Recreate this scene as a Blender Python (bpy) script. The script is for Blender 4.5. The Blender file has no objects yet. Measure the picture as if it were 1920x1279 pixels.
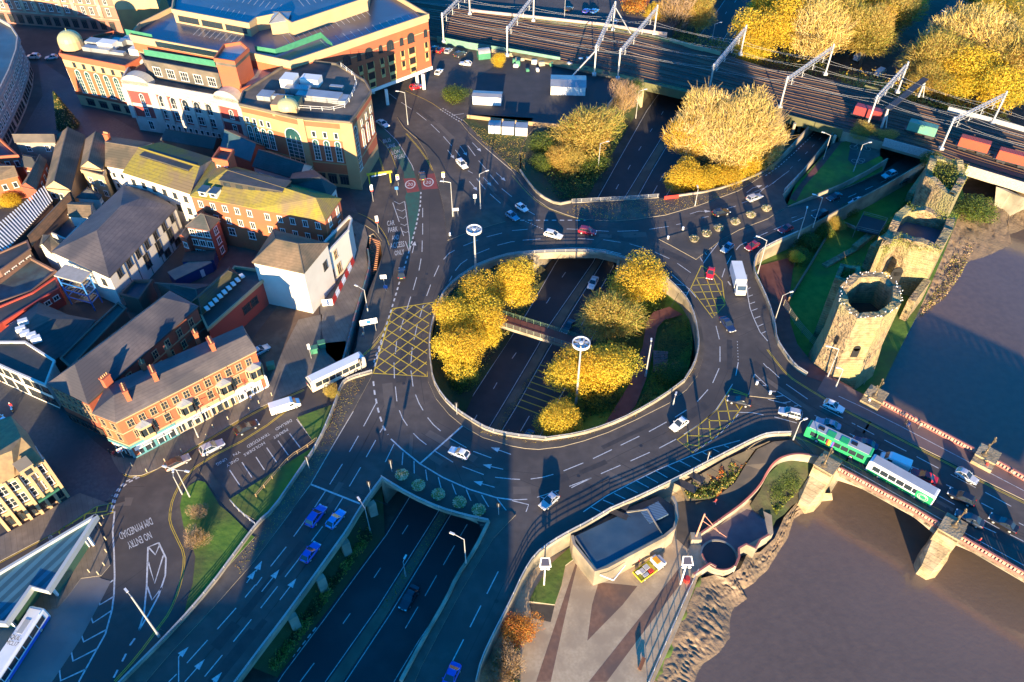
import bpy, bmesh, math, random
from math import sin, cos, pi, radians, hypot, atan2
from mathutils import Vector, Matrix, noise
from mathutils.geometry import tessellate_polygon
random.seed(11)
SC = bpy.context.scene
COL = SC.collection
# ---------------------------------------------------------------- camera, world, sun
FPX, HC, PIT = 1493.0, 120.0, radians(45)
cd = bpy.data.cameras.new('camera'); cam = bpy.data.objects.new('camera', cd); COL.objects.link(cam)
cam.location = (0, 0, HC); cam.rotation_euler = (pi/2 - PIT, 0, 0)
cd.sensor_width = 36; cd.lens = 36*FPX/1920; cd.clip_start = 1; cd.clip_end = 5000
SC.camera = cam
SUN_EL, SUN_AZ = radians(9.0), radians(3.0)       # light travels towards +Y, a little to +X
wd = bpy.data.worlds.new('World'); SC.world = wd; wd.use_nodes = True
nt = wd.node_tree; nt.nodes.clear()
sky = nt.nodes.new('ShaderNodeTexSky'); sky.sky_type = 'NISHITA'; sky.sun_disc = False
sky.sun_elevation = radians(9); sky.sun_rotation = pi + SUN_AZ
sky.air_density = 1.0; sky.dust_density = 0.3; sky.ozone_density = 5.0
bg = nt.nodes.new('ShaderNodeBackground'); bg.inputs[1].default_value = 0.145
wo = nt.nodes.new('ShaderNodeOutputWorld')
hs = nt.nodes.new('ShaderNodeHueSaturation'); hs.inputs['Saturation'].default_value = 1.2
tn_ = nt.nodes.new('ShaderNodeMix'); tn_.data_type = 'RGBA'; tn_.blend_type = 'MULTIPLY'; tn_.inputs[0].default_value = 1; tn_.inputs[7].default_value = (.60, .98, 1.08, 1)
nt.links.new(sky.outputs[0], hs.inputs['Color']); nt.links.new(hs.outputs[0], tn_.inputs[6]); nt.links.new(tn_.outputs[2], bg.inputs[0]); nt.links.new(bg.outputs[0], wo.inputs[0])
sl = bpy.data.lights.new('sun', 'SUN'); sl.energy = 5.0; sl.angle = radians(0.5); sl.color = (1.0, 0.75, 0.44)
so = bpy.data.objects.new('sun', sl); COL.objects.link(so)
sdir = Vector((sin(SUN_AZ)*cos(SUN_EL), cos(SUN_AZ)*cos(SUN_EL), -sin(SUN_EL)))
so.rotation_euler = sdir.to_track_quat('-Z', 'Y').to_euler()
SC.view_settings.view_transform = 'Standard'; SC.view_settings.look = 'None'
SC.view_settings.exposure = 1.78; SC.view_settings.gamma = 1
SC.cycles.max_bounces = 5; SC.cycles.use_denoising = True
# ---------------------------------------------------------------- helpers
SP, CP = sin(PIT), cos(PIT)
def G(u, v, z=0.0):
    """point of the place that a photo pixel shows, on the level z"""
    a = (u-960)/FPX; b = (639.5-v)/FPX
    t = (z-HC)/(-SP+b*CP)
    return Vector((a*t, (CP+b*SP)*t, z))
def T(ox, oy, *f):
    """coordinates read in a 4x enlarged tile -> photo pixels"""
    return [(ox+f[i]/4, oy+f[i+1]/4) for i in range(0, len(f), 2)]
def GP(pts, z=0.0): return [G(p[0], p[1], p[2] if len(p) > 2 else z) for p in pts]
def dens(pts, step):
    o = [pts[0]]
    for a, b in zip(pts, pts[1:]):
        n = max(1, int((b-a).length/step))
        for i in range(1, n+1): o.append(a.lerp(b, i/n))
    return o
def smooth(pts, it=2):
    for _ in range(it):
        o = [pts[0]]
        for a, b in zip(pts, pts[1:]): o += [a.lerp(b, .25), a.lerp(b, .75)]
        o.append(pts[-1]); pts = o
    return pts
def area2(ps): return sum(a.x*b.y-b.x*a.y for a, b in zip(ps, ps[1:]+ps[:1]))
class MB:
    def __init__(s): s.v = []; s.f = []; s.m = []
    def face(s, pts, m=0):
        n = len(s.v); s.v += [tuple(p) for p in pts]; s.f.append(tuple(range(n, n+len(pts)))); s.m.append(m)
    def box(s, c, d, rz=0, m=0, top=None, mt=None):
        cx, cy, cz = c; dx, dy, dz = d[0]/2, d[1]/2, d[2]/2; k = top or 1
        cs, sn = cos(rz), sin(rz); P = []
        for z, q in ((-dz, 1), (dz, k)):
            for x, y in ((-dx, -dy), (dx, -dy), (dx, dy), (-dx, dy)):
                x *= q; y *= q; P.append((cx+x*cs-y*sn, cy+x*sn+y*cs, cz+z))
        for i, ix in enumerate(((0, 3, 2, 1), (4, 5, 6, 7), (0, 1, 5, 4), (1, 2, 6, 5), (2, 3, 7, 6), (3, 0, 4, 7))):
            s.face([P[j] for j in ix], m if i != 1 or mt is None else mt)
    def bar(s, a, b, w, h=None, m=0):
        a, b = Vector(a), Vector(b); h = h or w; d = b-a
        if d.length < 1e-6: return
        d.normalize(); up = Vector((0, 0, 1)) if abs(d.z) < .95 else Vector((1, 0, 0))
        r = d.cross(up).normalized()*w/2; u = r.cross(d).normalized()*h/2
        A = [a-r-u, a+r-u, a+r+u, a-r+u]; Bq = [b-r-u, b+r-u, b+r+u, b-r+u]
        s.face(A, m); s.face(Bq[::-1], m)
        for i in range(4): s.face([A[i], Bq[i], Bq[(i+1) % 4], A[(i+1) % 4]], m)
    def tube(s, a, b, r0, r1=None, n=8, m=0, caps=True):
        a, b = Vector(a), Vector(b); r1 = r0 if r1 is None else r1; d = (b-a)
        if d.length < 1e-6: return
        d.normalize(); up = Vector((0, 0, 1)) if abs(d.z) < .95 else Vector((1, 0, 0))
        x = d.cross(up).normalized(); y = d.cross(x)
        R = [x*cos(2*pi*i/n)+y*sin(2*pi*i/n) for i in range(n)]
        for i in range(n):
            j = (i+1) % n; s.face([a+R[j]*r0, a+R[i]*r0, b+R[i]*r1, b+R[j]*r1], m)
        if caps: s.face([a+q*r0 for q in R], m); s.face([b+q*r1 for q in R[::-1]], m)
    def cyl(s, c, r, h, n=16, m=0, r1=None, mt=None):
        s.lathe(c, [(r, 0), (r if r1 is None else r1, h)], n, m); p = [Vector((c[0]+(r1 if r1 is not None else r)*cos(2*pi*i/n), c[1]+(r1 if r1 is not None else r)*sin(2*pi*i/n), c[2]+h)) for i in range(n)]
        s.face(p, m if mt is None else mt)
    def lathe(s, c, prof, n=16, m=0):
        for (r0, z0), (r1, z1) in zip(prof, prof[1:]):
            for i in range(n):
                a, b = 2*pi*i/n, 2*pi*(i+1)/n
                q = [(c[0]+r0*cos(a), c[1]+r0*sin(a), c[2]+z0), (c[0]+r0*cos(b), c[1]+r0*sin(b), c[2]+z0),
                     (c[0]+r1*cos(b), c[1]+r1*sin(b), c[2]+z1), (c[0]+r1*cos(a), c[1]+r1*sin(a), c[2]+z1)]
                if r1 < 1e-5: q = q[:3]
                elif r0 < 1e-5: q = [q[0], q[2], q[3]]
                s.face(q, m)
    def poly(s, loops, m=0, flip=False):
        """filled polygon, the first loop the outline, the others its holes"""
        loops = [list(l) for l in loops]; flat = [p for l in loops for p in l]
        n = len(s.v); s.v += [tuple(p) for p in flat]
        for t in tessellate_polygon([[Vector((p.x, p.y, 0)) for p in l] for l in loops]):
            a, b, c = (flat[i] for i in t)
            if ((b.x-a.x)*(c.y-a.y)-(b.y-a.y)*(c.x-a.x) < 0) != flip: t = t[::-1]
            s.f.append(tuple(n+i for i in t)); s.m.append(m)
    def prism(s, ps, z0, z1=None, m=0, mt=None, bottom=False, holes=()):
        """ps at its own heights (or z1); walls down to z0"""
        if z1 is not None: ps = [Vector((p.x, p.y, z1)) for p in ps]
        s.poly([ps]+[list(h) for h in holes], m if mt is None else mt)
        for l in [ps]+[list(h) for h in holes]:
            s.skirt(l, z0, m)
        if bottom: s.poly([[Vector((p.x, p.y, z0)) for p in ps]], m, True)
    def skirt(s, l, z0, m=0, close=True, skip=()):
        n = len(l)
        for i in range(n if close else n-1):
            a, b = l[i], l[(i+1) % n]; z = z0[i] if isinstance(z0, (list, tuple)) else z0
            s.face([Vector((a.x, a.y, z)), Vector((b.x, b.y, z)), b, a], m)
    def strip(s, pts, w, dz=0, m=0, dash=None):
        """flat ribbon on the ground"""
        pts = [Vector((p.x, p.y, p.z+dz)) for p in pts]; seg = []
        if dash:
            on, off = dash; cur = [pts[0]]; left = on; draw = True
            for a, b in zip(pts, pts[1:]):
                L = (b-a).length; pos = 0
                if L < 1e-6: continue
                while L-pos > left:
                    pos += left; q = a.lerp(b, pos/L)
                    if draw: cur.append(q); seg.append(cur)
                    draw = not draw; left = on if draw else off; cur = [q]
                left -= L-pos
                if draw: cur.append(b)
            if draw and len(cur) > 1: seg.append(cur)
        else: seg = [pts]
        for P in seg:
            k = len(P)
            if k < 2: continue
            Lf = []
            for i in range(k):
                d = (P[min(i+1, k-1)]-P[max(i-1, 0)]); d = Vector((-d.y, d.x, 0))
                if d.length < 1e-6: d = Vector((1, 0, 0))
                Lf.append(d.normalized()*w/2)
            for i in range(k-1): s.face([P[i]-Lf[i], P[i+1]-Lf[i+1], P[i+1]+Lf[i+1], P[i]+Lf[i]], m)
    def wall(s, pts, z0, z1, w, m=0, mt=None, rel=False):
        """solid wall along a line; rel: heights above each point's own z"""
        k = len(pts); Lf = []
        for i in range(k):
            d = (pts[min(i+1, k-1)]-pts[max(i-1, 0)]); d = Vector((-d.y, d.x, 0)); Lf.append(d.normalized()*w/2)
        V = lambda p, o, z: Vector((p.x+o.x, p.y+o.y, z+(p.z if rel else 0)))
        for i in range(k-1):
            a, b, p, q = pts[i], pts[i+1], Lf[i], Lf[i+1]
            s.face([V(a, p, z1), V(a, -p, z1), V(b, -q, z1), V(b, q, z1)], m if mt is None else mt)
            s.face([V(a, -p, z0), V(b, -q, z0), V(b, -q, z1), V(a, -p, z1)], m)
            s.face([V(b, q, z0), V(a, p, z0), V(a, p, z1), V(b, q, z1)], m)
        for a, p in ((pts[0], Lf[0]), (pts[-1], -Lf[-1])): s.face([V(a, p, z0), V(a, -p, z0), V(a, -p, z1), V(a, p, z1)], m)
    def mesh(s, name, mats, off=None, sm=False):
        me = bpy.data.meshes.new(name); v = s.v
        if off is not None: ox, oy, oz = off; v = [(a-ox, b-oy, c-oz) for a, b, c in v]
        me.from_pydata(v, [], s.f); 
        for m in mats: me.materials.append(m)
        if len(mats) > 1: me.polygons.foreach_set('material_index', s.m)
        if sm: me.polygons.foreach_set('use_smooth', [True]*len(me.polygons))
        me.update(); return me
def tag(o, label=None, cat=None, group=None, kind=None):
    if label: o['label'] = label
    if cat: o['category'] = cat
    if group: o['group'] = group
    if kind: o['kind'] = kind
    return o
def link(name, me, parent=None, loc=(0, 0, 0)):
    o = bpy.data.objects.new(name, me); COL.objects.link(o); o.location = loc
    if parent: o.parent = parent
    return o
def thing(name, label, cat, loc=(0, 0, 0), rz=0, group=None):
    o = bpy.data.objects.new(name, None); COL.objects.link(o); o.empty_display_size = .3
    o.location = loc; o.rotation_euler = (0, 0, rz); return tag(o, label, cat, group)
def part(name, mb, mats, parent, label=None, sm=False):
    """mb in world coordinates; parent unrotated"""
    if not isinstance(mats, (list, tuple)): mats = [mats]
    p = parent; off = Vector(p.location)
    while p.parent: p = p.parent; off += Vector(p.location)
    o = link(name, mb.mesh(name, mats, off, sm), parent)
    if label: o['label'] = label
    return o
def lpart(name, mb, mats, parent, sm=False):
    if not isinstance(mats, (list, tuple)): mats = [mats]
    return link(name, mb.mesh(name, mats, None, sm), parent)
def single(name, mb, mats, label, cat, group=None, sm=False):
    if not isinstance(mats, (list, tuple)): mats = [mats]
    xs = [v[0] for v in mb.v]; ys = [v[1] for v in mb.v]; zs = [v[2] for v in mb.v]
    off = Vector(((min(xs)+max(xs))/2, (min(ys)+max(ys))/2, min(zs)))
    o = link(name, mb.mesh(name, mats, off, sm), None, off); return tag(o, label, cat, group)
def struct(name, mb, mats, kind='structure', parent=None, sm=False):
    if not isinstance(mats, (list, tuple)): mats = [mats]
    o = link(name, mb.mesh(name, mats, None, sm), parent)
    if parent is None: tag(o, kind=kind)
    return o
def copy_tree(src, parent=None):
    c = src.copy(); COL.objects.link(c)
    if parent: c.parent = parent
    for ch in src.children: copy_tree(ch, c)
    return c
# ---------------------------------------------------------------- materials
MC = {}
def mat(name, c1, c2=None, rough=.8, metal=0, scale=1.0, detail=5, bump=0, c3=None, s3=.05, spec=None, lines=None, fac=(.35, .65), coat=0, trans=0):
    if name in MC: return MC[name]
    m = bpy.data.materials.new(name); m.use_nodes = True; N = m.node_tree.nodes; L = m.node_tree.links
    b = N['Principled BSDF']; b.inputs['Roughness'].default_value = rough; b.inputs['Metallic'].default_value = metal
    if spec is not None: b.inputs['Specular IOR Level'].default_value = spec
    if coat: b.inputs['Coat Weight'].default_value = coat; b.inputs['Coat Roughness'].default_value = .05
    b.inputs['Base Color'].default_value = (*c1, 1)
    geo = N.new('ShaderNodeNewGeometry'); src = None
    if c2:
        n = N.new('ShaderNodeTexNoise'); n.inputs['Scale'].default_value = scale; n.inputs['Detail'].default_value = detail
        L.new(geo.outputs['Position'], n.inputs['Vector'])
        r = N.new('ShaderNodeMapRange'); r.inputs[1].default_value = fac[0]; r.inputs[2].default_value = fac[1]
        L.new(n.outputs[0], r.inputs[0])
        mx = N.new('ShaderNodeMix'); mx.data_type = 'RGBA'; mx.inputs[6].default_value = (*c1, 1); mx.inputs[7].default_value = (*c2, 1)
        L.new(r.outputs[0], mx.inputs[0]); src = mx.outputs[2]
        if c3:
            n3 = N.new('ShaderNodeTexNoise'); n3.inputs['Scale'].default_value = s3; n3.inputs['Detail'].default_value = 6
            L.new(geo.outputs['Position'], n3.inputs['Vector'])
            r3 = N.new('ShaderNodeMapRange'); r3.inputs[1].default_value = .42; r3.inputs[2].default_value = .62
            L.new(n3.outputs[0], r3.inputs[0])
            m3 = N.new('ShaderNodeMix'); m3.data_type = 'RGBA'; L.new(r3.outputs[0], m3.inputs[0]); L.new(src, m3.inputs[6]); m3.inputs[7].default_value = (*c3, 1); src = m3.outputs[2]
    if lines:
        ang, per, dark, wd = lines          # courses: stripes across a direction (or 'z')
        sx = N.new('ShaderNodeSeparateXYZ'); L.new(geo.outputs['Position'], sx.inputs[0])
        if ang == 'z': val = sx.outputs[2]
        else:
            a = N.new('ShaderNodeVectorMath'); a.operation = 'DOT_PRODUCT'; L.new(geo.outputs['Position'], a.inputs[0]); a.inputs[1].default_value = (cos(ang), sin(ang), 0); val = a.outputs['Value']
        d = N.new('ShaderNodeMath'); d.operation = 'DIVIDE'; L.new(val, d.inputs[0]); d.inputs[1].default_value = per
        f = N.new('ShaderNodeMath'); f.operation = 'FRACT'; L.new(d.outputs[0], f.inputs[0])
        g = N.new('ShaderNodeMath'); g.operation = 'LESS_THAN'; L.new(f.outputs[0], g.inputs[0]); g.inputs[1].default_value = wd
        ml = N.new('ShaderNodeMix'); ml.data_type = 'RGBA'; ml.blend_type = 'MULTIPLY'
        L.new(g.outputs[0], ml.inputs[0])
        if src: L.new(src, ml.inputs[6])
        else: ml.inputs[6].default_value = (*c1, 1)
        ml.inputs[7].default_value = (dark, dark, dark, 1); src = ml.outputs[2]
    if src: L.new(src, b.inputs['Base Color'])
    if bump:
        n2 = N.new('ShaderNodeTexNoise'); n2.inputs['Scale'].default_value = scale*2; n2.inputs['Detail'].default_value = 6
        L.new(geo.outputs['Position'], n2.inputs['Vector'])
        bp = N.new('ShaderNodeBump'); bp.inputs['Strength'].default_value = 1; bp.inputs['Distance'].default_value = bump
        L.new(n2.outputs[0], bp.inputs['Height']); L.new(bp.outputs[0], b.inputs['Normal'])
    if trans:
        tr = N.new('ShaderNodeBsdfTranslucent'); mm = N.new('ShaderNodeMixShader'); mm.inputs[0].default_value = trans
        if src: L.new(src, tr.inputs[0])
        else: tr.inputs[0].default_value = (*c1, 1)
        L.new(b.outputs[0], mm.inputs[1]); L.new(tr.outputs[0], mm.inputs[2]); L.new(mm.outputs[0], N['Material Output'].inputs[0])
    MC[name] = m; return m
asphalt = mat('asphalt', (.078, .064, .054), (.108, .088, .074), .85, scale=.5, detail=9, c3=(.058, .049, .044), s3=.07, bump=.01)
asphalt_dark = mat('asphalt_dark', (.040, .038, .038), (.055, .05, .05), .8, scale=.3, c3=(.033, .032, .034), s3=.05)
tarpath = mat('tar_path', (.09, .072, .055), (.13, .105, .08), .9, scale=.5, c3=(.06, .055, .05), s3=.12)
paving = mat('paving', (.18, .145, .11), (.235, .19, .145), .85, scale=.8, c3=(.13, .108, .088), s3=.15, lines=(.5, .9, .75, .08))
cobble = mat('cobble', (.06, .055, .055), (.09, .085, .08), .6, scale=1.6, c3=(.045, .045, .05), s3=.1, bump=.02)
redpath = mat('red_path', (.13, .045, .035), (.17, .065, .05), .85, scale=.6)
redtar = mat('red_tar', (.26, .055, .045), (.2, .05, .045), .8, scale=1)
greentar = mat('green_tar', (.03, .12, .085), (.04, .09, .07), .8, scale=.6)
kerb = mat('kerb_stone', (.26, .23, .18), (.33, .29, .22), .85, scale=1)
wht = mat('white_marking', (.60, .59, .56), (.30, .29, .28), .7, scale=2.2, fac=(.45, .75))
yel = mat('yellow_marking', (.72, .50, .04), (.55, .37, .03), .7, scale=1.2)
conc = mat('concrete', (.32, .27, .20), (.42, .36, .27), .85, scale=.5, c3=(.2, .18, .13), s3=.2)
conc_w = mat('wall_concrete', (.30, .24, .17), (.40, .33, .23), .85, scale=.4, c3=(.17, .15, .11), s3=.15)
stone = mat('stone', (.36, .27, .15), (.24, .18, .10), .9, scale=1.3, c3=(.42, .33, .2), s3=.3, bump=.12, lines=('z', .55, .72, .16))
stone_g = mat('grey_stone', (.26, .25, .24), (.34, .32, .29), .85, scale=.5, lines=('z', .6, .8, .08))
grass = mat('grass', (.075, .17, .016), (.13, .23, .025), .95, scale=.5, c3=(.09, .12, .025), s3=.12, bump=.08)
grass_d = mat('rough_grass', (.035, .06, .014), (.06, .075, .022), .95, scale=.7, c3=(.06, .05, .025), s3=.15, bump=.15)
mud = mat('mud', (.26, .18, .105), (.17, .12, .07), .55, scale=.8, detail=8, c3=(.20, .145, .085), s3=.2, bump=.16)
soil = mat('soil', (.07, .055, .04), (.11, .085, .06), .95, scale=.6, c3=(.05, .045, .03), s3=.1)
ballast = mat('ballast', (.10, .075, .06), (.06, .048, .042), .95, scale=.8, c3=(.12, .095, .06), s3=.12)
steel = mat('galvanised', (.55, .55, .53), rough=.45, metal=.4)
dsteel = mat('dark_steel', (.05, .05, .055), rough=.5, metal=.3)
rust = mat('rail_rust', (.12, .065, .04), rough=.75)
whitep = mat('white_paint', (.78, .77, .73), (.7, .69, .64), .6, scale=.3)
cream = mat('cream_render', (.46, .33, .18), (.41, .29, .16), .8, scale=.3)
white_r = mat('white_render', (.64, .61, .54), (.55, .52, .46), .85, scale=.25, c3=(.58, .55, .49), s3=.08)
brick_o = mat('orange_brick', (.46, .12, .048), (.39, .10, .042), .85, scale=.6, c3=(.38, .10, .05), s3=.12, lines=('z', .45, .88, .15))
brick_r = mat('red_brick', (.36, .085, .04), (.30, .07, .035), .85, scale=.6, c3=(.25, .07, .045), s3=.15, lines=('z', .45, .85, .15))
brick_d = mat('dark_brick', (.17, .09, .065), (.22, .12, .085), .85, scale=.6, c3=(.13, .08, .06), s3=.15)
red_r = mat('red_render', (.40, .05, .035), (.34, .05, .035), .8, scale=.3)
slate = mat('slate', (.115, .096, .092), (.14, .118, .112), .7, scale=1.2, c3=(.065, .06, .065), s3=.12, lines=('z', .28, .82, .2))
slate_d = mat('dark_slate', (.06, .056, .055), (.085, .078, .072), .7, scale=1, c3=(.04, .05, .045), s3=.15, lines=('z', .3, .8, .2))
tile_b = mat('brown_tile', (.19, .13, .075), (.25, .17, .10), .85, scale=1.5, c3=(.10, .085, .055), s3=.15, lines=('z', .28, .8, .22))
moss = mat('mossy_tile', (.21, .175, .04), (.30, .24, .03), .9, scale=1.4, detail=8, c3=(.20, .145, .075), s3=.18, lines=('z', .3, .75, .22))
felt = mat('roof_felt', (.13, .105, .08), (.18, .145, .11), .85, scale=.4, c3=(.06, .06, .055), s3=.12)
felt_b = mat('blue_roof_felt', (.035, .075, .11), (.06, .10, .13), .45, scale=.3, c3=(.04, .05, .06), s3=.1)
deckm = mat('deck_asphalt_sky_tint', (.035, .075, .14), (.075, .10, .14), .3, scale=.15, c3=(.045, .05, .065), s3=.06)  # blue of the reflected sky is put into the deck colour
glass = mat('window_glass', (.025, .035, .045), rough=.12, spec=.8)
glass_t = mat('teal_glass', (.015, .06, .065), (.03, .09, .09), .12, scale=.3, spec=.8)
frame_w = mat('white_frame', (.72, .70, .65), rough=.5)
frame_d = mat('dark_frame', (.05, .045, .04), rough=.5)
metal_r = mat('metal_roof', (.34, .35, .35), (.26, .27, .28), .4, scale=.3, metal=.2, lines=(1.2, .7, .8, .12))
teal_r = mat('teal_metal_roof', (.09, .22, .26), (.07, .18, .22), .4, scale=.3, metal=.2, lines=(-.5, 1.6, .55, .5))
green_s = mat('green_screen', (.05, .22, .13), (.04, .18, .11), .5, scale=1)
teal_p = mat('teal_paint', (.09, .27, .30), (.08, .23, .26), .6, scale=.4)
yelp = mat('yellow_paint', (.60, .50, .03), rough=.5)
redp = mat('red_paint', (.55, .04, .03), rough=.5)
bluep = mat('blue_paint', (.03, .16, .45), rough=.4)
signw = mat('sign_white', (.85, .85, .83), rough=.4)
bark = mat('bark', (.16, .12, .08), (.10, .075, .05), .95, scale=2)
bark_p = mat('pale_bark', (.42, .30, .13), (.33, .23, .10), .95, scale=2)
tyre = mat('tyre_rubber', (.018, .018, .018), rough=.85)
black = mat('black_trim', (.015, .015, .017), rough=.5)
lampw = mat('head_light', (.75, .75, .72), rough=.15)
lampr = mat('tail_light', (.45, .015, .01), rough=.2)
water = mat('river_water', (.155, .108, .075), (.13, .092, .065), .13, scale=.7, c3=(.175, .128, .096), s3=.012, bump=.022, spec=.6)
# ---------------------------------------------------------------- water, terrain and the levels of the town
TZ, QZ, CZ, WZ = -7.0, -4.5, -4.0, -7.4
mb = MB(); mb.face([(-60, -200, WZ), (1500, -200, WZ), (1500, 1500, WZ), (-60, 1500, WZ)]); struct('river_water', mb, water)
bank = [(1150, 1400), (1225, 1279), (1262, 1199), (1285, 1146), (1310, 1079), (1335, 1068), (1400, 1040), (1440, 1000), (1480, 940), (1537, 900), (1600, 800), (1640, 735), (1690, 640), (1720, 570), (1780, 470), (1835, 410), (1895, 370), (1990, 330), (2300, 210)]
ps = GP(bank, TZ-.05); ps = ps + [Vector((800, 1200, TZ-.05)), Vector((-1500, 1500, TZ-.05)), Vector((-1500, -100, TZ-.05)), Vector((ps[0].x, -100, TZ-.05))]
mb = MB(); mb.prism(ps, WZ-.5); struct('terrain', mb, soil)
QP = [(885, 1400), (885, 1300), (893, 1279), (902, 1241), (925, 1191), (960, 1124), (980, 1079), (1002, 1044), (1035, 1019), (1070, 999), (1100, 984), (1145, 957), (1205, 931), (1270, 899), (1360, 852), (1417, 824), (1440, 816), (1482, 815)]
EP = [(1512, 704), (1490, 690), (1472, 667), (1455, 640), (1452, 610), (1440, 570), (1424, 535), (1414, 515), (1412, 498), (1419, 478), (1440, 463), (1494, 439)]
NP = [(1430, 324), (1390, 342), (1335, 360), (1272, 369), (1180, 375), (1072, 381), (1045, 386), (1015, 370), (995, 350), (975, 318), (975, 290), (985, 262), (1000, 240), (1060, 230), (1137, 207), (1167, 165)]
ring_in = [(960, 480), (1006, 477), (1060, 475), (1120, 475), (1157, 484), (1205, 500), (1240, 518), (1257, 532), (1282, 557), (1297, 582), (1306, 615), (1310, 652), (1302, 685), (1282, 717), (1242, 747), (1185, 780), (1135, 802), (1085, 817), (1022, 826), (960, 820), (917, 810), (890, 795), (855, 772), (830, 747), (812, 715), (807, 677), (805, 640), (812, 600), (826, 560), (850, 530), (892, 503), (925, 490)]
h2L = [(716, 900), (692, 932), (672, 962), (652, 996), (627, 1031), (577, 1101), (550, 1138), (522, 1176), (495, 1211), (440, 1285), (350, 1400)]
h2R = [(752, 1279), (792, 1204), (840, 1121), (855, 1086), (890, 1034), (916, 981)]
h4 = [(684, 446), (700, 438), (713, 455), (717, 480), (706, 510), (692, 545), (676, 600), (668, 650), (655, 690), (640, 690), (652, 640), (668, 580), (684, 530), (692, 500), (688, 470)]
rail = [G(815, 70), G(1150, 140)]; rd = (rail[0]-rail[1]).normalized()
rl = rail[1]+rd*900
outer = GP(QP)+GP([(1505, 838), (1537, 862), (1575, 887), (1655, 757), (1615, 738), (1570, 715), (1545, 702)])+GP(EP)+GP([(1477, 388), (1468, 366)])+GP(NP)+[rail[1], Vector((rl.x, rl.y, 0)), Vector((rl.x-200, -20, 0)), Vector((G(885, 1400).x, -20, 0))]
H1 = GP(ring_in)
H2 = GP(h2L)+[Vector((G(350, 1400).x, 5, 0)), Vector((G(700, 1400).x, 5, 0))]+GP(h2R)
H4 = GP(h4)
mb = MB(); mb.poly([outer, H1, H2, H4]); ground = struct('road', mb, asphalt)
mb = MB()
n = len(outer); q = len(QP); e0 = q+7
dep = [-9.5]*n
for i in range(e0+len(EP)+2, e0+len(EP)+2+6): dep[i] = -1.5
mb.skirt(outer, dep)
d1 = [-7.5]*len(H1)
for i in (31, 0, 1, 2, 3): d1[i] = -1.5
for i in (18, 19, 20, 21): d1[i] = -1.5
mb.skirt(H1, d1)
d2 = [-7.5]*len(H2); d2[-1] = -1.6
for i in range(0, 10): d2[i] = -1.3
mb.skirt(H2, d2)
mb.skirt(H4, -3.2)
struct('retaining_walls', mb, conc_w)
# tunnel walls and recessed wall behind the flyover columns
mb = MB()
for a, b in (((716, 902), (832, 762)), ((919, 986), (1012, 832)), ((1003, 481), (1083, 385)), ((1160, 488), (1275, 374))):
    mb.wall([G(*a, 0), G(*b, 0)], TZ, -.15, .6)
L = GP(h2L); off = [Vector((p.x-4.5, p.y+1.5, 0)) for p in L]
mb.wall(off[1:], TZ, -.6, .5)
struct('underpass_walls', mb, conc)
# trench road (main road in the cutting), a long strip below everything
tl = [(440, 1400), (515, 1279), (526, 1262), (602, 1161), (665, 1075), (720, 1001), (800, 872), (870, 760), (930, 668), (985, 585), (1037, 495), (1115, 375), (1160, 295), (1210, 207), (1300, 80), (1357, 0), (1400, -60)]
tr = [(690, 1400), (745, 1279), (790, 1204), (890, 1059), (918, 1008), (985, 880), (1076, 705), (1130, 605), (1180, 495), (1266, 345), (1324, 212), (1390, 90), (1452, 0), (1490, -60)]
mlL = [(540, 1400), (615, 1279), (712, 1141), (822, 966), (960, 737), (1010, 652), (1032, 612), (1115, 492), (1172, 374), (1205, 320), (1270, 215), (1380, 40)]
mlR = [(570, 1400), (642, 1279), (727, 1151), (840, 966), (965, 762), (1022, 660), (1052, 610), (1124, 495), (1190, 374), (1220, 320), (1283, 215), (1390, 40)]
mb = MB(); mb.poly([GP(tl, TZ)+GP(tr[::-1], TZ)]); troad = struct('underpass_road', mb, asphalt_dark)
mb = MB(); mb.prism(GP(mlL, TZ)+GP(mlR[::-1], TZ), TZ, TZ+.14, 0, 1); struct('central_reservation', mb, [kerb, mat('median_soil', (.15, .11, .075), (.20, .15, .10), .95, scale=.8, c3=(.10, .08, .06), s3=.2)])
# castle side platform, quay, far platforms
mb = MB(); mb.prism(GP([(1400, 500), (1494, 436), (1600, 388), (1690, 345), (1800, 335), (1808, 370), (1790, 425), (1768, 480), (1720, 590), (1692, 645), (1645, 742), (1600, 745), (1520, 712), (1430, 600)], CZ), -9.5, None, 0, 1)
struct('castle_green', mb, [stone, grass])
quay = [(880, 1400), (830, 1290), (870, 1150), (950, 1050), (1040, 985), (1270, 905), (1440, 835), (1442, 878), (1424, 915), (1405, 946), (1447, 966), (1450, 1000), (1440, 1009), (1422, 1019), (1414, 1034), (1397, 1025), (1382, 1036), (1382, 1054), (1372, 1069), (1357, 1076), (1340, 1069), (1330, 1061), (1310, 1079), (1285, 1146), (1262, 1199), (1225, 1279), (1160, 1400)]
qp = GP(quay, QZ)
mb = MB(); mb.prism(qp, -9.6, None, 0, 1); struct('quay', mb, [conc_w, mat('quay_paving', (.46, .34, .20), (.54, .41, .25), .9, scale=2.5, c3=(.38, .28, .17), s3=.3)])
mb = MB(); P = GP([(600, -60), (800, 8), (960, 27), (1130, 47), (1200, 62), (1262, 52), (1330, -20), (1345, -60)], 0); mb.prism(P, TZ-.1); struct('far_car_park', mb, asphalt)
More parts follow.
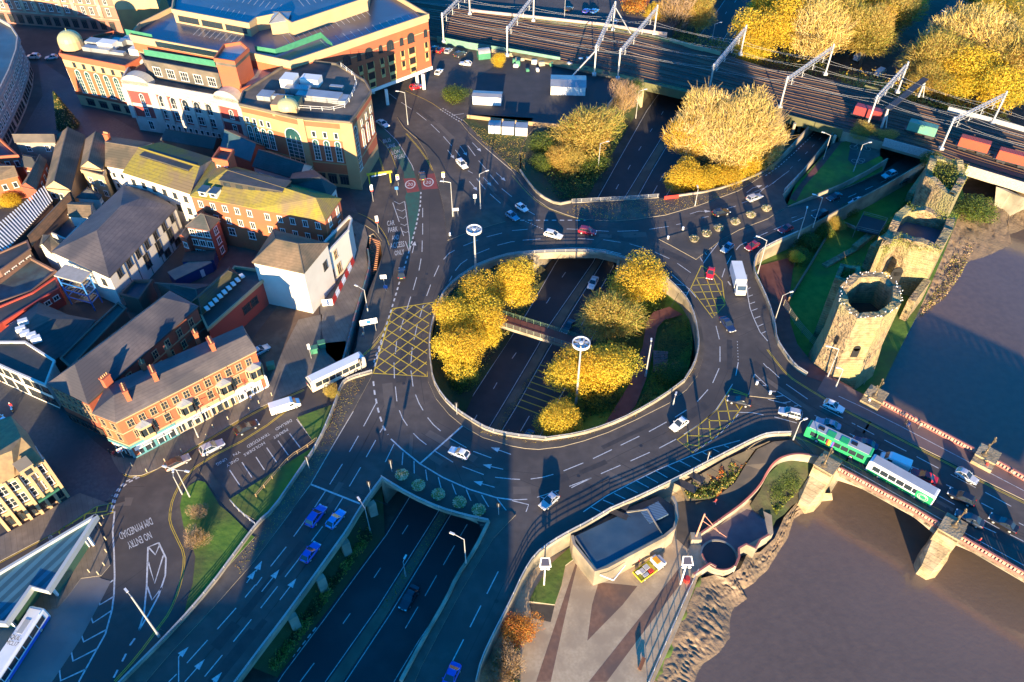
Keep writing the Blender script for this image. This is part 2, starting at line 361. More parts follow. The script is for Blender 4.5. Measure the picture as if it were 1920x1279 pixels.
# ramps: slip road and riverside road going down under the railway
def ribbon(mb, L, R, m=0):
    L = GP(L); R = GP(R)
    for i in range(len(L)-1): mb.face([L[i], L[i+1], R[i+1], R[i]][::-1], m)
sL = [(1430, 324, 0), (1455, 308, -1), (1490, 277, -2.6), (1522, 247, -4.2), (1560, 215, -5.8), (1640, 150, -6.8), (1700, 95, -6.9), (1790, -10, -6.9), (1830, -60, -6.9)]
sR = [(1468, 366, 0), (1490, 343, -1), (1522, 310, -2.6), (1560, 266, -4.2), (1600, 228, -5.8), (1690, 165, -6.8), (1750, 105, -6.9), (1830, 10, -6.9), (1880, -60, -6.9)]
rL = [(1477, 388, 0), (1520, 374, -.8), (1575, 357, -2), (1620, 338, -3), (1655, 322, -4.2), (1710, 285, -5.5), (1790, 250, -6.8)]
rR = [(1494, 439, 0), (1530, 425, -.8), (1575, 405, -2), (1645, 372, -3), (1692, 350, -4.2), (1750, 320, -5.5), (1850, 270, -6.8)]
mb = MB(); ribbon(mb, sL, sR); slip = struct('slip_road', mb, asphalt)
mb = MB(); ribbon(mb, rL, rR); rroad = struct('riverside_road', mb, asphalt)
mb = MB()
mb.wall(GP(rR), -9, .75, .35, 0, 0)
mb.wall(GP(sR[:5]), -8, .2, .35); mb.wall(GP(rL[:5]), -7, .15, .3); mb.wall(GP(sL[:5]), -8, .1, .35)
struct('ramp_walls', mb, conc_w)
mb = MB(); mb.poly([GP([(1476, 385), (1492, 345), (1522, 314), (1562, 270), (1600, 262), (1655, 296), (1655, 320), (1620, 337), (1575, 356), (1520, 373)], -1.5)], 0)
struct('sunken_lawn', mb, grass)
mb = MB(); mb.poly([GP([(1480, 372), (1500, 345), (1538, 300), (1562, 268), (1578, 266), (1545, 308), (1508, 350), (1492, 378)], -1.42)], 0); struct('red_footpath', mb, redpath)
mb = MB(); mb.poly([GP([(1590, 300), (1596, 262), (1650, 262), (1650, 292), (1622, 306), (1600, 310)], -1.44)], 0); struct('mural_terrace', mb, tarpath)
# embankments: sloped grass sheets with a rough surface
def bankmesh(name, top, bot, m, n=26, rows=8, amp=.25, seed=0, label=None, gul=0, kind='structure'):
    def rs(L):
        P = [G(*p) for p in L]; D = [0]
        for a, b in zip(P, P[1:]): D.append(D[-1]+(b-a).length)
        o = []
        for i in range(n+1):
            t = D[-1]*i/n; k = 0
            while k < len(P)-2 and D[k+1] < t: k += 1
            o.append(P[k].lerp(P[k+1], min(1, (t-D[k])/max(1e-6, D[k+1]-D[k]))))
        return o
    A, B = rs(top), rs(bot); mb = MB(); idx = {}
    for i in range(n+1):
        for j in range(rows+1):
            t = j/rows; p = A[i].lerp(B[i], t); w = sin(pi*t)**.7 if t < 1 else 0
            nz = noise.fractal(Vector((p.x*.35+seed, p.y*.35, 0)), 1, 2, 4)*amp
            if gul: nz += abs(noise.noise(Vector((i*gul+seed, j*.16, 3))))*-.75*w+.25*w+noise.noise(Vector((i*gul*2.3, j*.3, 7)))*.13*w
            idx[i, j] = len(mb.v); mb.v.append((p.x, p.y, p.z+nz*(w if t > 0 else 0)))
    up = None
    for i in range(n):
        for j in range(rows):
            f = (idx[i, j], idx[i+1, j], idx[i+1, j+1], idx[i, j+1])
            if up is None:
                a, b, c = (Vector(mb.v[k]) for k in f[:3]); up = (b-a).cross(c-a).z > 0
            mb.f.append(f if up else f[::-1]); mb.m.append(0)
    return struct(name, mb, m, kind, sm=True)
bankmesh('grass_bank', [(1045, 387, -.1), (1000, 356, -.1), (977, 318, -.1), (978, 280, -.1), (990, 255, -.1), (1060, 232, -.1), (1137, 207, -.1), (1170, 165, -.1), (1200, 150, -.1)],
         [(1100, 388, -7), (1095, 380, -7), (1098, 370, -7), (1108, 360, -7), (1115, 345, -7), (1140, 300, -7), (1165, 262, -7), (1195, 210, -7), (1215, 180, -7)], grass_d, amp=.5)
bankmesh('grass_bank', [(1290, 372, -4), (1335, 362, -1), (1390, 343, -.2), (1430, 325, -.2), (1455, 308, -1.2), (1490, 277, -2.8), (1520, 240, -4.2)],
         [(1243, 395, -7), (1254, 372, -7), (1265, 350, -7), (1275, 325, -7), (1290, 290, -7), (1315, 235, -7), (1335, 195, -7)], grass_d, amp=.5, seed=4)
# pit: banks on both sides of the cutting, paths, grass
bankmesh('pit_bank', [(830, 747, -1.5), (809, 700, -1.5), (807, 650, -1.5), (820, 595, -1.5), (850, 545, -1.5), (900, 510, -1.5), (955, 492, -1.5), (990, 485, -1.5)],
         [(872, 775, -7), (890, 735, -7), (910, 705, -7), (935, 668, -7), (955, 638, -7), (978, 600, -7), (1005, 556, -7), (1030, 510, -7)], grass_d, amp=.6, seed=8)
bankmesh('pit_bank', [(1165, 500, -2.5), (1215, 512, -3), (1262, 545, -3), (1290, 590, -3), (1300, 640, -3), (1292, 690, -3), (1250, 738, -3), (1160, 785, -3), (1060, 820, -3.5), (1010, 828, -4)],
         [(1180, 510, -7), (1160, 550, -7), (1145, 585, -7), (1125, 625, -7), (1105, 665, -7), (1085, 705, -7), (1050, 765, -7), (1035, 795, -7), (1022, 815, -7), (1000, 835, -7)], grass, amp=.4, seed=15)
# mud banks of the river
bankmesh('mud_bank', [(1215, 1300, -5.3), (1262, 1199, -5.3), (1285, 1146, -5.3), (1312, 1085, -5.3), (1340, 1078, -5.3), (1360, 1084, -5.3), (1388, 1066, -5.3), (1400, 1040, -6), (1425, 1035, -6), (1452, 1010, -6), (1470, 970, -6), (1500, 935, -6), (1530, 930, -6)],
         [(1295, 1330, -7.5), (1305, 1279, -7.5), (1318, 1249, -7.5), (1352, 1225, -7.5), (1374, 1199, -7.5), (1370, 1168, -7.5), (1374, 1150, -7.5), (1404, 1124, -7.5), (1392, 1108, -7.5), (1414, 1096, -7.5), (1440, 1070, -7.5), (1478, 1010, -7.5), (1488, 975, -7.5), (1515, 960, -7.5)], mud, n=230, rows=30, amp=.3, gul=.3)
bankmesh('mud_bank', [(1700, 600, -6), (1735, 520, -6), (1770, 450, -5), (1800, 400, -5), (1860, 372, -5), (1940, 340, -5), (2010, 320, -5)],
         [(1717, 600, -7.5), (1755, 560, -7.5), (1785, 535, -7.5), (1780, 503, -7.5), (1815, 494, -7.5), (1853, 484, -7.5), (1899, 461, -7.5), (1888, 446, -7.5), (1922, 432, -7.5), (1990, 425, -7.5)], mud, n=170, rows=28, amp=.3, gul=.33, seed=9)
bankmesh('ramp_bank', [(1406, 948, -3.6), (1425, 920, -3), (1440, 890, -2.2), (1462, 868, -1.4), (1495, 860, -1), (1538, 870, -1)], [(1448, 990, -5.4), (1455, 975, -5.4), (1470, 965, -5.4), (1485, 948, -5.4), (1505, 936, -5.4), (1532, 928, -5.2)], grass_d, n=24, rows=8, amp=.6, seed=6)
bankmesh('bank_weeds', [(1228, 1275, -5.2), (1262, 1195, -5.2), (1286, 1140, -5.2), (1312, 1079, -5.2)], [(1250, 1290, -6.7), (1280, 1212, -6.7), (1302, 1160, -6.7), (1328, 1092, -6.7)], grass, n=60, rows=8, amp=.8, seed=3)
# ---------------------------------------------------------------- pavements and lawns (raised 0.12)
def slab(name, pts, top=paving, z=0.0, h=.12, kb=kerb, sm=2):
    mb = MB(); P = GP(pts, z); mb.prism(P, z-.03, z+h, 0, 1); return struct(name, mb, [kb, top])
slab('traffic_island', T(480, 0, 1058, 880, 1110, 960, 1190, 1030, 1290, 1100, 1370, 1190, 1415, 1279)+T(480, 320, 1450, 50, 1530, 130, 1640, 230, 1760, 310, 1870, 382, 1590, 465, 1437, 525, 1410, 290, 1370, 120, 1330, 0)+T(480, 0, 1270, 1140, 1200, 1030, 1120, 960), tarpath)
slab('pavement', T(480, 0, 1520, 900, 1600, 1000, 1700, 1092, 1918, 1279)+T(960, 320, 90, 120, 180, 215, 280, 285, 400, 330, 480, 355, 560, 368, 760, 380, 920, 368, 1150, 335, 1400, 262, 1700, 152, 1800, 90, 1918, 10)+[(1432, 326), (1390, 343), (1335, 361), (1272, 370), (1180, 376), (1072, 382), (1046, 387), (1015, 372), (995, 352), (985, 335), (960, 318), (930, 285), (895, 255), (880, 238)], tarpath)
slab('planted_island', T(960, 320, 1100, 516, 1300, 458, 1500, 402, 1700, 335, 1918, 258)+T(1440, 320, 100, 215, 150, 265, 60, 320, 0, 362)+T(960, 320, 1700, 447, 1570, 520, 1380, 668, 1190, 562), tarpath)
ring_out = T(960, 640, 0, 785, 100, 803, 200, 810, 370, 790, 540, 745, 720, 682, 920, 592, 1180, 462, 1310, 362, 1390, 260, 1432, 130, 1442, 40)+T(960, 320, 1432, 1240, 1410, 1120, 1370, 1030, 1300, 930, 1210, 850)+[(1235, 512), (1205, 494), (1160, 478), (1120, 468), (1060, 467), (1006, 469), (960, 472), (922, 482), (880, 500), (848, 520), (820, 556), (805, 600)]+T(480, 640, 1290, 0, 1280, 150, 1290, 300, 1350, 430, 1450, 550, 1560, 640, 1700, 720, 1918, 785)
mb = MB(); ro = GP(ring_out, .12); ri = [Vector((p.x, p.y, .12)) for p in H1]
mb.poly([ro, ri], 1); mb.skirt(ro, -.02, 0); struct('inner_footway', mb, [kerb, tarpath])
leftfoot = [(640, 391), (680, 405), (705, 425), (722, 450), (732, 482), (736, 520), (736, 557), (727, 595), (717, 622), (690, 655), (676, 670), (664, 660), (672, 645), (680, 600), (696, 545), (709, 512), (720, 482), (716, 452), (702, 434), (680, 420), (640, 402)]
slab('pavement', leftfoot, tarpath)
slab('pavement', [(700, 697), (695, 710), (662, 771), (627, 830), (582, 908), (545, 960), (475, 1055), (400, 1140), (320, 1225), (230, 1330), (190, 1330), (250, 1260), (330, 1180), (395, 1105), (450, 1030), (485, 983), (512, 960), (555, 897), (597, 835), (625, 785), (640, 722), (662, 708), (680, 692), (692, 690)], tarpath)
slab('pavement', [(254, 860), (222, 858), (205, 848), (215, 870), (225, 885), (245, 893), (265, 892), (295, 880), (375, 832), (480, 768), (560, 732), (640, 690), (655, 668), (648, 640), (600, 645), (604, 590), (560, 600), (500, 720), (440, 760), (330, 820)], paving)
slab('plaza_paving', [(600, 566), (625, 520), (660, 460), (668, 440), (640, 418), (655, 410), (684, 424), (690, 446), (686, 470), (690, 500), (682, 530), (666, 580), (650, 640), (640, 688), (612, 662), (603, 620)], paving)
slab('yard_surface', [(470, 640), (520, 575), (596, 560), (602, 620), (600, 655), (540, 690), (505, 715), (495, 680)], mat('brown_tar', (.13, .08, .05), (.17, .11, .07), .9, scale=.7, c3=(.10, .065, .045), s3=.15), h=.1)
def lawn(pts, m=grass, z=0, h=.2, name='grass'):
    mb = MB(); P = GP(pts, z); mb.prism(P, z-.03, z+h, 1, 0); return tag(struct(name, mb, [m, kerb], 'structure'))
lawn([(338, 950), (342, 930), (355, 912), (372, 902), (385, 905), (398, 925), (412, 948), (432, 965), (470, 1003), (478, 1008), (440, 1050), (395, 1098), (345, 1158), (352, 1125), (362, 1095), (367, 1045), (360, 1020), (345, 990)])
lawn([(557, 784), (628, 758), (618, 795), (598, 828), (588, 830)])
lawn([(430, 938), (590, 838), (556, 892), (512, 956), (487, 980), (450, 960)])
slab('pavement', [(372, 880), (386, 872), (400, 890), (440, 950), (485, 985), (472, 1000), (430, 960), (400, 922)], tarpath)
slab('pavement', [(345, 1158), (368, 1095), (373, 1045), (366, 1018), (352, 990), (344, 950), (348, 930), (375, 898), (365, 893), (345, 915), (332, 945), (330, 975), (345, 1015), (350, 1040), (348, 1070), (335, 1115), (320, 1150), (300, 1180), (318, 1188)], tarpath)
slab('pavement', [(900, 985), (940, 965), (967, 966), (925, 1010), (900, 1050), (870, 1100), (848, 1140), (790, 1250), (775, 1285), (757, 1279), (795, 1206), (845, 1121), (860, 1086), (893, 1036), (918, 985)], tarpath, h=.127)
slab('planted_island', T(480, 640, 995, 880, 1060, 905, 1180, 990, 1400, 1110, 1700, 1235, 1918, 1279)+[(965, 966), (917, 980), (825, 958), (718, 899), (716, 896)], tarpath)
slab('splitter_island', [(1410, 706), (1404, 743), (1440, 747), (1460, 748), (1440, 735)], tarpath)
# pavement and lawns in the railway corner, cobbled street, town squares
slab('pavement', [(893, 250), (960, 315), (985, 334), (975, 318), (973, 290), (985, 255), (992, 235), (1000, 222), (880, 215), (868, 225)], grass_d)
slab('compound_surface', [(880, 215), (1000, 235), (1060, 230), (1137, 207), (1165, 168), (1150, 146), (960, 108), (885, 150), (878, 195)], asphalt_dark)
slab('cobbled_street', [(-60, 740), (-60, 690), (20, 690), (90, 745), (180, 830), (218, 860), (235, 900), (200, 940), (140, 945), (90, 900), (30, 830), (-60, 820)], cobble, h=.04)
slab('town_square', [(70, 110), (130, 150), (160, 190), (265, 250), (450, 290), (640, 330), (680, 420), (600, 420), (420, 290), (230, 262), (60, 262), (40, 250), (80, 180)], cobble, h=.05)
slab('pavement', [(130, 935), (150, 925), (205, 945), (180, 950), (110, 995), (-60, 1085), (-60, 1040), (60, 975)], paving)
slab('bus_bay_surface', [(-60, 1250), (0, 1165), (100, 1110), (160, 1060), (190, 1085), (208, 1090), (190, 1125), (150, 1200), (90, 1290), (60, 1340), (-60, 1340)], mat('pale_concrete', (.22, .19, .17), (.27, .235, .21), .85, scale=.4, c3=(.18, .16, .15), s3=.2), h=.03)
slab('bus_station_pavement', [(-60, 1240), (30, 1150), (60, 1150), (110, 1140), (130, 1115), (152, 1085), (190, 1080), (207, 1060), (200, 1030), (192, 1005), (180, 975), (160, 985), (60, 1080), (-60, 1160)], paving)
# quay paving bands
mb = MB()
for poly in (T(960, 959, 490, 350, 180, 1279, 290, 1279, 380, 870, 450, 560, 490, 400), T(960, 959, 650, 530, 940, 560, 830, 700, 565, 970, 600, 700), T(960, 959, 575, 1279, 900, 870, 1250, 430, 1250, 560, 960, 940, 710, 1279)):
    mb.poly([GP(poly, QZ+.006)])
struct('quay_paving_bands', mb, mat('brown_setts', (.19, .10, .06), (.25, .135, .08), .85, scale=1.5, c3=(.14, .09, .065), s3=.3))
lawn(T(960, 959, 440, 270, 480, 310, 480, 350, 400, 410, 370, 560, 320, 705, 130, 680, 170, 590, 290, 400), grass, QZ, .3)
mb = MB(); mb.poly([GP(T(960, 959, 130, 690, 320, 705, 290, 830, 150, 800), QZ+.01)]); struct('quay_soil', mb, soil)
mb = MB(); ribbon(mb, [(1482, 825, .05), (1450, 828, -.3), (1420, 842, -1.2), (1398, 872, -2.4), (1378, 905, -3.4), (1340, 935, -4.3), (1290, 945, -4.44)], [(1537, 862, .05), (1490, 856, -.3), (1455, 867, -1.2), (1438, 885, -2.4), (1423, 915, -3.4), (1390, 948, -4.3), (1300, 1000, -4.44)])
mb.poly([GP([(1235, 948), (1290, 938), (1345, 932), (1392, 946), (1350, 985), (1302, 1008), (1290, 1030), (1268, 1010), (1268, 960)], QZ+.01)]); struct('ramp_path', mb, tarpath)
mb = MB(); mb.wall(smooth(GP([(1540, 864, .05), (1513, 858, -.1), (1490, 856, -.3), (1465, 862, -.8), (1450, 872, -1.5), (1438, 888, -2.4), (1423, 917, -3.4), (1390, 950, -4.2), (1340, 985, -4.4), (1305, 1010, -4.4)])), -3, 1.0, .35, 0, 1, True)
single('curved_ramp_wall', mb, [conc, mat('red_coping', (.42, .13, .10), (.36, .11, .08), .7, scale=.5)], 'curved cream wall with red coping beside the ramp to the bridge', 'wall')
bankmesh('planting_bed_soil', [(1275, 912, -1.5), (1360, 862, -1), (1415, 838, -.5), (1440, 828, -.3)], [(1288, 940, -4.3), (1335, 935, -4.3), (1375, 902, -3.4), (1395, 872, -2.4), (1416, 842, -1.2), (1444, 828, -.4)], soil, n=20, rows=6)
# red path by the castle, lower plaza
mb = MB(); ribbon(mb, [(1418, 500, -3.9), (1438, 560, -3.9), (1452, 605, -3.3), (1464, 645, -2), (1485, 682, -.8), (1512, 705, .06), (1560, 722, .1)], [(1490, 480, -3.9), (1480, 560, -3.9), (1482, 605, -3.3), (1495, 645, -2), (1522, 678, -.8), (1556, 704, .06), (1600, 728, .1)])
struct('red_footpath', mb, redpath)
mb = MB(); ribbon(mb, [(1255, 575, -2.8), (1225, 585, -2.8), (1212, 605, -2.85), (1205, 650, -2.9), (1180, 720, -2.9), (1150, 770, -3), (1130, 800, -3)], [(1280, 590, -2.8), (1245, 600, -2.8), (1232, 615, -2.85), (1226, 650, -2.9), (1212, 710, -2.9), (1192, 760, -3), (1170, 788, -3)])
struct('pit_footpath', mb, redpath)
# ---------------------------------------------------------------- road markings
Wm, Ym = MB(), MB()
DASH = []
def segs(mb, ox, oy, L, w=.17, z=0, dz=.006):
    for s in L:
        if len(s) == 4: DASH.append(GP(T(ox, oy, *s)))
        P = GP(T(ox, oy, *s), z); mb.strip(P, w, dz)
segs(Wm, 480, 320, [(1250,280,1250,350),(1250,395,1250,480),(1247,525,1245,610),(1238,660,1222,750),(1205,800,1178,895),(1160,945,1130,1045),(1108,1110,1080,1200),(1310,855,1280,940),(1372,712,1335,795),(1408,665,1445,622,1490,597),(1495,750,1535,700,1585,665),(1425,880,1470,790),(1650,625,1750,585),(1555,565,1665,520),(1730,497,1845,468),(1810,560,1918,533),(1255,1010,1228,1100),(1210,1155,1185,1270),(1655,60,1720,140),(1755,30,1818,103),(1843,135,1918,195),(1755,175,1835,245),(1590,0,1625,20)])
Wm.strip(GP(T(480,320, 1237,160,1232,260,1200,420,1170,530,1120,700,1075,840,1025,1010,955,1230,880,1450)), .34, .007, 0, (1.0,.9))
segs(Wm, 480, 320, [(1035,230,1075,250,1115,230),(1055,290,1095,305,1125,285),(1070,345,1105,360,1130,335),(1085,400,1115,412,1140,395),(1100,455,1125,465,1140,455),(1025,240,1075,385),(1085,425,1108,490),(1115,230,1150,490,1155,600),(1120,530,1150,610)])
segs(Wm, 960, 320, [(0,450,118,440),(80,522,215,512),(0,533,20,533),(410,437,495,440),(640,450,725,455),(790,455,948,450),(495,508,615,517),(685,518,815,538),(880,548,1005,585),(1030,440,1175,418),(1232,405,1270,398),(1070,610,1180,660),(1240,695,1340,765),(1425,355,1475,343),(1625,280,1680,265),(1725,243,1770,228),(1855,165,1918,110),(1680,595,1710,560,1760,535),(1612,700,1645,638),(1597,735,1575,800),(1530,1165,1555,1265),(1815,505,1918,462),(90,285,170,330),
 (0,612,190,595,430,580,560,580,700,595,820,625),(85,620,105,603),(180,612,200,595),(270,610,290,592),(365,608,385,588),(460,603,480,583),(555,603,575,583),(645,608,665,590),(735,620,757,605),
 (1200,780,1270,840,1330,890,1380,950),(1222,850,1300,862),(1280,910,1310,915),(1305,940,1335,885),(1435,695,1480,630,1550,540),(1440,605,1460,630),(1485,570,1500,590),(1410,650,1428,680),
 (1760,780,1762,850,1770,950,1785,1030,1810,1100,1860,1210,1918,1279),(1765,890,1790,875),(1770,945,1805,932),(1782,1000,1822,985),(1800,1050,1840,1035),(1820,1108,1862,1092),(1845,1168,1885,1150),(1870,1222,1905,1205)])
Wm.strip(GP(T(960,320, 60,372,550,372)), .3, .006, 0, (1.1,.9)); Wm.strip(GP(T(960,320, 100,380,235,440)), .2, .006, 0, (.35,.35)); Wm.strip(GP(T(960,320, 1620,830,1640,860)), .3, .006)
segs(Wm, 480, 640, [(1055,0,1045,95),(1172,45,1162,160),(1035,160,1038,278),(1162,220,1178,340),(1045,340,1057,450),(1197,400,1220,460,1253,518),(1075,518,1100,580,1135,632),(1287,572,1330,625,1385,673),(905,455,807,638),(957,640,930,683),(1180,690,1225,735,1278,775),(768,710,700,830),(898,742,827,868),(648,920,553,1073),(785,945,700,1088),(520,1125,440,1245),(650,1175,590,1270),(1450,725,1580,798),(1630,825,1765,875),(1345,825,1478,907),(1545,938,1708,1000),(1793,1020,1918,1033),
 (1035,770,970,905),(1103,833,1095,930),(1185,897,1187,1000),(1272,963,1287,1065),(1368,1020,1393,1122),(1470,1068,1510,1172),(1577,1112,1620,1215),(1692,1152,1750,1250),(1808,1180,1882,1275),(730,525,590,760,410,1072,255,1279)])
segs(Wm, 480, 640, [(1548,635,1390,775,1230,918),(410,1072,780,1218)], .32)
segs(Wm, 480, 640, [(1012,732,1090,805,1230,918,1400,1020,1600,1110,1800,1172,1918,1188)], .26)
Wm.strip(GP(T(480,640, 880,300,890,390,915,510,935,580,955,640,990,700)), .34, .007, 0, (1.3,1.1))
Wm.strip(GP(T(480,640, 945,0,885,200)), .34, .007, 0, (1.1,1.0))
segs(Wm, 960, 640, [(1560,38,1560,155),(1553,203,1505,313),(1470,362,1390,452),(1310,515,1222,570),(1160,605,1027,678),(955,712,815,780),(748,813,608,880),(535,912,387,972),(310,998,230,1020,140,1033),(0,1033,60,1036),(1230,735,1103,802),(1033,833,888,898),(813,930,667,993),(593,1025,430,1088),(595,1025,445,1098),(350,1118,188,1170),(215,1168,240,1178),(1697,157,1678,258),(1655,320,1600,410,1530,515,1465,575),(1408,622,1290,698),(1700,533,1800,535,1885,552),(0,1190,115,1185),(0,1195,125,1225,105,1279),
 (535,1279,700,1165,880,1070,1090,965,1340,860,1500,800,1710,743),(595,1243,667,1279),(682,1190,765,1225),(765,1140,850,1182),(852,1092,943,1137),(933,1047,1025,1097),(1005,1012,1095,1060),(1082,973,1167,1023),(1168,935,1255,978),(1257,897,1340,940),(1347,863,1415,900),(1430,833,1500,868),(1508,808,1555,832),(1592,782,1627,797),(1820,245,1918,338),(1820,290,1865,293),(1880,330,1918,333),(1885,165,1918,200),(1820,245,1775,400)])
Wm.strip(GP(T(960,640, 1695,545,1640,610,1530,715,1350,838)), .34, .006, 0, (1.0,.8))
Wm.strip(GP(T(960,640, 1690,0,1697,157)), .15, .006, 0, (.3,.6))
segs(Wm, 1440, 640, [(0,195,87,275),(137,322,297,433),(47,567,215,612),(388,485,563,577),(628,612,655,625),(668,632,797,700),(873,740,1038,825),(1115,865,1280,953),(1370,998,1557,1097),(1630,1133,1825,1238),(613,693,650,712),(773,887,800,905),(830,808,885,835),(1335,1075,1390,1100),(1283,1160,1400,1225),(1600,1213,1690,1260),(350,555,400,580),(1075,938,1130,960),(70,375,250,492),(60,415,115,408),(112,462,170,452),(0,375,60,375),(195,487,225,483),(0,435,140,470)])
segs(Wm, 1440, 959, [(1600,110,1710,160),(1815,173,1918,225),(1620,65,1735,130),(1880,85,1918,105)])
segs(Wm, 0, 959, [(1770,725,1630,883),(1885,810,1750,978),(1557,965,1402,1137),(1668,1077,1535,1238),(1918,548,1838,645),(1918,335,1760,500,1430,880,1100,1250),(460,740,340,950,140,1279),(1265,1279,1325,1220)])
segs(Wm, 0, 959, [(860,0,845,150,855,300,860,480,855,620,840,740,790,920,700,1080,590,1279),(750,535,650,700,510,935,320,1279),(850,515,800,550),(715,595,750,700,850,640),(655,710,698,835,835,745),(580,835,628,978,800,885),(515,950,548,1122,728,1030),(435,1090,455,1270,650,1180),
 (1190,235,1110,268,1100,560,1080,770,1040,895),(1190,235,1245,350,1240,480,1190,630,1110,780,1040,895),(1115,270,1165,325,1195,255),(1112,380,1160,540,1225,330),(1105,565,1140,665,1215,570)], .26)
Wm.strip(GP(T(0,959, 1012,952,980,995,935,1088,895,1165,830,1290)), .3, .006, 0, (1.2,1.3))
segs(Wm, 480, 959, [(388,42,283,188),(500,112,415,225),(227,265,110,412),(330,345,217,492),(45,493,0,555),(162,562,35,725),(262,0,150,150,0,345),(1817,450,1732,618),(1687,705,1605,868),(1557,960,1465,1140)])
for i in range(7): a = T(0, 640, 1040-i*30, 1020+i*14)[0]
Wm.strip(GP(T(0,640, 1045,1018,960,1060,900,1110,865,1190,845,1279)), .3, .006, 0, (.7,.5)); Wm.strip(GP(T(0,640, 1025,1012,945,1052,885,1105,848,1190,830,1279)), .3, .006, 0, (.7,.5))
segs(Wm, 0, 640, [(1722,965,1797,1078),(1815,908,1890,1022),(660,1160,850,1155),(850,1155,700,1200)])
segs(Wm, 480, 640, [(0,868,63,965),(80,798,155,908),(165,745,243,855),(252,692,332,798),(305,585,435,755)])
segs(Wm, 480, 0, [(1000,702,1055,745),(1090,768,1168,820),(1205,845,1278,903),(1312,932,1377,995),(1405,1023,1468,1095),(1588,1093,1645,1170),(1495,1125,1530,1170),(1670,1205,1725,1270),(890,910,980,980,1060,1060,1110,1140,1170,1240,1185,1279),(1720,1110,1918,1279)])
Wm.strip(GP(T(480,0, 1380,820,1530,915)), .3, .006, 0, (.6,.5)); Wm.strip(GP(T(480,0, 1400,812,1550,905)), .3, .006, 0, (.6,.5))
segs(Wm, 480, 0, [(1470,865,1560,852)])
Wm.strip(GP([(1480, 320), (1440, 350), (1400, 366)]), .12, .006)
def arrow(tail, head, z=0, hw=.55, hl=1.6, w=.16, bend=None, mb=None):
    mb = mb or Wm; a, b = G(*tail, z), G(*head, z)
    if bend: c = G(*bend, z); mb.strip([a, c], w, .007); a = c
    d = (b-a).normalized(); n = Vector((-d.y, d.x, 0)); k = b-d*hl
    mb.strip([a, k], w, .007); mb.face([k-n*hw+Vector((0, 0, .007)), k+n*hw+Vector((0, 0, .007)), b+Vector((0, 0, .007))][::-1] if ((2*n).cross(b-k)).z < 0 else [k-n*hw+Vector((0, 0, .007)), b+Vector((0, 0, .007)), k+n*hw+Vector((0, 0, .007))][::-1])
def A4(ox, oy, L, **k):
    for s in L:
        P = T(ox, oy, *s); arrow(P[0], P[-1], bend=P[1] if len(P) > 2 else None, **k)
A4(480, 0, [(1530,1095,1582,1168),(1437,1125,1487,1190),(1622,1070,1688,1137)]); A4(480, 320, [(1705,50,1765,115),(1800,15,1872,78),(1600,80,1660,150),(1172,618,1192,530)])
A4(960, 320, [(1335,325,1400,305,1492,305),(1760,165,1805,130,1878,110)]); A4(480, 640, [(1912,848,1762,795),(1853,960,1700,925),(1790,1095,1632,1050)])
A4(0, 959, [(1340,1279,1340,1090,1415,1015),(1385,1279,1535,1108),(1600,1279,1665,1205),(1850,535,1918,440)]); A4(480, 959, [(0,450,45,370),(42,602,175,435),(178,665,302,503)]); A4(0, 640, [(778,1065,912,1058)])
tw = MB()
for s in [(1140,103,1097,170),(935,423,885,498),(707,765,652,842),(437,1137,330,1279),(1585,95,1533,182),(1490,255,1405,402),(1355,480,1267,635),(1215,715,1120,877)]: tw.strip(GP(T(480, 959, *s), TZ), .15, .008)
for ox, oy, L in ((960,320,[(375,800,402,762),(258,995,287,950),(735,765,765,705),(665,885,708,808),(520,1160,560,1085),(780,140,800,103),(1052,180,1090,112),(1110,75,1145,15)]),(960,0,[(1120,860,1135,835),(1035,990,1052,965),(950,1128,970,1097),(870,1270,888,1238),(1600,105,1610,88),(1670,20,1682,0)]),(960,640,[(63,675,130,560),(0,130,32,85)]),(480,640,[(1780,358,1808,310),(1630,600,1658,552)])):
    for s in L: tw.strip(GP(T(ox, oy, *s), TZ), .15, .008)
tw.strip(GP(T(480,959, 420,880,250,1090), TZ), .25, .008, 0, (.8,.5)); tw.strip(GP(T(480,959, 450,870,275,1090), TZ), .25, .008, 0, (.8,.5))
def inset_line(pts, d, z):
    P = GP(pts, z); o = []
    for i, p in enumerate(P):
        t = (P[min(i+1, len(P)-1)]-P[max(i-1, 0)]).normalized(); o.append(p+Vector((t.y, -t.x, 0))*d)
    return o
tw.strip(inset_line(tl, .5, TZ), .13, .008); tw.strip(inset_line(mlL, -.4, TZ), .13, .008); tw.strip(inset_line(mlR, .4, TZ), .13, .008); tw.strip(inset_line(tr, -.5, TZ), .13, .008)
struct('white_markings', tw, wht, parent=troad)
ty = MB()
for s in [(208,175,245,187),(185,212,262,243),(160,257,330,318),(133,302,365,385),(108,345,340,430),(82,390,310,472),(55,435,260,508),(30,480,200,545)]: ty.strip(GP(T(960, 640, *s), TZ), .22, .008)
struct('yellow_markings', ty, yel, parent=troad)
sw = MB(); P = [G(1478, 337, -.8)+Vector((0, 0, 0)), ]
def rampstrip(mb, L, R, t0, w, dash, i0=0, i1=99):
    A, B = GP(L), GP(R); pts = [a.lerp(b, t0) for a, b in zip(A, B)][i0:i1]; mb.strip(pts, w, .01, 0, dash)
rampstrip(sw, sL, sR, .5, .13, (2, 4)); rampstrip(sw, sL, sR, .14, .25, (1, .9), 0, 4); struct('white_markings', sw, wht, parent=slip)
sw = MB(); rampstrip(sw, rL, rR, .42, .14, (3.5, 4)); struct('white_markings', sw, wht, parent=rroad)
segs(Wm, 1440, 320, [(45,443,130,405),(180,387,270,350)])
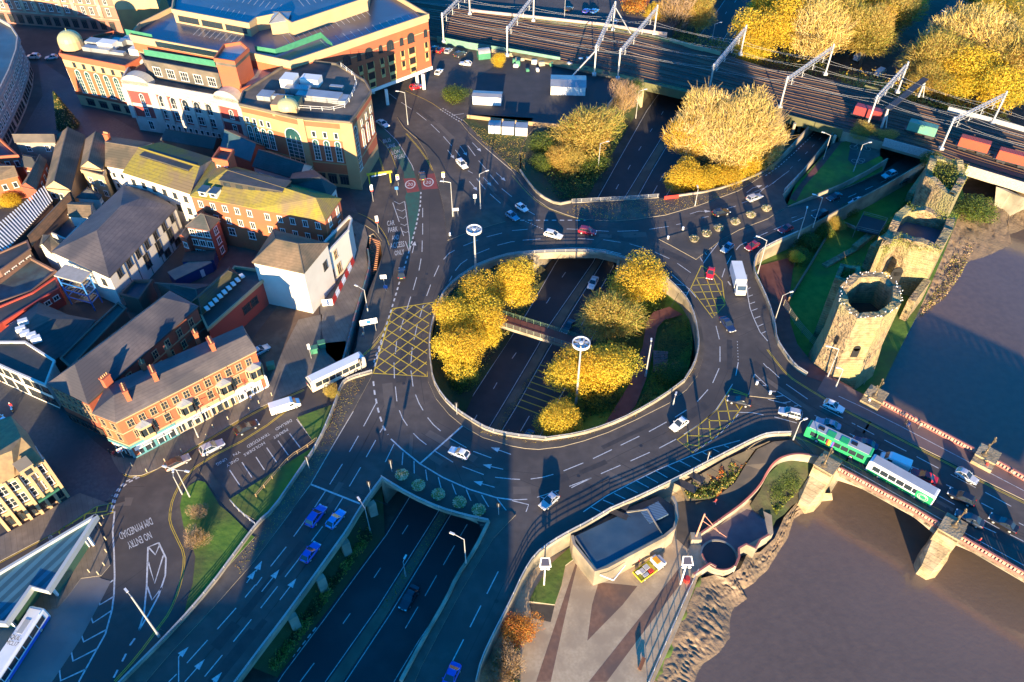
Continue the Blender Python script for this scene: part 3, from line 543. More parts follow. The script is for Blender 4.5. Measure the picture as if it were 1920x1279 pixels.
# cycle divide lines on the bridge footways are built with the bridge
def clipseg(P, a, b):
    """clip the line a->b by the convex polygon P (world xy)"""
    t0, t1 = 0.0, 1.0; d = b-a; s = 1 if area2(P) > 0 else -1
    for p, q in zip(P, P[1:]+P[:1]):
        n = Vector((-(q.y-p.y), q.x-p.x, 0))*s; den = n.dot(d); num = n.dot(p-a)
        if abs(den) < 1e-9:
            if num > 0: return None
            continue
        t = num/den
        if den > 0: t0 = max(t0, t)
        else: t1 = min(t1, t)
    return (a.lerp(b, t0), a.lerp(b, t1)) if t0 < t1 else None
def hatchbox(mb, pts, angs, sp, w=.21, outline=True):
    P = GP(pts)
    if outline: mb.strip(P+[P[0]], w*1.3, .005)
    c = sum(P, Vector())/len(P)
    for k, an in enumerate(angs):
        d = Vector((cos(an), sin(an), 0)); n = Vector((-d.y, d.x, 0))
        for i in range(-20, 21):
            q = c+n*sp*(i+.5); r = clipseg(P, q-d*60, q+d*60)
            if r: mb.strip(list(r), w, .006+.001*k)
hatchbox(Ym, [(736,579),(817,566),(811,610),(801,706),(700,700),(718,640)], (radians(52), radians(-38)), 2.35)
for s in [(1420,712,1340,885,1505,1105,1598,1005,1575,830,1520,770,1420,712),(1385,805,1445,803),(1352,860,1560,850),(1365,912,1580,905),(1410,965,1590,955),(1455,1017,1595,1005),(1485,1070,1550,1065),(1440,750,1545,1060),(1385,810,1520,1090),(1500,780,1598,1000)]: Ym.strip(GP(T(960,320,*s)), .2, .006)
for s in [(1640,355,1765,400,1725,490,1640,610,1530,710,1355,835,1240,738,1400,630,1540,510,1640,355),(1600,430,1635,590),(1545,520,1565,660),(1478,585,1490,725),(1400,640,1402,800),(1315,700,1318,790),(1660,440,1700,505),(1540,525,1700,522),(1475,595,1620,597),(1405,655,1565,660),(1320,708,1480,712),(1290,770,1400,785),(1660,380,1760,405)]: Ym.strip(GP(T(960,640,*s)), .2, .006)
hatchbox(Ym, [(110,996),(115,1007),(180,970),(212,961),(209,943),(180,950)], (radians(10), radians(100)), 1.8)
def dbl(mb, ox, oy, f, two=True, z=0):
    P = smooth(GP(T(ox, oy, *f), z), 1); mb.strip(P, .11, .005)
    if two:
        Q = []
        for i, p in enumerate(P):
            t = (P[min(i+1, len(P)-1)]-P[max(i-1, 0)]).normalized(); Q.append(p+Vector((t.y, -t.x, 0))*.28)
        mb.strip(Q, .11, .005)
dbl(Ym, 1440, 640, (0,60,50,130,150,255,300,352,430,430,600,528,800,632,1100,787,1400,938,1600,1050,1918,1205,2200,1350))
dbl(Ym, 1440, 640, (0,687,120,690,240,722,450,828,700,963,900,1068,1330,1285)); dbl(Ym, 1440, 959, (1290,0,1918,330,2200,480))
dbl(Ym, 0, 959, (1283,0,1278,80,1333,200,1388,310,1385,430,1345,600,1285,750,1175,900,1035,1090,865,1279))
dbl(Ym, 0, 640, (860,870,890,900,900,970,960,1008,1060,1014,1150,964,1500,774,1918,520,2280,360)); dbl(Ym, 0, 640, (2260,440,1918,700,1500,915,1370,1045,1300,1180,1280,1290), True)
dbl(Ym, 0, 640, (150,515,820,855), False); dbl(Ym, 0, 959, (-100,440,440,150,700,-10), False)
dbl(Ym, 480, 640, (780,120,900,20,960,-90,1000,-190), True)
dbl(Ym, 480, 320, (640,275,800,330,900,385,970,480,1000,560), False)
dbl(Ym, 480, 0, (1130,1000,1260,1150,1330,1279)); dbl(Ym, 480, 0, (1120,680,1300,760,1400,830), False)
dbl(Ym, 960, 320, (0,35,100,155,200,245,300,300,400,338,560,375), False)
dbl(Ym, 480, 0, (920,1040,1000,1120,1060,1279), False); dbl(Ym, 480, 0, (860,1060,930,1180,960,1279))
Ym.strip(GP(T(0,959,340,950,475,990)), .25, .012)
# words on the road
def word(txt, o, r, u, z=0, m=Wm, dz=.009):
    """txt laid with its baseline from pixel o to pixel r, cap height towards pixel u"""
    cu = bpy.data.curves.new('t', 'FONT'); cu.body = txt; cu.resolution_u = 2; ob = bpy.data.objects.new('t', cu); COL.objects.link(ob)
    me = ob.to_mesh(); vs = [v.co.copy() for v in me.vertices]; fs = [tuple(p.vertices) for p in me.polygons]
    cap_ = 1
    x0 = min(v.x for v in vs); x1 = max(v.x for v in vs); y1 = max(v.y for v in vs); y0 = 0
    O = G(*o, z) if not isinstance(o, Vector) else o; X = (G(*r, z) if not isinstance(r, Vector) else r)-O; Y = (G(*u, z) if not isinstance(u, Vector) else u)-O
    if abs(X.z)+abs(Y.z) < .01 and X.cross(Y).z < 0: O = O+Y; Y = -Y
    n = X.cross(Y).normalized()
    k = len(m.v)
    for v in vs: m.v.append(tuple(O+X*((v.x-x0)/(x1-x0))+Y*((v.y-y0)/(y1-y0))+n*dz))
    for f in fs: m.f.append(tuple(k+i for i in f)); m.m.append(0)
    ob.to_mesh_clear(); bpy.data.objects.remove(ob); bpy.data.curves.remove(cu)
def words(ox, oy, txt, a, b, c): 
    P = T(ox, oy, *a, *b, *c); word(txt, *P)
words(480, 320, 'CAR', (985,415), (1040,408), (982,378)); words(480, 320, 'PARK', (993,465), (1065,455), (990,428)); words(480, 320, 'AND', (1020,522), (1072,515), (1018,487))
words(480, 320, 'ACCESS', (1008,585), (1115,568), (1004,545)); words(480, 320, 'ONLY', (1042,638), (1113,625), (1038,602))
words(480, 0, 'BUS', (957,1075), (1015,1060), (950,1048)); words(480, 0, 'LANE', (985,1112), (1048,1102), (978,1086)); words(480, 0, 'LÔN', (1022,1160), (1082,1145), (1015,1128)); words(480, 0, 'FYSIAU', (1042,1200), (1122,1180), (1035,1168))
words(480, 640, 'DEILIAID', (272,600), (152,672), (262,583)); words(480, 640, 'PERMIT', (243,668), (135,735), (232,652)); words(480, 640, 'TRWYDDED', (107,700), (-60,802), (95,682)); words(480, 640, 'HOLDERS', (70,770), (-85,865), (60,752))
words(0, 640, 'YN', (1808,835), (1755,862), (1798,820)); words(0, 640, 'ONLY', (1795,890), (1703,945), (1785,872)); words(0, 640, 'UNIG', (1705,890), (1630,935), (1693,873))
words(0, 959, 'DIM MYNEDIAD', (1150,95), (905,215), (1130,45)); words(0, 959, 'NO ENTRY', (1145,200), (970,285), (1122,150)); words(0, 959, 'BUS STOP', (408,240), (390,175), (372,235))
wordY = MB()
struct('white_markings', Wm, wht, parent=ground); struct('yellow_markings', Ym, yel, parent=ground)
cm = MB()
cm.poly([GP(T(480,320, 1105,0,1182,0,1230,160,1215,340,1180,480,1152,600,1140,560,1152,480,1140,300,1118,200,1130,160), .004)], 0)
cm.poly([GP(T(480,0, 890,918,975,985,1055,1065,1105,1145,1165,1245,1175,1279,1100,1279,1040,1150,960,1050,895,985), .004)], 0)
cm.poly([GP(T(480,320, 1105,60,1195,55,1228,155,1135,168), .0045)], 1); cm.poly([GP(T(480,320, 1232,30,1340,20,1365,135,1245,143), .0045)], 1)
struct('coloured_surfacing', cm, [greentar, redtar], parent=ground)
rg = MB()
for c in ((1157,103),(1293,88)):
    C = G(*T(480,320,*c)[0]); rad = 1.75
    P = [C+Vector((cos(t)*rad*.72, sin(t)*rad*1.05, 0)) for t in [2*pi*i/24 for i in range(25)]]; rg.strip(P, .3, .008)
    word('20', C+Vector((-.75, -.7, 0)), C+Vector((.75, -.7, 0)), C+Vector((-.75, .75, 0)), m=rg)
struct('speed_roundels', rg, wht, parent=ground)
# tar repairs, worn strips and manhole covers along the lanes
pm = MB(); R0 = random.Random(21)
for k, D_ in enumerate(DASH):
    L_ = (D_[1]-D_[0]).length
    if L_ < 1.8 or L_ > 9 or k % 3 == 0: continue
    d = (D_[1]-D_[0]).normalized(); n = Vector((-d.y, d.x, 0)); c = (D_[0]+D_[1])/2+d*R0.uniform(-3, 3)+n*R0.choice((-1, 1))*R0.uniform(1.2, 2.2); l, w = R0.uniform(1.5, 6), R0.uniform(.35, 1.1)
    if R0.random() < .55:
        q = [c+d*l+n*w*R0.uniform(.8, 1.1), c+d*l-n*w, c-d*l-n*w*R0.uniform(.8, 1.1), c-d*l+n*w]; pm.face([p+Vector((0, 0, .002+.0001*(k % 15))) for p in q][::-1], R0.choice((0, 0, 1)))
    if R0.random() < .4:
        e = c+n*R0.uniform(-.6, .6)+d*R0.uniform(-4, 4); pm.face([e+Vector((.33*cos(2*pi*i/12), .33*sin(2*pi*i/12), .0045)) for i in range(12)], 2)
for D_ in DASH[::2]:
    d = (D_[1]-D_[0]).normalized(); n = Vector((-d.y, d.x, 0)); P = [D_[0]-d*5+n*1.75, D_[0]+n*1.78, D_[1]+n*1.72, D_[1]+d*5+n*1.76]; pm.strip(P, .09, .0012, 3)
struct('road_repairs', pm, [mat('tar_patch', (.040, .035, .032), (.055, .047, .042), .75, scale=.8), mat('pale_patch', (.115, .095, .078), (.13, .105, .088), .9, scale=.8), mat('manhole', (.03, .028, .026), rough=.5), mat('seam', (.04, .035, .032), rough=.8)], parent=ground)
# ---------------------------------------------------------------- parapets, rails, fences
PMC = {}
def post_mesh(w, h, m):
    k = (w, round(h, 2), m.name)
    if k not in PMC: q = MB(); q.box((0, 0, h/2), (w, w, h)); PMC[k] = q.mesh('post', [m])
    return PMC[k]
def railing(name, pts, label, base=0.0, h=1.05, wallh=.45, rails=3, post=2.5, wm=conc, rm=steel, w=.35, cat='railing', group=None, pw=.09, rr=.03):
    P = smooth(GP(pts), 1); P = [Vector((p.x, p.y, p.z+base)) for p in P]; c = P[len(P)//2]
    r = thing(name, label, cat, c, 0, group)
    if wallh:
        mb = MB(); mb.wall(P, -.25, wallh, w, 0, 0, True); part('parapet', mb, wm, r)
    if h > wallh:
        mb = MB()
        for k in range(rails):
            z = wallh+(h-wallh)*(k+1)/rails
            for a, b in zip(P, P[1:]): mb.bar(a+Vector((0, 0, z)), b+Vector((0, 0, z)), rr*2, rr*2)
        part('rails', mb, rm, r)
        pm = post_mesh(pw, h-wallh+.06, rm); acc = 0
        def pst(p): link('post', pm, r, Vector((p.x, p.y, p.z+wallh-.02))-Vector(r.location))
        pst(P[0])
        for a, b in zip(P, P[1:]):
            L = (b-a).length; pos = post-acc
            while pos < L: pst(a.lerp(b, pos/L)); pos += post
            acc = (acc+L) % post
    return r
G1, G2 = 'parapets along the roads', 'guard rails along the footways'
n0 = ring_in
railing('bridge_parapet', n0[30:]+n0[:6], 'cream parapet with steel rails over the cutting on the north side of the roundabout', .12, group=G1, h=1.1)
railing('bridge_parapet', n0[5:14], 'cream curved parapet on the river side of the roundabout island', .12, group=G1, h=.9, rails=1, wallh=.75, w=.4)
railing('bridge_parapet', n0[13:19], 'long cream parapet on the quay side of the roundabout island', .12, group=G1, h=.9, rails=1, wallh=.75, w=.4)
railing('bridge_parapet', n0[18:26], 'cream parapet with white rails curving over the cutting at the bottom of the roundabout', .12, group=G1, h=1.1)
railing('bridge_parapet', n0[25:31], 'parapet beside the yellow trees on the town side of the roundabout', .12, group=G1, h=1.0, rails=2)
railing('bridge_parapet', [(716, 899), (770, 932), (825, 957), (870, 970), (916, 980)], 'cream bridge parapet beside the round planters above the cutting', .12, group=G1, h=1.1)
railing('bridge_parapet', h2L[:-1], 'long pale parapet along the dual carriageway above the cutting', .0, group=G1, h=1.0, wallh=.35)
railing('bridge_parapet', h2R+[(918, 980)], 'ivy stained parapet between the cutting and the right hand slip road', .1, group=G1, h=.6, wallh=.6, w=.5)
railing('bridge_parapet', [(698, 700), (655, 712), (640, 724), (627, 765), (597, 835), (555, 897), (512, 960), (485, 983), (450, 1030), (395, 1105), (330, 1180), (250, 1260), (190, 1320)], 'mossy parapet with blue grey rail between the lawns and the dual carriageway', .1, group=G1, h=1.0, wallh=.5, w=.4)
railing('bridge_parapet', [(1072, 381), (1180, 375), (1235, 371)], 'white post and rail parapet over the cutting north of the roundabout', .12, group=G1, h=1.1, wallh=.15)
railing('bridge_parapet', [(1270, 369), (1335, 360), (1390, 342), (1430, 324)], 'low cream wall under the big golden trees', .12, group=G1, h=.5, wallh=.5)
railing('bridge_parapet', [(1070, 381), (1045, 386), (1015, 371), (995, 351), (975, 322)], 'low pale wall at the top of the grass bank', .12, group=G1, h=.7, wallh=.7, w=.3)
railing('bridge_parapet', QP[2:12], 'curved parapet with blue rail above the quay building', .05, group=G1, h=1.1, wallh=.5)
railing('bridge_parapet', QP[11:], 'long cream parapet between the roundabout and the planting bed', .05, group=G1, h=1.0, wallh=.55)
railing('bridge_parapet', EP, 'curved cream parapet between the roundabout exit and the castle', .05, group=G1, h=1.0, wallh=.6, w=.4)
railing('guard_rail', [(1468, 366, 0), (1490, 343, -1), (1522, 310, -2.6)], 'concrete edged rail at the tip of the sunken lawn', 1.1, group=G2, h=1.0, wallh=0)
railing('guard_rail', [(480, 987), (450, 962), (434, 944)], 'handrail beside the steps down from the lawn', .3, h=1.0, wallh=0, group=G2, post=1.5)
railing('timber_fence', T(480, 640, 460, 750, 370, 820, 265, 880, 130, 1030, 0, 1180), 'brown timber post and rail fence on the lawn below the permit car park', .2, h=1.0, wallh=0, rails=2, post=2.2, rm=mat('fence_timber', (.28, .19, .09), (.36, .25, .12), .8, scale=2), cat='fence', pw=.14, rr=.05)
railing('quay_railing', T(960, 959, 1020, 1300, 1210, 860, 1300, 650, 1390, 460), 'steel railing with hooked posts along the quay edge', 0, h=1.4, wallh=0, rails=3, post=2.4, group=G2) if 0 else railing('quay_railing', [(p[0], p[1], QZ) for p in T(960, 959, 1020, 1300, 1210, 860, 1300, 650, 1390, 460)], 'steel railing with hooked posts along the quay edge', 0, h=1.4, wallh=.12, rails=3, post=2.4)
# ---------------------------------------------------------------- buildings
WC = {}
def win_mesh(w, h, style):
    k = (round(w, 1), round(h, 1), style)
    if k in WC: return WC[k]
    mb = MB(); F, Gl = 0, 1; arch = style.startswith('arch'); f = .12
    fm = {'w': frame_w, 'd': frame_d, 's': cream}[style[-1]]; gm = glass_t if 't' in style[:-1].split('_')[-1] and '_t' in style else glass
    if style.startswith('open'):          # car park opening with pale panel below
        mb.box((0, -.01, h/2), (w, .06, h), 0, 1); mb.box((0, -.08, -.55), (w, .12, .9), 0, 0)
        for x in (-w/2, w/2): mb.box((x, -.05, h/2), (.16, .14, h), 0, 0)
        me = mb.mesh('window', [mat('spandrel', (.55, .43, .16), (.48, .36, .14), .7), black]); WC[k] = me; return me
    if style.startswith('shop'):
        mb.box((0, -.03, h/2), (w, .06, h), 0, 1); mb.box((0, -.12, h-.3), (w+.2, .25, .6), 0, 0)
        for x in (-w/2, -w/6, w/6, w/2): mb.box((x, -.08, h/2), (.12, .16, h), 0, 0)
        me = mb.mesh('window', [fm, gm]); WC[k] = me; return me
    hh = h if not arch else h-w/2
    mb.box((0, -.03, hh/2), (w, .06, hh), 0, 1)
    for x in (-w/2, w/2): mb.box((x, -.06, hh/2), (f, .14, hh), 0, 0)
    mb.box((0, -.09, -.08), (w+.35, .22, .14), 0, 0)
    if arch:
        n = 8; P = [Vector((w/2*cos(pi*i/n), -.06, hh+w/2*sin(pi*i/n))) for i in range(n+1)]
        mb.face(P[::-1], 1)
        for a, b in zip(P, P[1:]): mb.bar(a, b, .14, f*1.3, 0)
    else: mb.box((0, -.07, h+.04), (w+.25, .16, .14), 0, 0)
    rows = max(1, int(round(hh/1.1))); 
    for i in range(1, rows): mb.box((0, -.05, hh*i/rows), (w, .1, .07), 0, 0)
    nm = 3 if w > 2 else (2 if w > 1 else 1)
    for i in range(1, nm): mb.box((-w/2+w*i/nm, -.05, hh/2), (.07, .1, hh), 0, 0)
    me = mb.mesh('window', [fm, gm]); WC[k] = me; return me
def windows(par, p0, p1, rows, inset=.3, name='window', outn=1):
    """rows: (z, count, w, h, style[, start, end]) along the wall p0->p1 (outside on the right hand when outn=1)"""
    if outn < 0: p0, p1 = p1, p0
    d = (p1-p0); d.z = 0; L = d.length; d.normalize(); n = Vector((d.y, -d.x, 0)); rz = atan2(d.y, d.x)
    for r in rows:
        z, c, w, h, st = r[:5]; s, e = (r[5], r[6]) if len(r) > 6 else (.04, .96)
        if outn < 0: s, e = 1-e, 1-s
        for i in range(c):
            t = s+(e-s)*(i+.5)/c; q = p0+d*(L*t)+n*(-inset+.01)
            o = link(name, win_mesh(w, h, st), par, Vector((q.x, q.y, z))-Vector(par.location)); o.rotation_euler = (0, 0, rz)
def inset_poly(ps, k):
    s = 1 if area2(ps) > 0 else -1; n = len(ps); o = []
    for i in range(n):
        a, b, c = ps[i-1], ps[i], ps[(i+1) % n]
        d1 = (b-a).normalized(); d2 = (c-b).normalized(); n1 = Vector((-d1.y, d1.x, 0))*s; n2 = Vector((-d2.y, d2.x, 0))*s
        m = n1+n2; m = m/max(.35, m.dot(n1)) if m.length > .01 else n1
        o.append(b+m*k)
    return o
def chimney(par, p, w=1.0, d=.6, h=2.2, rz=0, z0=None, m=brick_o, pots=4):
    mb = MB(); z0 = p.z-2 if z0 is None else z0
    mb.box((p.x, p.y, (z0+p.z+h)/2), (w, d, p.z+h-z0), rz); mb.box((p.x, p.y, p.z+h+.1), (w+.2, d+.2, .22), rz)
    c = part('chimney', mb, m, par); mb = MB()
    for i in range(pots):
        t = (i+.5)/pots-.5; mb.cyl((p.x+cos(rz)*w*t, p.y+sin(rz)*w*t, p.z+h+.2), .13, .5, 8, 0, .1)
    part('chimney_pots', mb, mat('terracotta', (.5, .28, .13), rough=.8), c)
def house(name, label, px, h, roof='gable', rh=2.5, wm=brick_r, rm=slate, win=(), base=0, ridge=0, hip=0, bands=(), cat='building', group=None, custom=None, ov=.3, chim=(), par_h=.6, par_m=None, deck=None, wbase=None, skyl=()):
    E = GP(px, h); n = len(E); sg = 1 if area2(E) > 0 else -1; c = sum(E, Vector())/n
    r = thing(name, label, cat, (c.x, c.y, base), 0, group); W = inset_poly(E, ov)
    mb = MB(); up = 0
    for i in range(n):
        a, b = W[i], W[(i+1) % n]; zb = (wbase[i] if wbase else base)-.3 if not (wbase and wbase[i] > base) else wbase[i]
        q = [Vector((a.x, a.y, zb)), Vector((b.x, b.y, zb)), Vector((b.x, b.y, h)), Vector((a.x, a.y, h))]
        mb.face(q if sg > 0 else q[::-1])
    if wbase or base > 2: mb.poly([[Vector((p.x, p.y, max(wbase or [base]))) for p in W]], 0, True)
    rb = MB()
    if roof == 'flat':
        dz = -.25; rb.poly([[Vector((p.x, p.y, h+dz)) for p in W]]); part('roof', rb, rm, r)
        pm_ = MB(); I = inset_poly(E, ov/2+.15); I2 = inset_poly(E, 0)
        o = [Vector((p.x, p.y, h+par_h)) for p in I2]; i_ = [Vector((p.x, p.y, h+par_h)) for p in inset_poly(E, .4)]
        pm_.poly([o, i_]); pm_.skirt(o, h-.35)
        for k in range(n):
            a, b = i_[k], i_[(k+1) % n]; pm_.face([a, b, Vector((b.x, b.y, h-.3)), Vector((a.x, a.y, h-.3))])
        part('parapet', pm_, par_m or wm, r)
    elif roof == 'custom':
        R = [G(u, v, z) for u, v, z in custom[0]]; A = E+R
        for f in custom[1]:
            q = [A[i] for i in f]; nn = (q[1]-q[0]).cross(q[2]-q[0])
            rb.face(q if nn.z > 0 else q[::-1])
        for l in (E,): 
            for i in range(n):
                a, b = l[i], l[(i+1) % n]; q = [a, b, b-Vector((0, 0, .2)), a-Vector((0, 0, .2))]; rb.face(q)
        part('roof', rb, rm, r)
    else:
        i = ridge; a, b, c_, d_ = (E[(i+k) % 4] for k in range(4))     # ridge from the middle of edge i to the middle of edge i+2
        m1, m2 = (a+b)/2, (c_+d_)/2; R1 = m1.lerp(m2, hip)+Vector((0, 0, rh)); R2 = m2.lerp(m1, hip)+Vector((0, 0, rh))
        def fc(q):
            nn = (q[1]-q[0]).cross(q[2]-q[0]); rb.face(q if nn.z > 0 else q[::-1])
        fc([b, c_, R2, R1]); fc([d_, a, R1, R2])
        if hip > 0: fc([a, b, R1]); fc([c_, d_, R2])
        else:
            for (p, q, R) in ((a, b, R1), (c_, d_, R2)):
                cc = (p+q)/2; cen = (m1+m2)/2; s = (cen-cc).normalized()*ov
                t = [p+s, q+s, R+s-Vector((0, 0, .05))]; mb.face(t)
        for k in range(4):
            p, q = E[k], E[(k+1) % 4]; rb.face([p, q, q-Vector((0, 0, .18)), p-Vector((0, 0, .18))])
        rf = part('roof', rb, rm, r); cb = MB(); cb.bar(R1+Vector((0, 0, .04)), R2+Vector((0, 0, .04)), .25, .12)
        if hip > 0:
            for p, q in ((a, R1), (b, R1), (c_, R2), (d_, R2)): cb.bar(p+Vector((0, 0, .03)), q+Vector((0, 0, .04)), .2, .1)
        part('ridge_tiles', cb, felt if rm is not moss else mat('moss_ridge', (.3, .22, .02)), rf)
    part('wall', mb, wm, r)
    for (z0, z1, m, pr) in bands:
        o = inset_poly(E, ov-pr); bm_ = MB(); P1 = [Vector((p.x, p.y, z1)) for p in o]; I = [Vector((p.x, p.y, z1)) for p in inset_poly(E, ov+.02)]
        bm_.poly([P1, I]); bm_.skirt(P1, z0); bm_.poly([[Vector((p.x, p.y, z0)) for p in P1], [Vector((p.x, p.y, z0)) for p in I]], 0, True); part('band', bm_, m, r)
    for e, rows in win: windows(r, E[e], E[(e+1) % n], rows, ov, 'window', sg)
    for ch in chim:
        u, v, z, w, d, hh, k = ch[:7]; a, b = E[k], E[(k+1) % n]; rz = atan2(b.y-a.y, b.x-a.x); chimney(r, G(u, v, z), w, d, hh, rz, m=ch[7] if len(ch) > 7 else brick_o)
    for (u, v, z, w, l, k) in skyl:
        p = G(u, v, z)
        a, b = E[k], E[(k+1) % n]; s_ = MB(); s_.box((p.x, p.y, p.z+.1), (w, l, .2), atan2(b.y-a.y, b.x-a.x)); part('roof_light', s_, frame_d, r)
    return r, E, sg
def roofbox(par, name, u, v, z, d, m, rz=0, dz=0):
    p = G(u, v, z); mb = MB(); mb.box((p.x, p.y, z+d[2]/2+dz), d, rz); return part(name, mb, m, par)
# brick terrace with the teal shop front
RT, E, sg = house('terrace_building', 'orange brick corner terrace with bay windows, teal and white shop fronts and grey slate roof', [(216, 792), (482, 656), (455, 610), (200, 722), (172, 775)], 10.8, 'custom',
    custom=([(214, 741, 12.9), (462, 628, 12.9)], [(0, 1, 6, 5), (1, 2, 6), (2, 3, 5, 6), (3, 4, 5), (4, 0, 5)]), wm=brick_o, rm=slate,
    win=[(0, [(7.9, 12, 1.15, 1.7, 's'), (4.8, 9, 1.15, 1.9, 's'), (.4, 7, 3.4, 2.6, 'shopw')]), (4, [(7.9, 2, 1.0, 1.7, 's'), (4.8, 2, 1.0, 1.9, 's'), (.4, 1, 3.2, 2.6, 'shopw')]), (1, [(7.9, 2, 1, 1.6, 's'), (4.6, 2, 1, 1.6, 's')])],
    bands=[(10.2, 10.75, cream, .12), (6.9, 7.15, cream, .07), (3.6, 3.95, cream, .15)],
    chim=[(238, 740, 12.6, 2.2, .8, 1.7, 1), (291, 707, 12.6, 2.2, .8, 1.9, 1), (399, 653, 12.6, 2.2, .8, 1.9, 1), (318, 665, 10.8, 1.2, .8, 1.8, 1), (272, 693, 10.8, 1.2, .8, 1.8, 1), (370, 636, 10.8, 1.1, .8, 1.8, 1)])
d = (E[1]-E[0]); Lf = d.length; d.normalize(); n_ = Vector((d.y, -d.x, 0)); rz = atan2(d.y, d.x)
for t in (.145, .43, .715, .94):        # bay windows
    mb = MB(); q = E[0]+d*Lf*t-n_*.3; A = [q-d*1.7, q-d*1.0+n_*1.1, q+d*1.0+n_*1.1, q+d*1.7]
    for k in range(3):
        a, b = A[k], A[k+1]
        for z0, z1, m in ((3.9, 4.9, 0), (4.9, 6.7, 1), (6.7, 7.2, 0)): mb.face([Vector((a.x, a.y, z0)), Vector((b.x, b.y, z0)), Vector((b.x, b.y, z1)), Vector((a.x, a.y, z1))], m)
        for tt in (0, .5, 1): p = a.lerp(b, tt); mb.box((p.x, p.y, 5.8), (.16, .16, 1.9), 0, 0)
    top = q+Vector((0, 0, 0)); 
    for k in range(3):
        a, b = A[k], A[k+1]; mb.face([Vector((a.x, a.y, 7.2)), Vector((b.x, b.y, 7.2)), Vector((q.x, q.y, 8.1))], 2)
    mb.poly([[Vector((p.x, p.y, 3.9)) for p in A]], 0, True); part('bay_window', mb, [cream, glass, metal_r], RT)
for t0, t1, m in ((0, .32, teal_p), (.32, .55, mat('beige_paint', (.55, .42, .27))), (.55, .76, cream), (.76, 1, whitep)):
    mb = MB(); a, b = E[0]+d*Lf*t0-n_*.3, E[0]+d*Lf*t1-n_*.3; a = a+d*.05; b = b-d*.05; o = n_*.12
    for z0, z1 in ((3.0, 3.6), (0, .4)): c = (a+b)/2+o*.5; mb.box((c.x, c.y, (z0+z1)/2), ((b-a).length, .34, z1-z0), rz)
    for t in range(5): p = a.lerp(b, t/4)+o*.5; mb.box((p.x, p.y, 1.7), (.45, .32, 2.7), rz)
    part('shop_front', mb, m, RT)
aw = MB()
for t in (.05, .11, .2, .25, .45, .8, .85, .9): p = E[0]+d*Lf*t+n_*.35; aw.box((p.x, p.y, 2.75), (1.5, .8, .12), rz)
part('awning', aw, whitep, RT)
d5 = (E[0]-E[4]).normalized(); mb = MB(); a, b = E[4], E[0]; c = (a+b)/2; nn = Vector((d5.y, -d5.x, 0)); mb.box((c.x-nn.x*.15, c.y-nn.y*.15, 3.3), ((b-a).length-.6, .36, .6), atan2(d5.y, d5.x)); part('fascia', mb, teal_p, RT)
mb = MB()
for t in (.295, .60, .77): p = E[0]+d*Lf*t-n_*.2; mb.tube((p.x, p.y, .1), (p.x, p.y, 10.7), .07, n=6)
part('drain_pipe', mb, frame_d, RT)
# long grey roofed brick building behind it
house('brick_hall', 'long brick building with big plain grey slate roof behind the orange terrace', [(164, 757), (372, 574), (318, 545), (87, 720)], 10.8, 'custom', custom=([(140, 683, 13.9), (305, 558, 13.6)], [(0, 1, 5, 4), (1, 2, 5), (2, 3, 4, 5), (3, 0, 4)]), wm=brick_r, rm=slate,
    win=[(0, [(7.6, 8, 1.1, 1.8, 's'), (4.4, 8, 1.1, 1.8, 's')]), (3, [(8, 6, 1.0, 1.7, 's'), (5, 6, 1.0, 1.7, 's'), (.5, 3, 3, 2.4, 'shopd')])], bands=[(6.9, 7.2, cream, .06), (10.2, 10.75, frame_d, .1)],
    chim=[(202, 718, 11.5, 1.6, 1.0, 1.6, 0)])
house('street_house', 'white rendered street building with black framed bow windows and dark roof', [(86, 724), (30, 700), (-40, 668), (0, 640), (48, 640), (104, 676)], 7.2, 'flat', wm=white_r, rm=slate_d, win=[(0, [(4.4, 3, 1.8, 1.5, 'd'), (1, 3, 2.2, 1.8, 'd')]), (1, [(4.4, 4, 1.6, 1.5, 'd'), (1, 3, 2.2, 1.8, 'd')])], par_h=.15)
# white building with the big grey hipped roof
R8, E8, s8 = house('white_hall', 'large white rendered building with big plain grey hipped roof', [(96, 472), (205, 521), (332, 389), (279, 358), (233, 347)], 9.0, 'custom', custom=([(181, 432, 11.9), (226, 386, 11.9), (262, 372, 11.2)], [(0, 1, 5), (1, 2, 6, 5), (2, 3, 7, 6), (3, 4, 7), (4, 0, 5, 6), (4, 6, 7)]), wm=white_r, rm=slate,
    win=[(1, [(6.6, 7, 1.3, 1.9, 'd', .06, .97), (2.4, 3, 1.7, 3.6, 'd', .36, .9), (.6, 2, 2.0, 1.6, 'd', .62, .95)]), (0, [(5.5, 1, 1.2, 1.6, 'd', .7, .95)])])
mb = MB()
for t in (.2, .32, .46, .62, .78, .93): p = E8[1].lerp(E8[2], t); q = (E8[2]-E8[1]).normalized(); o = Vector((q.y, -q.x, 0))*(-.2); mb.tube((p.x+o.x, p.y+o.y, .1), (p.x+o.x, p.y+o.y, 8.8), .07, n=6)
part('drain_pipe', mb, frame_d, R8)
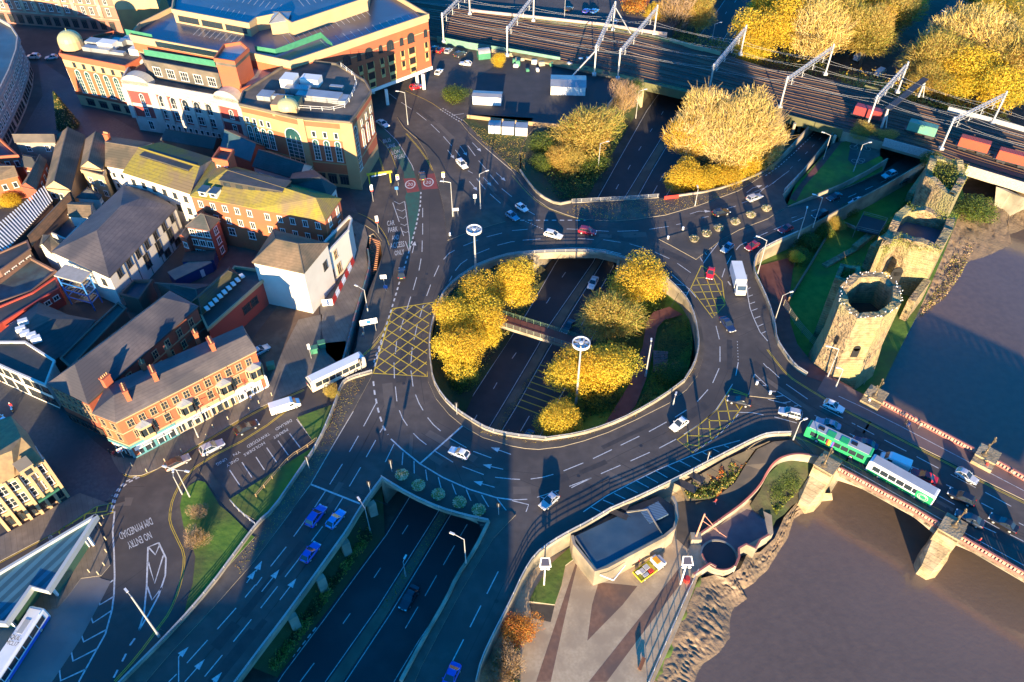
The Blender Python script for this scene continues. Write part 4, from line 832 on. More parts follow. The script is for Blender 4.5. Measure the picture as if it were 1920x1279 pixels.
# glazed stair tower
st = thing('stair_tower', 'blue steel framed escape stair with beige roof at the corner of the white hall', 'stair tower', G(150, 560, 0))
P = GP([(100, 517), (158, 512 + 0), (168, 515), (122, 499)], 8.5); P = GP([(101, 517), (152, 531), (170, 511), (122, 496)], 8.5)
mb = MB(); mb.prism(P, 8.3, 8.6, bottom=True); part('roof', mb, mat('beige_roof', (.45, .40, .33), (.38, .34, .28)), st)
mb = MB(); I = inset_poly(P, .4)
for a in I: mb.box((a.x, a.y, 4.1), (.25, .25, 8.3), .3)
for z in (2.2, 4.3, 6.4):
    for a, b in zip(I, I[1:]+I[:1]): mb.bar(Vector((a.x, a.y, z)), Vector((b.x, b.y, z)), .2)
part('frame', mb, bluep, st)
mb = MB(); a, b = (I[0]+I[3])/2, (I[1]+I[2])/2
for f in range(4):
    s, e = (a, b) if f % 2 == 0 else (b, a)
    for k in range(9): p = s.lerp(e, .12+.09*k); mb.box((p.x, p.y, f*2.1+.25*k+.2), (.3, 2.2, .08), atan2(b.y-a.y, b.x-a.x))
part('steps', mb, conc, st)
# red brick annexe, mossy roof row, white building by the subway
house('brick_annexe', 'small red brick building with white windows and blue grey hipped roof', [(347, 425), (393, 432), (413, 411), (382, 396)], 9.2, 'gable', 2.2, brick_r, slate_d, hip=.42, ridge=1, win=[(0, [(6.8, 3, 1.3, 1.7, 'w'), (4, 3, 1.3, 1.6, 'w'), (1.3, 3, 1.3, 1.2, 'w')]), (1, [(6.6, 1, 1.2, 1.8, 'w'), (3.8, 1, 1.2, 1.6, 'w'), (1, 1, 1.2, 1.6, 'w')])])
house('brick_lean_to', 'low red brick wing with small grey roof left of the annexe', [(333, 442), (350, 449), (358, 436), (342, 430)], 7.0, 'gable', .8, brick_r, slate_d, win=[(0, [(4, 1, 1.2, 1.4, 'w')])])
R7, E7, s7 = house('mossy_roofed_building', 'long orange brick building with yellow mossy hipped roof, dormers and roof lights', [(355, 367), (480, 391), (610, 414), (640, 372), (500, 328), (398, 300)], 13.2, 'custom', custom=([(425, 318, 16.5), (592, 371, 16.5)], [(0, 1, 2, 7, 6), (2, 3, 7), (3, 4, 5, 6, 7), (5, 0, 6)]), wm=brick_o, rm=moss,
    win=[(0, [(10.4, 5, 1.1, 1.6, 'w'), (7, 5, 1.1, 1.6, 'w'), (3.6, 3, 1.6, 2.0, 'w')]), (1, [(10.4, 5, 1.1, 1.6, 'w'), (6.8, 5, 1.1, 1.6, 'w')]), (2, [(10, 2, 1.1, 2.2, 'w'), (6.4, 2, 1.1, 2.0, 'w')])])
def dormer(par, u, v, z, w, dd, h, rz, wm=frame_d, rm=slate_d, win=2):
    p = G(u, v, z); mb = MB(); mb.box((p.x, p.y, z), (w, dd, h), rz); o = part('dormer', mb, wm, par)
    r = MB(); r.box((p.x, p.y, z+h/2+.1), (w+.3, dd+.4, .2), rz); part('dormer_roof', r, rm, o)
    g = MB(); d_ = Vector((cos(rz), sin(rz), 0)); n2 = Vector((d_.y, -d_.x, 0))
    for i in range(win): q = Vector((p.x, p.y, z))+d_*w*((i+.5)/win-.5)+n2*(dd/2+.02); g.box((q.x, q.y, q.z), (w/win*.55, .06, h*.55), rz)
    part('dormer_window', g, glass, o)
rzm = atan2((E7[2]-E7[0]).y, (E7[2]-E7[0]).x)
dormer(R7, 480, 346, 15.3, 16, 4, 1.9, rzm, win=5)
for u, v in ((384, 359), (404, 362)): dormer(R7, u, v, 14.2, 1.8, 2.2, 1.3, rzm, frame_w, felt_b, 1)
R7b, E7b, _ = house('white_mossy_building', 'white rendered building with yellow mossy roof and long blue grey roof light', [(229, 323), (357, 364), (402, 297), (302, 266)], 12.6, 'gable', 2.6, white_r, moss, ridge=3, win=[(0, [(9.6, 6, 1.0, 1.4, 'd'), (6, 6, 1.0, 1.6, 'd'), (2.5, 4, 1.0, 1.6, 'd')]), (3, [(9, 2, 1, 1.5, 'd')])])
dormer(R7b, 318, 305, 14.0, 15, 3.0, 1.7, atan2((E7b[1]-E7b[0]).y, (E7b[1]-E7b[0]).x), win=5)
house('stair_block', 'orange brick stair block with grey top rising between the mossy roofs', [(398, 300), (428, 306), (440, 284), (412, 279)], 17.0, 'flat', wm=brick_o, rm=felt, win=[(0, [(14.5, 2, .8, 1.1, 'w')])])
house('white_corner_building', 'white rendered building with brown tiled hipped roof beside the red and white barriers', [(472, 492), (570, 513), (617, 456), (512, 430)], 11.9, 'gable', 2.8, white_r, tile_b, ridge=1, hip=.3, win=[(1, [(6.6, 1, 1.4, 2.0, 'd', .6, .9)]), (0, [])])
house('white_wing', 'white wing with tall windows and pale stone surrounds along the barrier fence', [(574, 520), (655, 432), (661, 411), (655, 405), (612, 449), (565, 505)], 9.2, 'flat', wm=white_r, rm=tile_b, win=[(0, [(5.8, 4, 1.1, 2.0, 's', .12, .72), (1.2, 4, 1.5, 2.6, 's', .12, .75), (5.8, 1, 1.0, 1.6, 's', .02, .1)])], par_h=.3)
house('gabled_porch', 'small white lean-to with grey pitched cover against the white corner building', [(543, 528), (572, 548), (577, 540), (560, 520)], 6.2, 'gable', 1.0, white_r, slate_d, ridge=3)
house('red_rendered_building', 'red rendered building with pale coping and dark roof with roof lights', [(389, 620), (508, 515), (500, 508), (440, 500), (372, 583)], 6.8, 'flat', wm=red_r, rm=slate_d, par_m=cream, par_h=.35, win=[(0, [(2.8, 2, 2.0, 1.8, 'd', .5, .75)])])
R, E, s = house('skylight_roof_building', 'dark hipped roof with a row of pale roof lights beside the red rendered building', [(378, 590), (455, 518), (430, 500), (350, 573)], 7.2, 'gable', 1.8, brick_d, mat('mossy_slate', (.10, .085, .03), (.05, .05, .04), .85, scale=.3, lines=('z', .3, .8, .2)), ridge=1, hip=.15)
for i in range(9): p = G(388+i*8.2, 578-i*7.6, 7.9); mb = MB(); mb.box((p.x, p.y, p.z), (.8, 1.3, .3), .7); part('roof_light', mb, frame_w, R)
house('low_dark_building', 'low dark slate roof between the white hall and the skylight roof', [(290, 530), (400, 533), (372, 572), (318, 543)], 5.2, 'gable', 1.0, brick_d, slate_d, ridge=1, hip=.2)
house('flat_roof_store', 'small blue grey flat roof with a rusty puddle against the white hall', [(225, 555), (252, 528), (288, 527), (262, 565)], 4.6, 'flat', wm=brick_d, rm=felt_b)
# left cluster
house('grey_gabled_house', 'grey house with two small windows at the left by the square', [(27, 267), (104, 267), (106, 252), (25, 252)], 8.4, 'gable', 1.2, mat('pebble_dash', (.26, .23, .19), (.32, .28, .23), .9, scale=1), felt, ridge=1, win=[(0, [(5.6, 2, 1.1, 1.7, 'w')])])
house('brown_roofed_house', 'long house with weathered brown tiled roof running away from the square', [(84, 353), (133, 357), (160, 254), (108, 252)], 7.4, 'gable', 2.4, cream, tile_b, win=[(0, [(4.5, 3, 1, 1.4, 'w')])])
house('brown_roofed_house', 'narrower brown tiled house right of the long brown roof', [(150, 314), (192, 319), (209, 260), (161, 260)], 9.2, 'gable', 2.2, cream, tile_b, ridge=0, win=[(0, [(6.4, 2, 1, 1.4, 'w'), (3.2, 2, 1, 1.6, 'w')])])
house('white_gabled_house', 'white house with dark and brown roof slopes left of the white mossy building', [(197, 311), (247, 320), (288, 268), (210, 256)], 9.6, 'gable', 2.6, white_r, tile_b, ridge=3, win=[(0, [(6.4, 3, 1, 1.4, 'w'), (3.2, 3, 1, 1.4, 'w')])], chim=[(203, 262, 11, 1.4, .8, 1.6, 0)])
house('cream_house', 'cream rendered house with four white windows above the dark hipped roof', [(152, 322), (196, 334), (200, 322), (158, 310)], 8.2, 'flat', wm=cream, rm=felt, win=[(0, [(5.4, 2, 1.2, 1.5, 'w'), (2.2, 2, 1.2, 1.5, 'w')])])
house('brick_house', 'orange brick house with grey roof at the left edge', [(-40, 292), (-2, 297), (36, 294), (2, 262), (-40, 250)], 7.5, 'flat', wm=brick_o, rm=slate, win=[(1, [(4.6, 2, 1, 1.6, 'w')])])
house('brick_house', 'brick house with hipped grey roof below the grey gabled house', [(38, 312), (72, 316), (76, 296), (40, 288)], 6.6, 'gable', 1.4, brick_o, felt, hip=.3, ridge=1, win=[(0, [(3.8, 2, 1, 1.4, 'w')])])
house('brick_house', 'narrow dark brick house with brown roof between the grey houses', [(38, 350), (68, 356), (88, 300), (70, 300)], 6.5, 'gable', 1.6, brick_r, tile_b, win=[(1, [(3.8, 4, .9, 1.4, 'w')])])
house('brick_house', 'brick house with orange gable in the corner by the small yard', [(-30, 345), (34, 330), (30, 312), (-30, 300)], 6.6, 'gable', 1.5, brick_o, tile_b, ridge=1, win=[(0, [(3.6, 3, 1, 1.4, 'w')])])
R, E, s = house('market_hall', 'long shed with striped glass roof at the left edge', [(-30, 480), (5, 478), (98, 378), (84, 355), (-30, 450)], 6.0, 'flat', wm=brick_d, rm=felt_b, par_h=.1)
mb = MB()
for i in range(26):
    t = i/25; a = E[1].lerp(E[2], t); b = E[4].lerp(E[3], t); mb.bar(a+Vector((0, 0, .1)), b+Vector((0, 0, .9)), .28, .12)
part('roof_bars', mb, whitep, R)
house('tiled_shed', 'long shed with orange brown tiled roof beside the striped glass roof', [(60, 462), (135, 378), (133, 358), (52, 440)], 6.2, 'gable', 1.2, brick_d, mat('orange_tile', (.24, .12, .05), (.16, .09, .04), .85, scale=.8, lines=('z', .3, .8, .2)), ridge=1)
house('courtyard_house', 'brown roofed house with white yard wall next to the white hall', [(128, 406), (172, 408), (176, 380), (132, 378)], 6.4, 'gable', 1.4, white_r, tile_b, ridge=1)
house('white_yard_house', 'low white walled flat building left of the white hall', [(92, 440), (126, 455), (170, 410), (126, 405)], 3.6, 'flat', wm=white_r, rm=felt_b, par_h=.9)
house('hipped_house', 'dark hipped roof below the cream house', [(142, 371), (186, 374), (192, 366), (164, 350)], 6.0, 'gable', 1.4, white_r, slate_d, hip=.4, ridge=1, win=[(1, [(3, 1, 1.2, 1.4, 'w')])])
house('dark_slate_house', 'brick house with dark slate roof and white window left of the blue green flat roof', [(-40, 520), (0, 508), (58, 466), (52, 450), (-40, 490)], 6.6, 'flat', wm=brick_d, rm=slate_d, par_h=.1, win=[(1, [(3.6, 4, 1.1, 1.5, 'w')])])
house('workshop', 'brown flat topped shed with white gable end left of the big grey hip', [(73, 462), (96, 475), (118, 462), (80, 440)], 7.5, 'gable', 1.6, white_r, tile_b, ridge=0)
house('flat_roof_workshop', 'blue green stained flat roof left of the escape stair', [(-40, 560), (0, 528), (58, 484), (108, 511), (62, 549), (0, 570)], 4.2, 'flat', wm=brick_d, rm=mat('teal_stained_felt', (.06, .10, .10), (.09, .12, .12), .6, scale=.25, c3=(.05, .06, .06), s3=.3), win=[(3, [])])
house('long_dark_shed', 'long dark pitched shed with red painted wall below the stained flat roof', [(-40, 640), (5, 605), (112, 540), (106, 517), (60, 548), (-40, 590)], 4.8, 'flat', wm=red_r, rm=slate_d, par_h=.1, win=[(1, [(2.4, 6, 1.2, 1.0, 'w')])])
R, E, s = house('hipped_club_building', 'wide dark hipped roof with cooling units below the escape stair', [(-20, 690), (60, 700), (135, 655), (180, 600), (128, 590), (72, 566), (-20, 640)], 4.6, 'custom', custom=([(98, 598, 7.0), (68, 588, 6.4), (20, 640, 7.2)], [(0, 1, 9), (1, 2, 7, 9), (2, 3, 7), (3, 4, 7), (4, 5, 8, 7), (5, 6, 9, 8), (6, 0, 9), (7, 8, 9)]), wm=brick_d, rm=slate_d)
for i, (u, v) in enumerate(((42, 622), (50, 630), (62, 634), (70, 640), (46, 608))): roofbox(R, 'cooling_unit', u, v, 6.6, (1.8, 1.1, 1.2), whitep, .5)
house('long_slate_shed', 'long dark slate roof between the hipped club building and the brick hall', [(132, 690), (238, 578), (222, 566), (180, 605), (112, 672)], 7.2, 'flat', wm=brick_d, rm=slate_d, par_h=.12)
house('rear_outbuilding', 'low dark roof tucked behind the orange terrace', [(330, 655), (395, 610), (372, 585), (300, 640)], 5.2, 'flat', wm=brick_d, rm=slate_d, par_h=.1)
# Victorian corner building lower left
R, E, s = house('victorian_corner_building', 'cream and pink brick Victorian corner building with slate mansard, dormers and green shop front', [(-40, 925), (28, 893), (79, 861), (52, 812), (20, 780), (-40, 800)], 11.1, 'custom', custom=([(-40, 870, 14.3), (22, 845, 14.3), (40, 820, 14.3)], [(0, 1, 7, 6), (1, 2, 8, 7), (2, 3, 8), (3, 4, 5, 6, 7, 8)]), wm=mat('pink_brick', (.50, .33, .20), (.42, .27, .16), .85, scale=.8), rm=mat('mossy_mansard', (.30, .21, .10), (.22, .15, .08), .85, scale=1),
    win=[(0, [(8, 3, 1.5, 1.9, 'w'), (4.6, 3, 1.5, 2, 'w'), (.5, 3, 2.8, 2.4, 'shopd')]), (1, [(8, 2, 1.5, 1.9, 'w'), (4.6, 2, 1.5, 2.0, 'w'), (.5, 2, 3.2, 2.4, 'shopd')]), (2, [(8, 4, 1.1, 1.8, 'w'), (4.6, 4, 1.1, 1.8, 'w')])],
    bands=[(10.4, 11.05, cream, .25), (7.2, 7.5, cream, .15), (3.7, 4.2, cream, .3)])
dormer(R, 48, 878, 12.0, 2.0, 2.2, 2.0, atan2((E[2]-E[1]).y, (E[2]-E[1]).x), cream, cream, 1)
mb = MB()
for e, cnt in ((0, 3), (1, 3)):
    a, b = E[e], E[e+1]; q = (b-a).normalized(); o = Vector((q.y, -q.x, 0))*(.1*s)
    for i in range(cnt+1): mb = MB(); p = a.lerp(b, i/cnt)+o; mb.box((p.x, p.y, 5.5), (.5, .4, 11), atan2(q.y, q.x)); part('pilaster', mb, cream, R)
mb = MB(); a, b = E[1], E[2]; q = (b-a).normalized(); c = (a+b)/2+Vector((q.y, -q.x, 0))*s*.2; mb.box((c.x, c.y, 3.3), ((b-a).length*.8, .5, .5), atan2(q.y, q.x)); part('fascia', mb, mat('dark_green_paint', (.02, .12, .08)), R)
# top left
house('curved_stone_terrace', 'curved grey stone terrace with cornices at the top left', [(-60, 90), (-60, 30), (0, 38), (22, 50), (36, 72), (33, 98), (20, 135), (2, 172), (-30, 230), (-60, 250)], 11.5, 'flat', wm=stone_g, rm=felt_b,
    win=[(3, [(8, 2, 1, 1.6, 'w'), (4.6, 2, 1, 1.8, 'w')]), (4, [(8.2, 3, 1, 1.5, 'w'), (4.8, 3, 1, 1.8, 'w'), (1, 3, 1.3, 2, 'd')]), (5, [(8.2, 5, 1, 1.5, 'w'), (4.8, 5, 1, 1.8, 'w'), (1, 5, 1.3, 2, 'd')]), (6, [(8.2, 5, 1, 1.5, 'w'), (4.8, 5, 1, 1.8, 'w'), (1, 5, 1.3, 2, 'd')]), (7, [(8.2, 7, 1, 1.5, 'w'), (4.8, 7, 1, 1.8, 'w'), (1, 7, 1.3, 2, 'd')])],
    bands=[(10.6, 11.4, stone_g, .5), (7.0, 7.4, stone_g, .25), (3.6, 4.1, stone_g, .35)], par_h=.9)
mb_r = mat('pink_facade_brick', (.33, .15, .11), (.28, .13, .10), .85, scale=.6)
R, E, s = house('street_block', 'long brick street block with white sash windows and pale stripes at the top left', [(-80, -36), (208, -14), (208, -60), (-80, -80)], 14, 'flat', wm=mb_r, rm=felt,
    win=[(0, [(9.6, 17, 1.3, 2.4, 'w'), (5.8, 17, 1.3, 2.4, 'w'), (.6, 15, 1.9, 3.0, 'shopd')])], bands=[(4.4, 4.9, conc, .3), (8.9, 9.1, cream, .1)])
mb = MB(); q = (E[1]-E[0]).normalized(); nn = Vector((q.y, -q.x, 0))
for i in range(12):
    p = E[0].lerp(E[1], .03+.94*i/11)-nn*.15
    if i in (4, 5, 7, 8, 2, 10): mb = MB(); mb.box((p.x, p.y, 9.5), (1.3, .4, 9), atan2(q.y, q.x)); part('pilaster', mb, conc, R)
house('orange_end_block', 'plain orange and cream end block beside the car park ramp', [(205, -10), (290, -12), (300, -50), (205, -60)], 17, 'flat', wm=mat('orange_render', (.52, .25, .09), (.46, .2, .08), .8, scale=.3), rm=felt, bands=[(12, 17, cream, .05)])
# station side buildings
R2, E, s = house('arched_office_building', 'orange brick office building with six tall arched windows and a corner dome', [(111, 103), (235, 127), (262, 112), (300, 84), (244, 70), (214, 60), (152, 77), (118, 84)], 15.8, 'flat', wm=brick_o, rm=felt,
    win=[(0, [(4.6, 6, 1.7, 7.2, 'arch_tw', .1, .98), (12.7, 6, .9, 1.3, 'd', .1, .98), (.6, 4, 2.6, 2.2, 'shopd', .1, .9)]), (7, [(4.6, 3, 1.6, 7.2, 'arch_tw')])], bands=[(12.2, 14.4, cream, .03), (0, 3.6, cream, .03), (3.6, 3.9, brick_r, .3), (15.2, 15.7, brick_o, .15)], par_h=.5)
def dome(par, u, v, z, r, base_h, m=None, square=False, nm='dome'):
    p = G(u, v, z); mb = MB()
    if square: mb.box((p.x, p.y, z+base_h/2), (r*2.3, r*2.3, base_h), .2, 1)
    else: mb.cyl((p.x, p.y, z), r*1.02, base_h, 20, 1)
    mb.lathe((p.x, p.y, z+base_h), [(r*cos(a), r*.8*sin(a)) for a in [pi/2*i/7 for i in range(8)]], 20, 0); mb.cyl((p.x, p.y, z+base_h+r*.78), .1, .8, 6, 0)
    part(nm, mb, [m or mat('copper_green', (.34, .37, .20), (.42, .40, .18), .5), cream], par, sm=False)
dome(R2, 136, 88, 15.8, 3.3, 2.2)
for i, (u, v, a, b, h, m) in enumerate(((185, 96, 9, 2, 1.2, metal_r), (205, 90, 5, 3, 2, whitep), (178, 84, 4, 3, 1.5, metal_r), (225, 84, 4, 2.5, 1.6, metal_r), (248, 80, 5, 3, 1.4, metal_r), (212, 100, 8, 1.5, .8, metal_r), (258, 100, 3, 3, 1.8, whitep))): roofbox(R2, 'roof_plant', u, v, 15.6, (a, b, h), m, -.25)
bar_red = mat('baroque_red_brick', (.32, .05, .045), (.27, .05, .04), .8, scale=.5)
stw = mat('portland_stone', (.50, .46, .40), (.44, .40, .35), .8, scale=.5, c3=(.38, .35, .30), s3=.3)
R3, E, s = house('baroque_building', 'red brick and white stone building with giant pilasters, arched windows and balustrade', [(228, 156), (280, 163), (400, 184), (448, 195), (455, 172), (412, 142), (272, 116), (246, 122)], 14.6, 'flat', wm=bar_red, rm=felt, par_m=stw, par_h=1.0,
    win=[(0, [(9.3, 1, 1.2, 2.6, 'arch_w', .3, .8), (5.0, 1, 1.3, 2.4, 'w', .3, .8), (1, 1, 1.5, 2.5, 'w', .3, .8)]), (2, [(9.3, 1, 1.2, 2.6, 'arch_w', .3, .8), (5.0, 1, 1.3, 2.4, 'w', .3, .8), (1, 1, 1.5, 2.5, 'w')]), (1, [(9.0, 5, 2.0, 3.4, 'arch_w'), (5.4, 5, 1.8, 2.4, 'w'), (1, 10, 1.0, 2.4, 'w')])],
    bands=[(12.7, 14.5, stw, .4), (0, 4.6, stw, .03), (7.9, 8.8, stw, .1)])
mb = MB()
for e, cnt in ((0, 1), (1, 5), (2, 1)):
    a, b = E[e], E[e+1]; q = (b-a).normalized(); nn = Vector((q.y, -q.x, 0))*s
    for i in range(cnt+1): p = a.lerp(b, min(.97, max(.03, i/cnt)))-nn*.1; mb = MB(); mb.box((p.x, p.y, 8.8), (1.5, .6, 9.4), atan2(q.y, q.x)); part('pilaster', mb, stw, R3)
for e in (0, 2):
    a, b = E[e], E[e+1]; c = (a+b)/2; q = (b-a).normalized(); mb = MB(); wd = (b-a).length/2
    n = 12; nn = Vector((q.y, -q.x, 0))*s; A = [c+q*wd*cos(pi*i/n)+Vector((0, 0, 2.8*sin(pi*i/n))) for i in range(n+1)]
    for o in (0, -3): mb.face([p+nn*o for p in A])
    for p, r_ in zip(A, A[1:]): mb.face([p, r_, r_-nn*3, p-nn*3])
    part('gable', mb, stw, R3)
R, E, s = house('attic_block', 'grey attic storey with five white framed windows behind the stone balustrade', [(271, 116), (411, 142), (425, 128), (262, 102)], 19.2, 'flat', wm=felt, rm=felt, base=14, win=[(0, [(15.6, 5, 2.4, 2.4, 'w')])])
# car park
dk = mat('deck_line', (.55, .55, .55))
RC, EC, s = house('multi_storey_car_park', 'orange brick multi storey car park with blue grey roof decks bridging over the road', [(805, 33), (622, 96), (575, 112), (545, 122), (470, 106), (410, 103), (244, 72), (262, 50), (322, 20), (400, -40), (680, -40), (768, 11)], 20.8, 'flat', wm=brick_o, rm=deckm, par_m=cream, par_h=1.1, base=5.0,
    win=[], bands=[(19.6, 20.7, cream, .06), (4.6, 5.6, whitep, .2), (16.8, 17.05, cream, .05)])
a, b = EC[0], EC[1]
windows(RC, a, b, [(15.2, 4, 2.4, 2.9, 'arch_d', .1, .98), (11.8, 4, 2.4, 1.9, 'opend', .1, .98), (8.6, 4, 2.4, 1.9, 'opend', .1, .98), (15.4, 3, 1.2, 2.2, 'arch_d', .2, .86), (12.0, 3, 1.3, 1.7, 'opend', .2, .86), (8.8, 3, 1.3, 1.7, 'opend', .2, .86), (15.4, 1, 1.2, 2.2, 'arch_d', 0, .1), (12, 1, 1.2, 1.7, 'opend', 0, .1), (8.8, 1, 1.2, 1.7, 'opend', 0, .1), (6.2, 4, 2.0, 1.4, 'opend', .1, .98)], .3, 'window', s)
for (u, v) in ((727, 196), (795, 167), (783, 160), (700, 175)):
    p = G(u, v, 0); mb = MB(); mb.box((p.x, p.y, 2.4), (.9, .9, 4.9), .3); part('column', mb, whitep, RC)
mb = MB(); P = [Vector((p.x, p.y, 5)) for p in GP([(590, 150), (690, 185), (690, 160), (640, 130)], 5)]; mb.prism(P, -.1, 5.2); part('stair_core', mb, brick_r, RC)
mb = MB()
for (a, b, c, dd, n) in (((530, 66), (690, 12), (544, 82), (704, 26), 16), ((600, 75), (790, 20), (612, 86), (800, 32), 14), ((375, 53), (465, 70), (362, 66), (452, 84), 9), ((250, 75), (400, 98), (256, 66), (405, 88), 2)):
    A, B, C_, D_ = (G(*q, 20.58) for q in (a, b, c, dd))
    for i in range(n): mb.strip([A.lerp(B, i/n), C_.lerp(D_, i/n)], .14)
part('bay_markings', mb, dk, RC)
RU, EU, s = house('upper_deck', 'raised upper parking deck with cream parapet on the car park roof', [(322, 22), (468, 49), (482, 38), (520, 30), (548, 48), (690, 0), (700, -45), (400, -70), (330, -30)], 23.8, 'flat', wm=cream, rm=deckm, base=20.5, par_h=.8, win=[(0, [(21.3, 3, 7, 1.5, 'd')])])
mb = MB()
for (a, b, c, dd, n) in (((400, 10), (470, 25), (392, 20), (462, 36), 7), ((420, -14), (540, 10), (412, -4), (530, 22), 11), ((560, 0), (660, -30), (570, 12), (670, -16), 9)):
    A, B, C_, D_ = (G(*q, 23.58) for q in (a, b, c, dd))
    for i in range(n): mb.strip([A.lerp(B, i/n), C_.lerp(D_, i/n)], .14)
part('bay_markings', mb, dk, RU)
house('brick_stair_tower', 'tall orange brick stair tower with grey top between baroque building and car park', [(401, 113), (441, 119), (468, 94), (453, 81), (420, 86)], 24.5, 'flat', wm=brick_o, rm=metal_r, bands=[(23.2, 24.4, felt, .1)])
house('roof_stair_hut', 'cream hut with red door and grey pyramid roof on the car park deck', [(504, 44), (540, 38), (546, 22), (512, 22)], 24.2, 'gable', 1.3, cream, metal_r, base=20.6, hip=.48)
for i in range(1):
    for nm, pts in (('green_screen', [(480, 98), (518, 104), (603, 72), (624, 92)]), ('green_screen', [(272, 104), (405, 126)]), ('green_screen', [(238, 66), (288, 76)])):
        P = GP(pts, 20.8); mb = MB(); mb.wall(P, 20.9, 22.6, .12); single(nm, mb, green_s, {(480, 98): 'long green screen fence along the lower deck of the car park', (272, 104): 'green screen fence above the attic windows', (238, 66): 'short green screen fence near the dome building'}[pts[0]], 'screen', 'green screens on the roofs')
# corner office building
obeige = mat('office_beige', (.40, .255, .125), (.35, .22, .11), .8, scale=.4)
R4, E, s = house('corner_office_building', 'cream and brick corner office building with arched windows, corner glazing and roof plant', [(447, 196), (505, 209), (520, 213), (560, 222), (657, 231), (697, 172), (686, 152), (632, 120), (575, 113), (535, 122), (455, 172)], 19.5, 'flat', wm=brick_o, rm=felt, par_m=felt, par_h=.35,
    win=[(0, [(8.2, 4, 1.5, 5.6, 'arch_tw'), (14.6, 4, 1.0, 1.5, 'w'), (1, 3, 2.2, 3, 'shopd')]), (1, []), (2, [(4, 1, 4.6, 12, 'arch_tw')]), (3, [(8.0, 3, 1.5, 5.8, 'arch_tw', .12, .78), (14.6, 3, 1.0, 1.5, 'w', .12, .78), (1, 3, 2.2, 3, 'shopd', .1, .8)]), (4, [(8.6, 3, 1.4, 5.2, 'arch_tw', .35, .98), (14.8, 3, .9, 1.5, 'w', .35, .98), (4.5, 1, 2.2, 12.5, 'arch_tw', .05, .28)])],
    bands=[(13.9, 17.4, obeige, .03), (7.0, 7.4, obeige, .12), (0, 4.2, obeige, .03), (18.9, 19.4, obeige, .25)])
a, b = E[3], E[4]; q = (b-a).normalized(); nn = Vector((q.y, -q.x, 0))*s
for pt, w in ((b-q*1.2, 3.2), (a+q*.4, 1.6)):
    mb = MB(); p = pt-nn*.1; mb.box((p.x, p.y, 9.8), (w, .6, 19.4), atan2(q.y, q.x)); part('stone_pier', mb, obeige, R4)
p = G(538, 205, 19.5); mb = MB(); mb.box((p.x, p.y+.8, 19.9), (6.5, 5, 3.2), -.12); part('turret', mb, obeige, R4); dome(R4, 540, 201, 21.5, 2.6, .3)
for (u, v, a_, b_, h_, m) in ((600, 185, 16, 5, 1.8, metal_r), (560, 173, 9, 3.5, 2.0, metal_r), (545, 160, 5, 6, 3.2, whitep), (585, 158, 7, 4.5, 2.6, whitep), (632, 167, 5, 1.6, 1.2, metal_r), (525, 185, 10, 2, 1.2, metal_r), (640, 190, 5, 5, 1.4, metal_r), (500, 183, 5, 5, 1.5, metal_r)): roofbox(R4, 'roof_plant', u, v, 19.3, (a_*.72, b_*.7, h_*.8), m, -.2)
railing('roof_rail', [(640, 125, 19.9), (672, 150, 19.9), (660, 185, 19.9), (640, 210, 19.9), (560, 205, 19.9)], 'white safety rail round the corner office roof', 0, 1.1, 0, 2, 3.0, rm=whitep, cat='roof rail')
house('roof_wing', 'lower cream and brick roof wing between the car park and the corner office', [(450, 172), (530, 140), (535, 120), (475, 112), (455, 140)], 17.5, 'flat', wm=brick_o, rm=metal_r)
# roofs between mossy row and baroque building
house('teal_gabled_building', 'building with blue green pitched roof in front of the baroque building', [(412, 280), (470, 303), (500, 275), (440, 245)], 9.5, 'gable', 3.0, brick_r, mat('teal_slate', (.04, .09, .10), (.06, .11, .12), .6, scale=.5), ridge=3)
house('dark_roof_row', 'row of dark slate roofs behind the mossy roof', [(472, 312), (560, 338), (588, 312), (505, 283)], 10.5, 'gable', 2.6, white_r, slate_d, ridge=3, win=[(0, [(7.5, 4, 1, 1.4, 'w')])])
house('white_gabled_cottage', 'white cottage with dark and brown slopes behind the right end of the mossy roof', [(535, 352), (616, 372), (632, 350), (588, 318), (548, 325)], 12.6, 'custom', custom=([(545, 335, 15.2), (600, 333, 15.2)], [(0, 1, 6, 5), (1, 2, 6), (2, 3, 6), (3, 4, 5, 6), (4, 0, 5)]), wm=white_r, rm=slate_d, win=[(1, [(10, 2, 1, 1.2, 'w')])])
house('dark_roof_row', 'low dark roofs along the street before the office building', [(300, 262), (400, 280), (420, 262), (330, 248)], 8.4, 'gable', 2.0, brick_d, slate_d, ridge=3)
# bus station
R = thing('bus_station', 'bus station with blue green ribbed metal roof and pale edge beams at the lower left', 'bus station', G(60, 1100, 0))
P = GP([(-60, 1112), (0, 1078), (182, 969), (170, 985), (89, 1112), (60, 1100), (10, 1172), (-60, 1170)], 5); P = GP([(-60, 1110), (0, 1076), (182, 968), (163, 998), (90, 1110), (60, 1102), (12, 1170), (-60, 1166)], 5)
mb = MB(); mb.prism(P, 4.6, 5.0, bottom=True); part('roof', mb, teal_r, R)
mb = MB(); mb.wall([v + Vector((0, 0, 0)) for v in P[:3]], 4.5, 5.5, .5); mb.wall(P[2:8], 4.4, 5.5, .6); part('edge_beam', mb, mat('pale_beam', (.45, .47, .44), rough=.5), R)
mb = MB(); Q = inset_poly(P, 1.6); mb.wall(Q[3:8], 0, 4.5, .15); part('glass_wall', mb, mat('green_glass', (.07, .16, .10), rough=.15, spec=.8), R)
for p in Q[1:8]: mb = MB(); mb.box((p.x, p.y, 2.3), (.35, .35, 4.7), 0); part('column', mb, whitep, R)
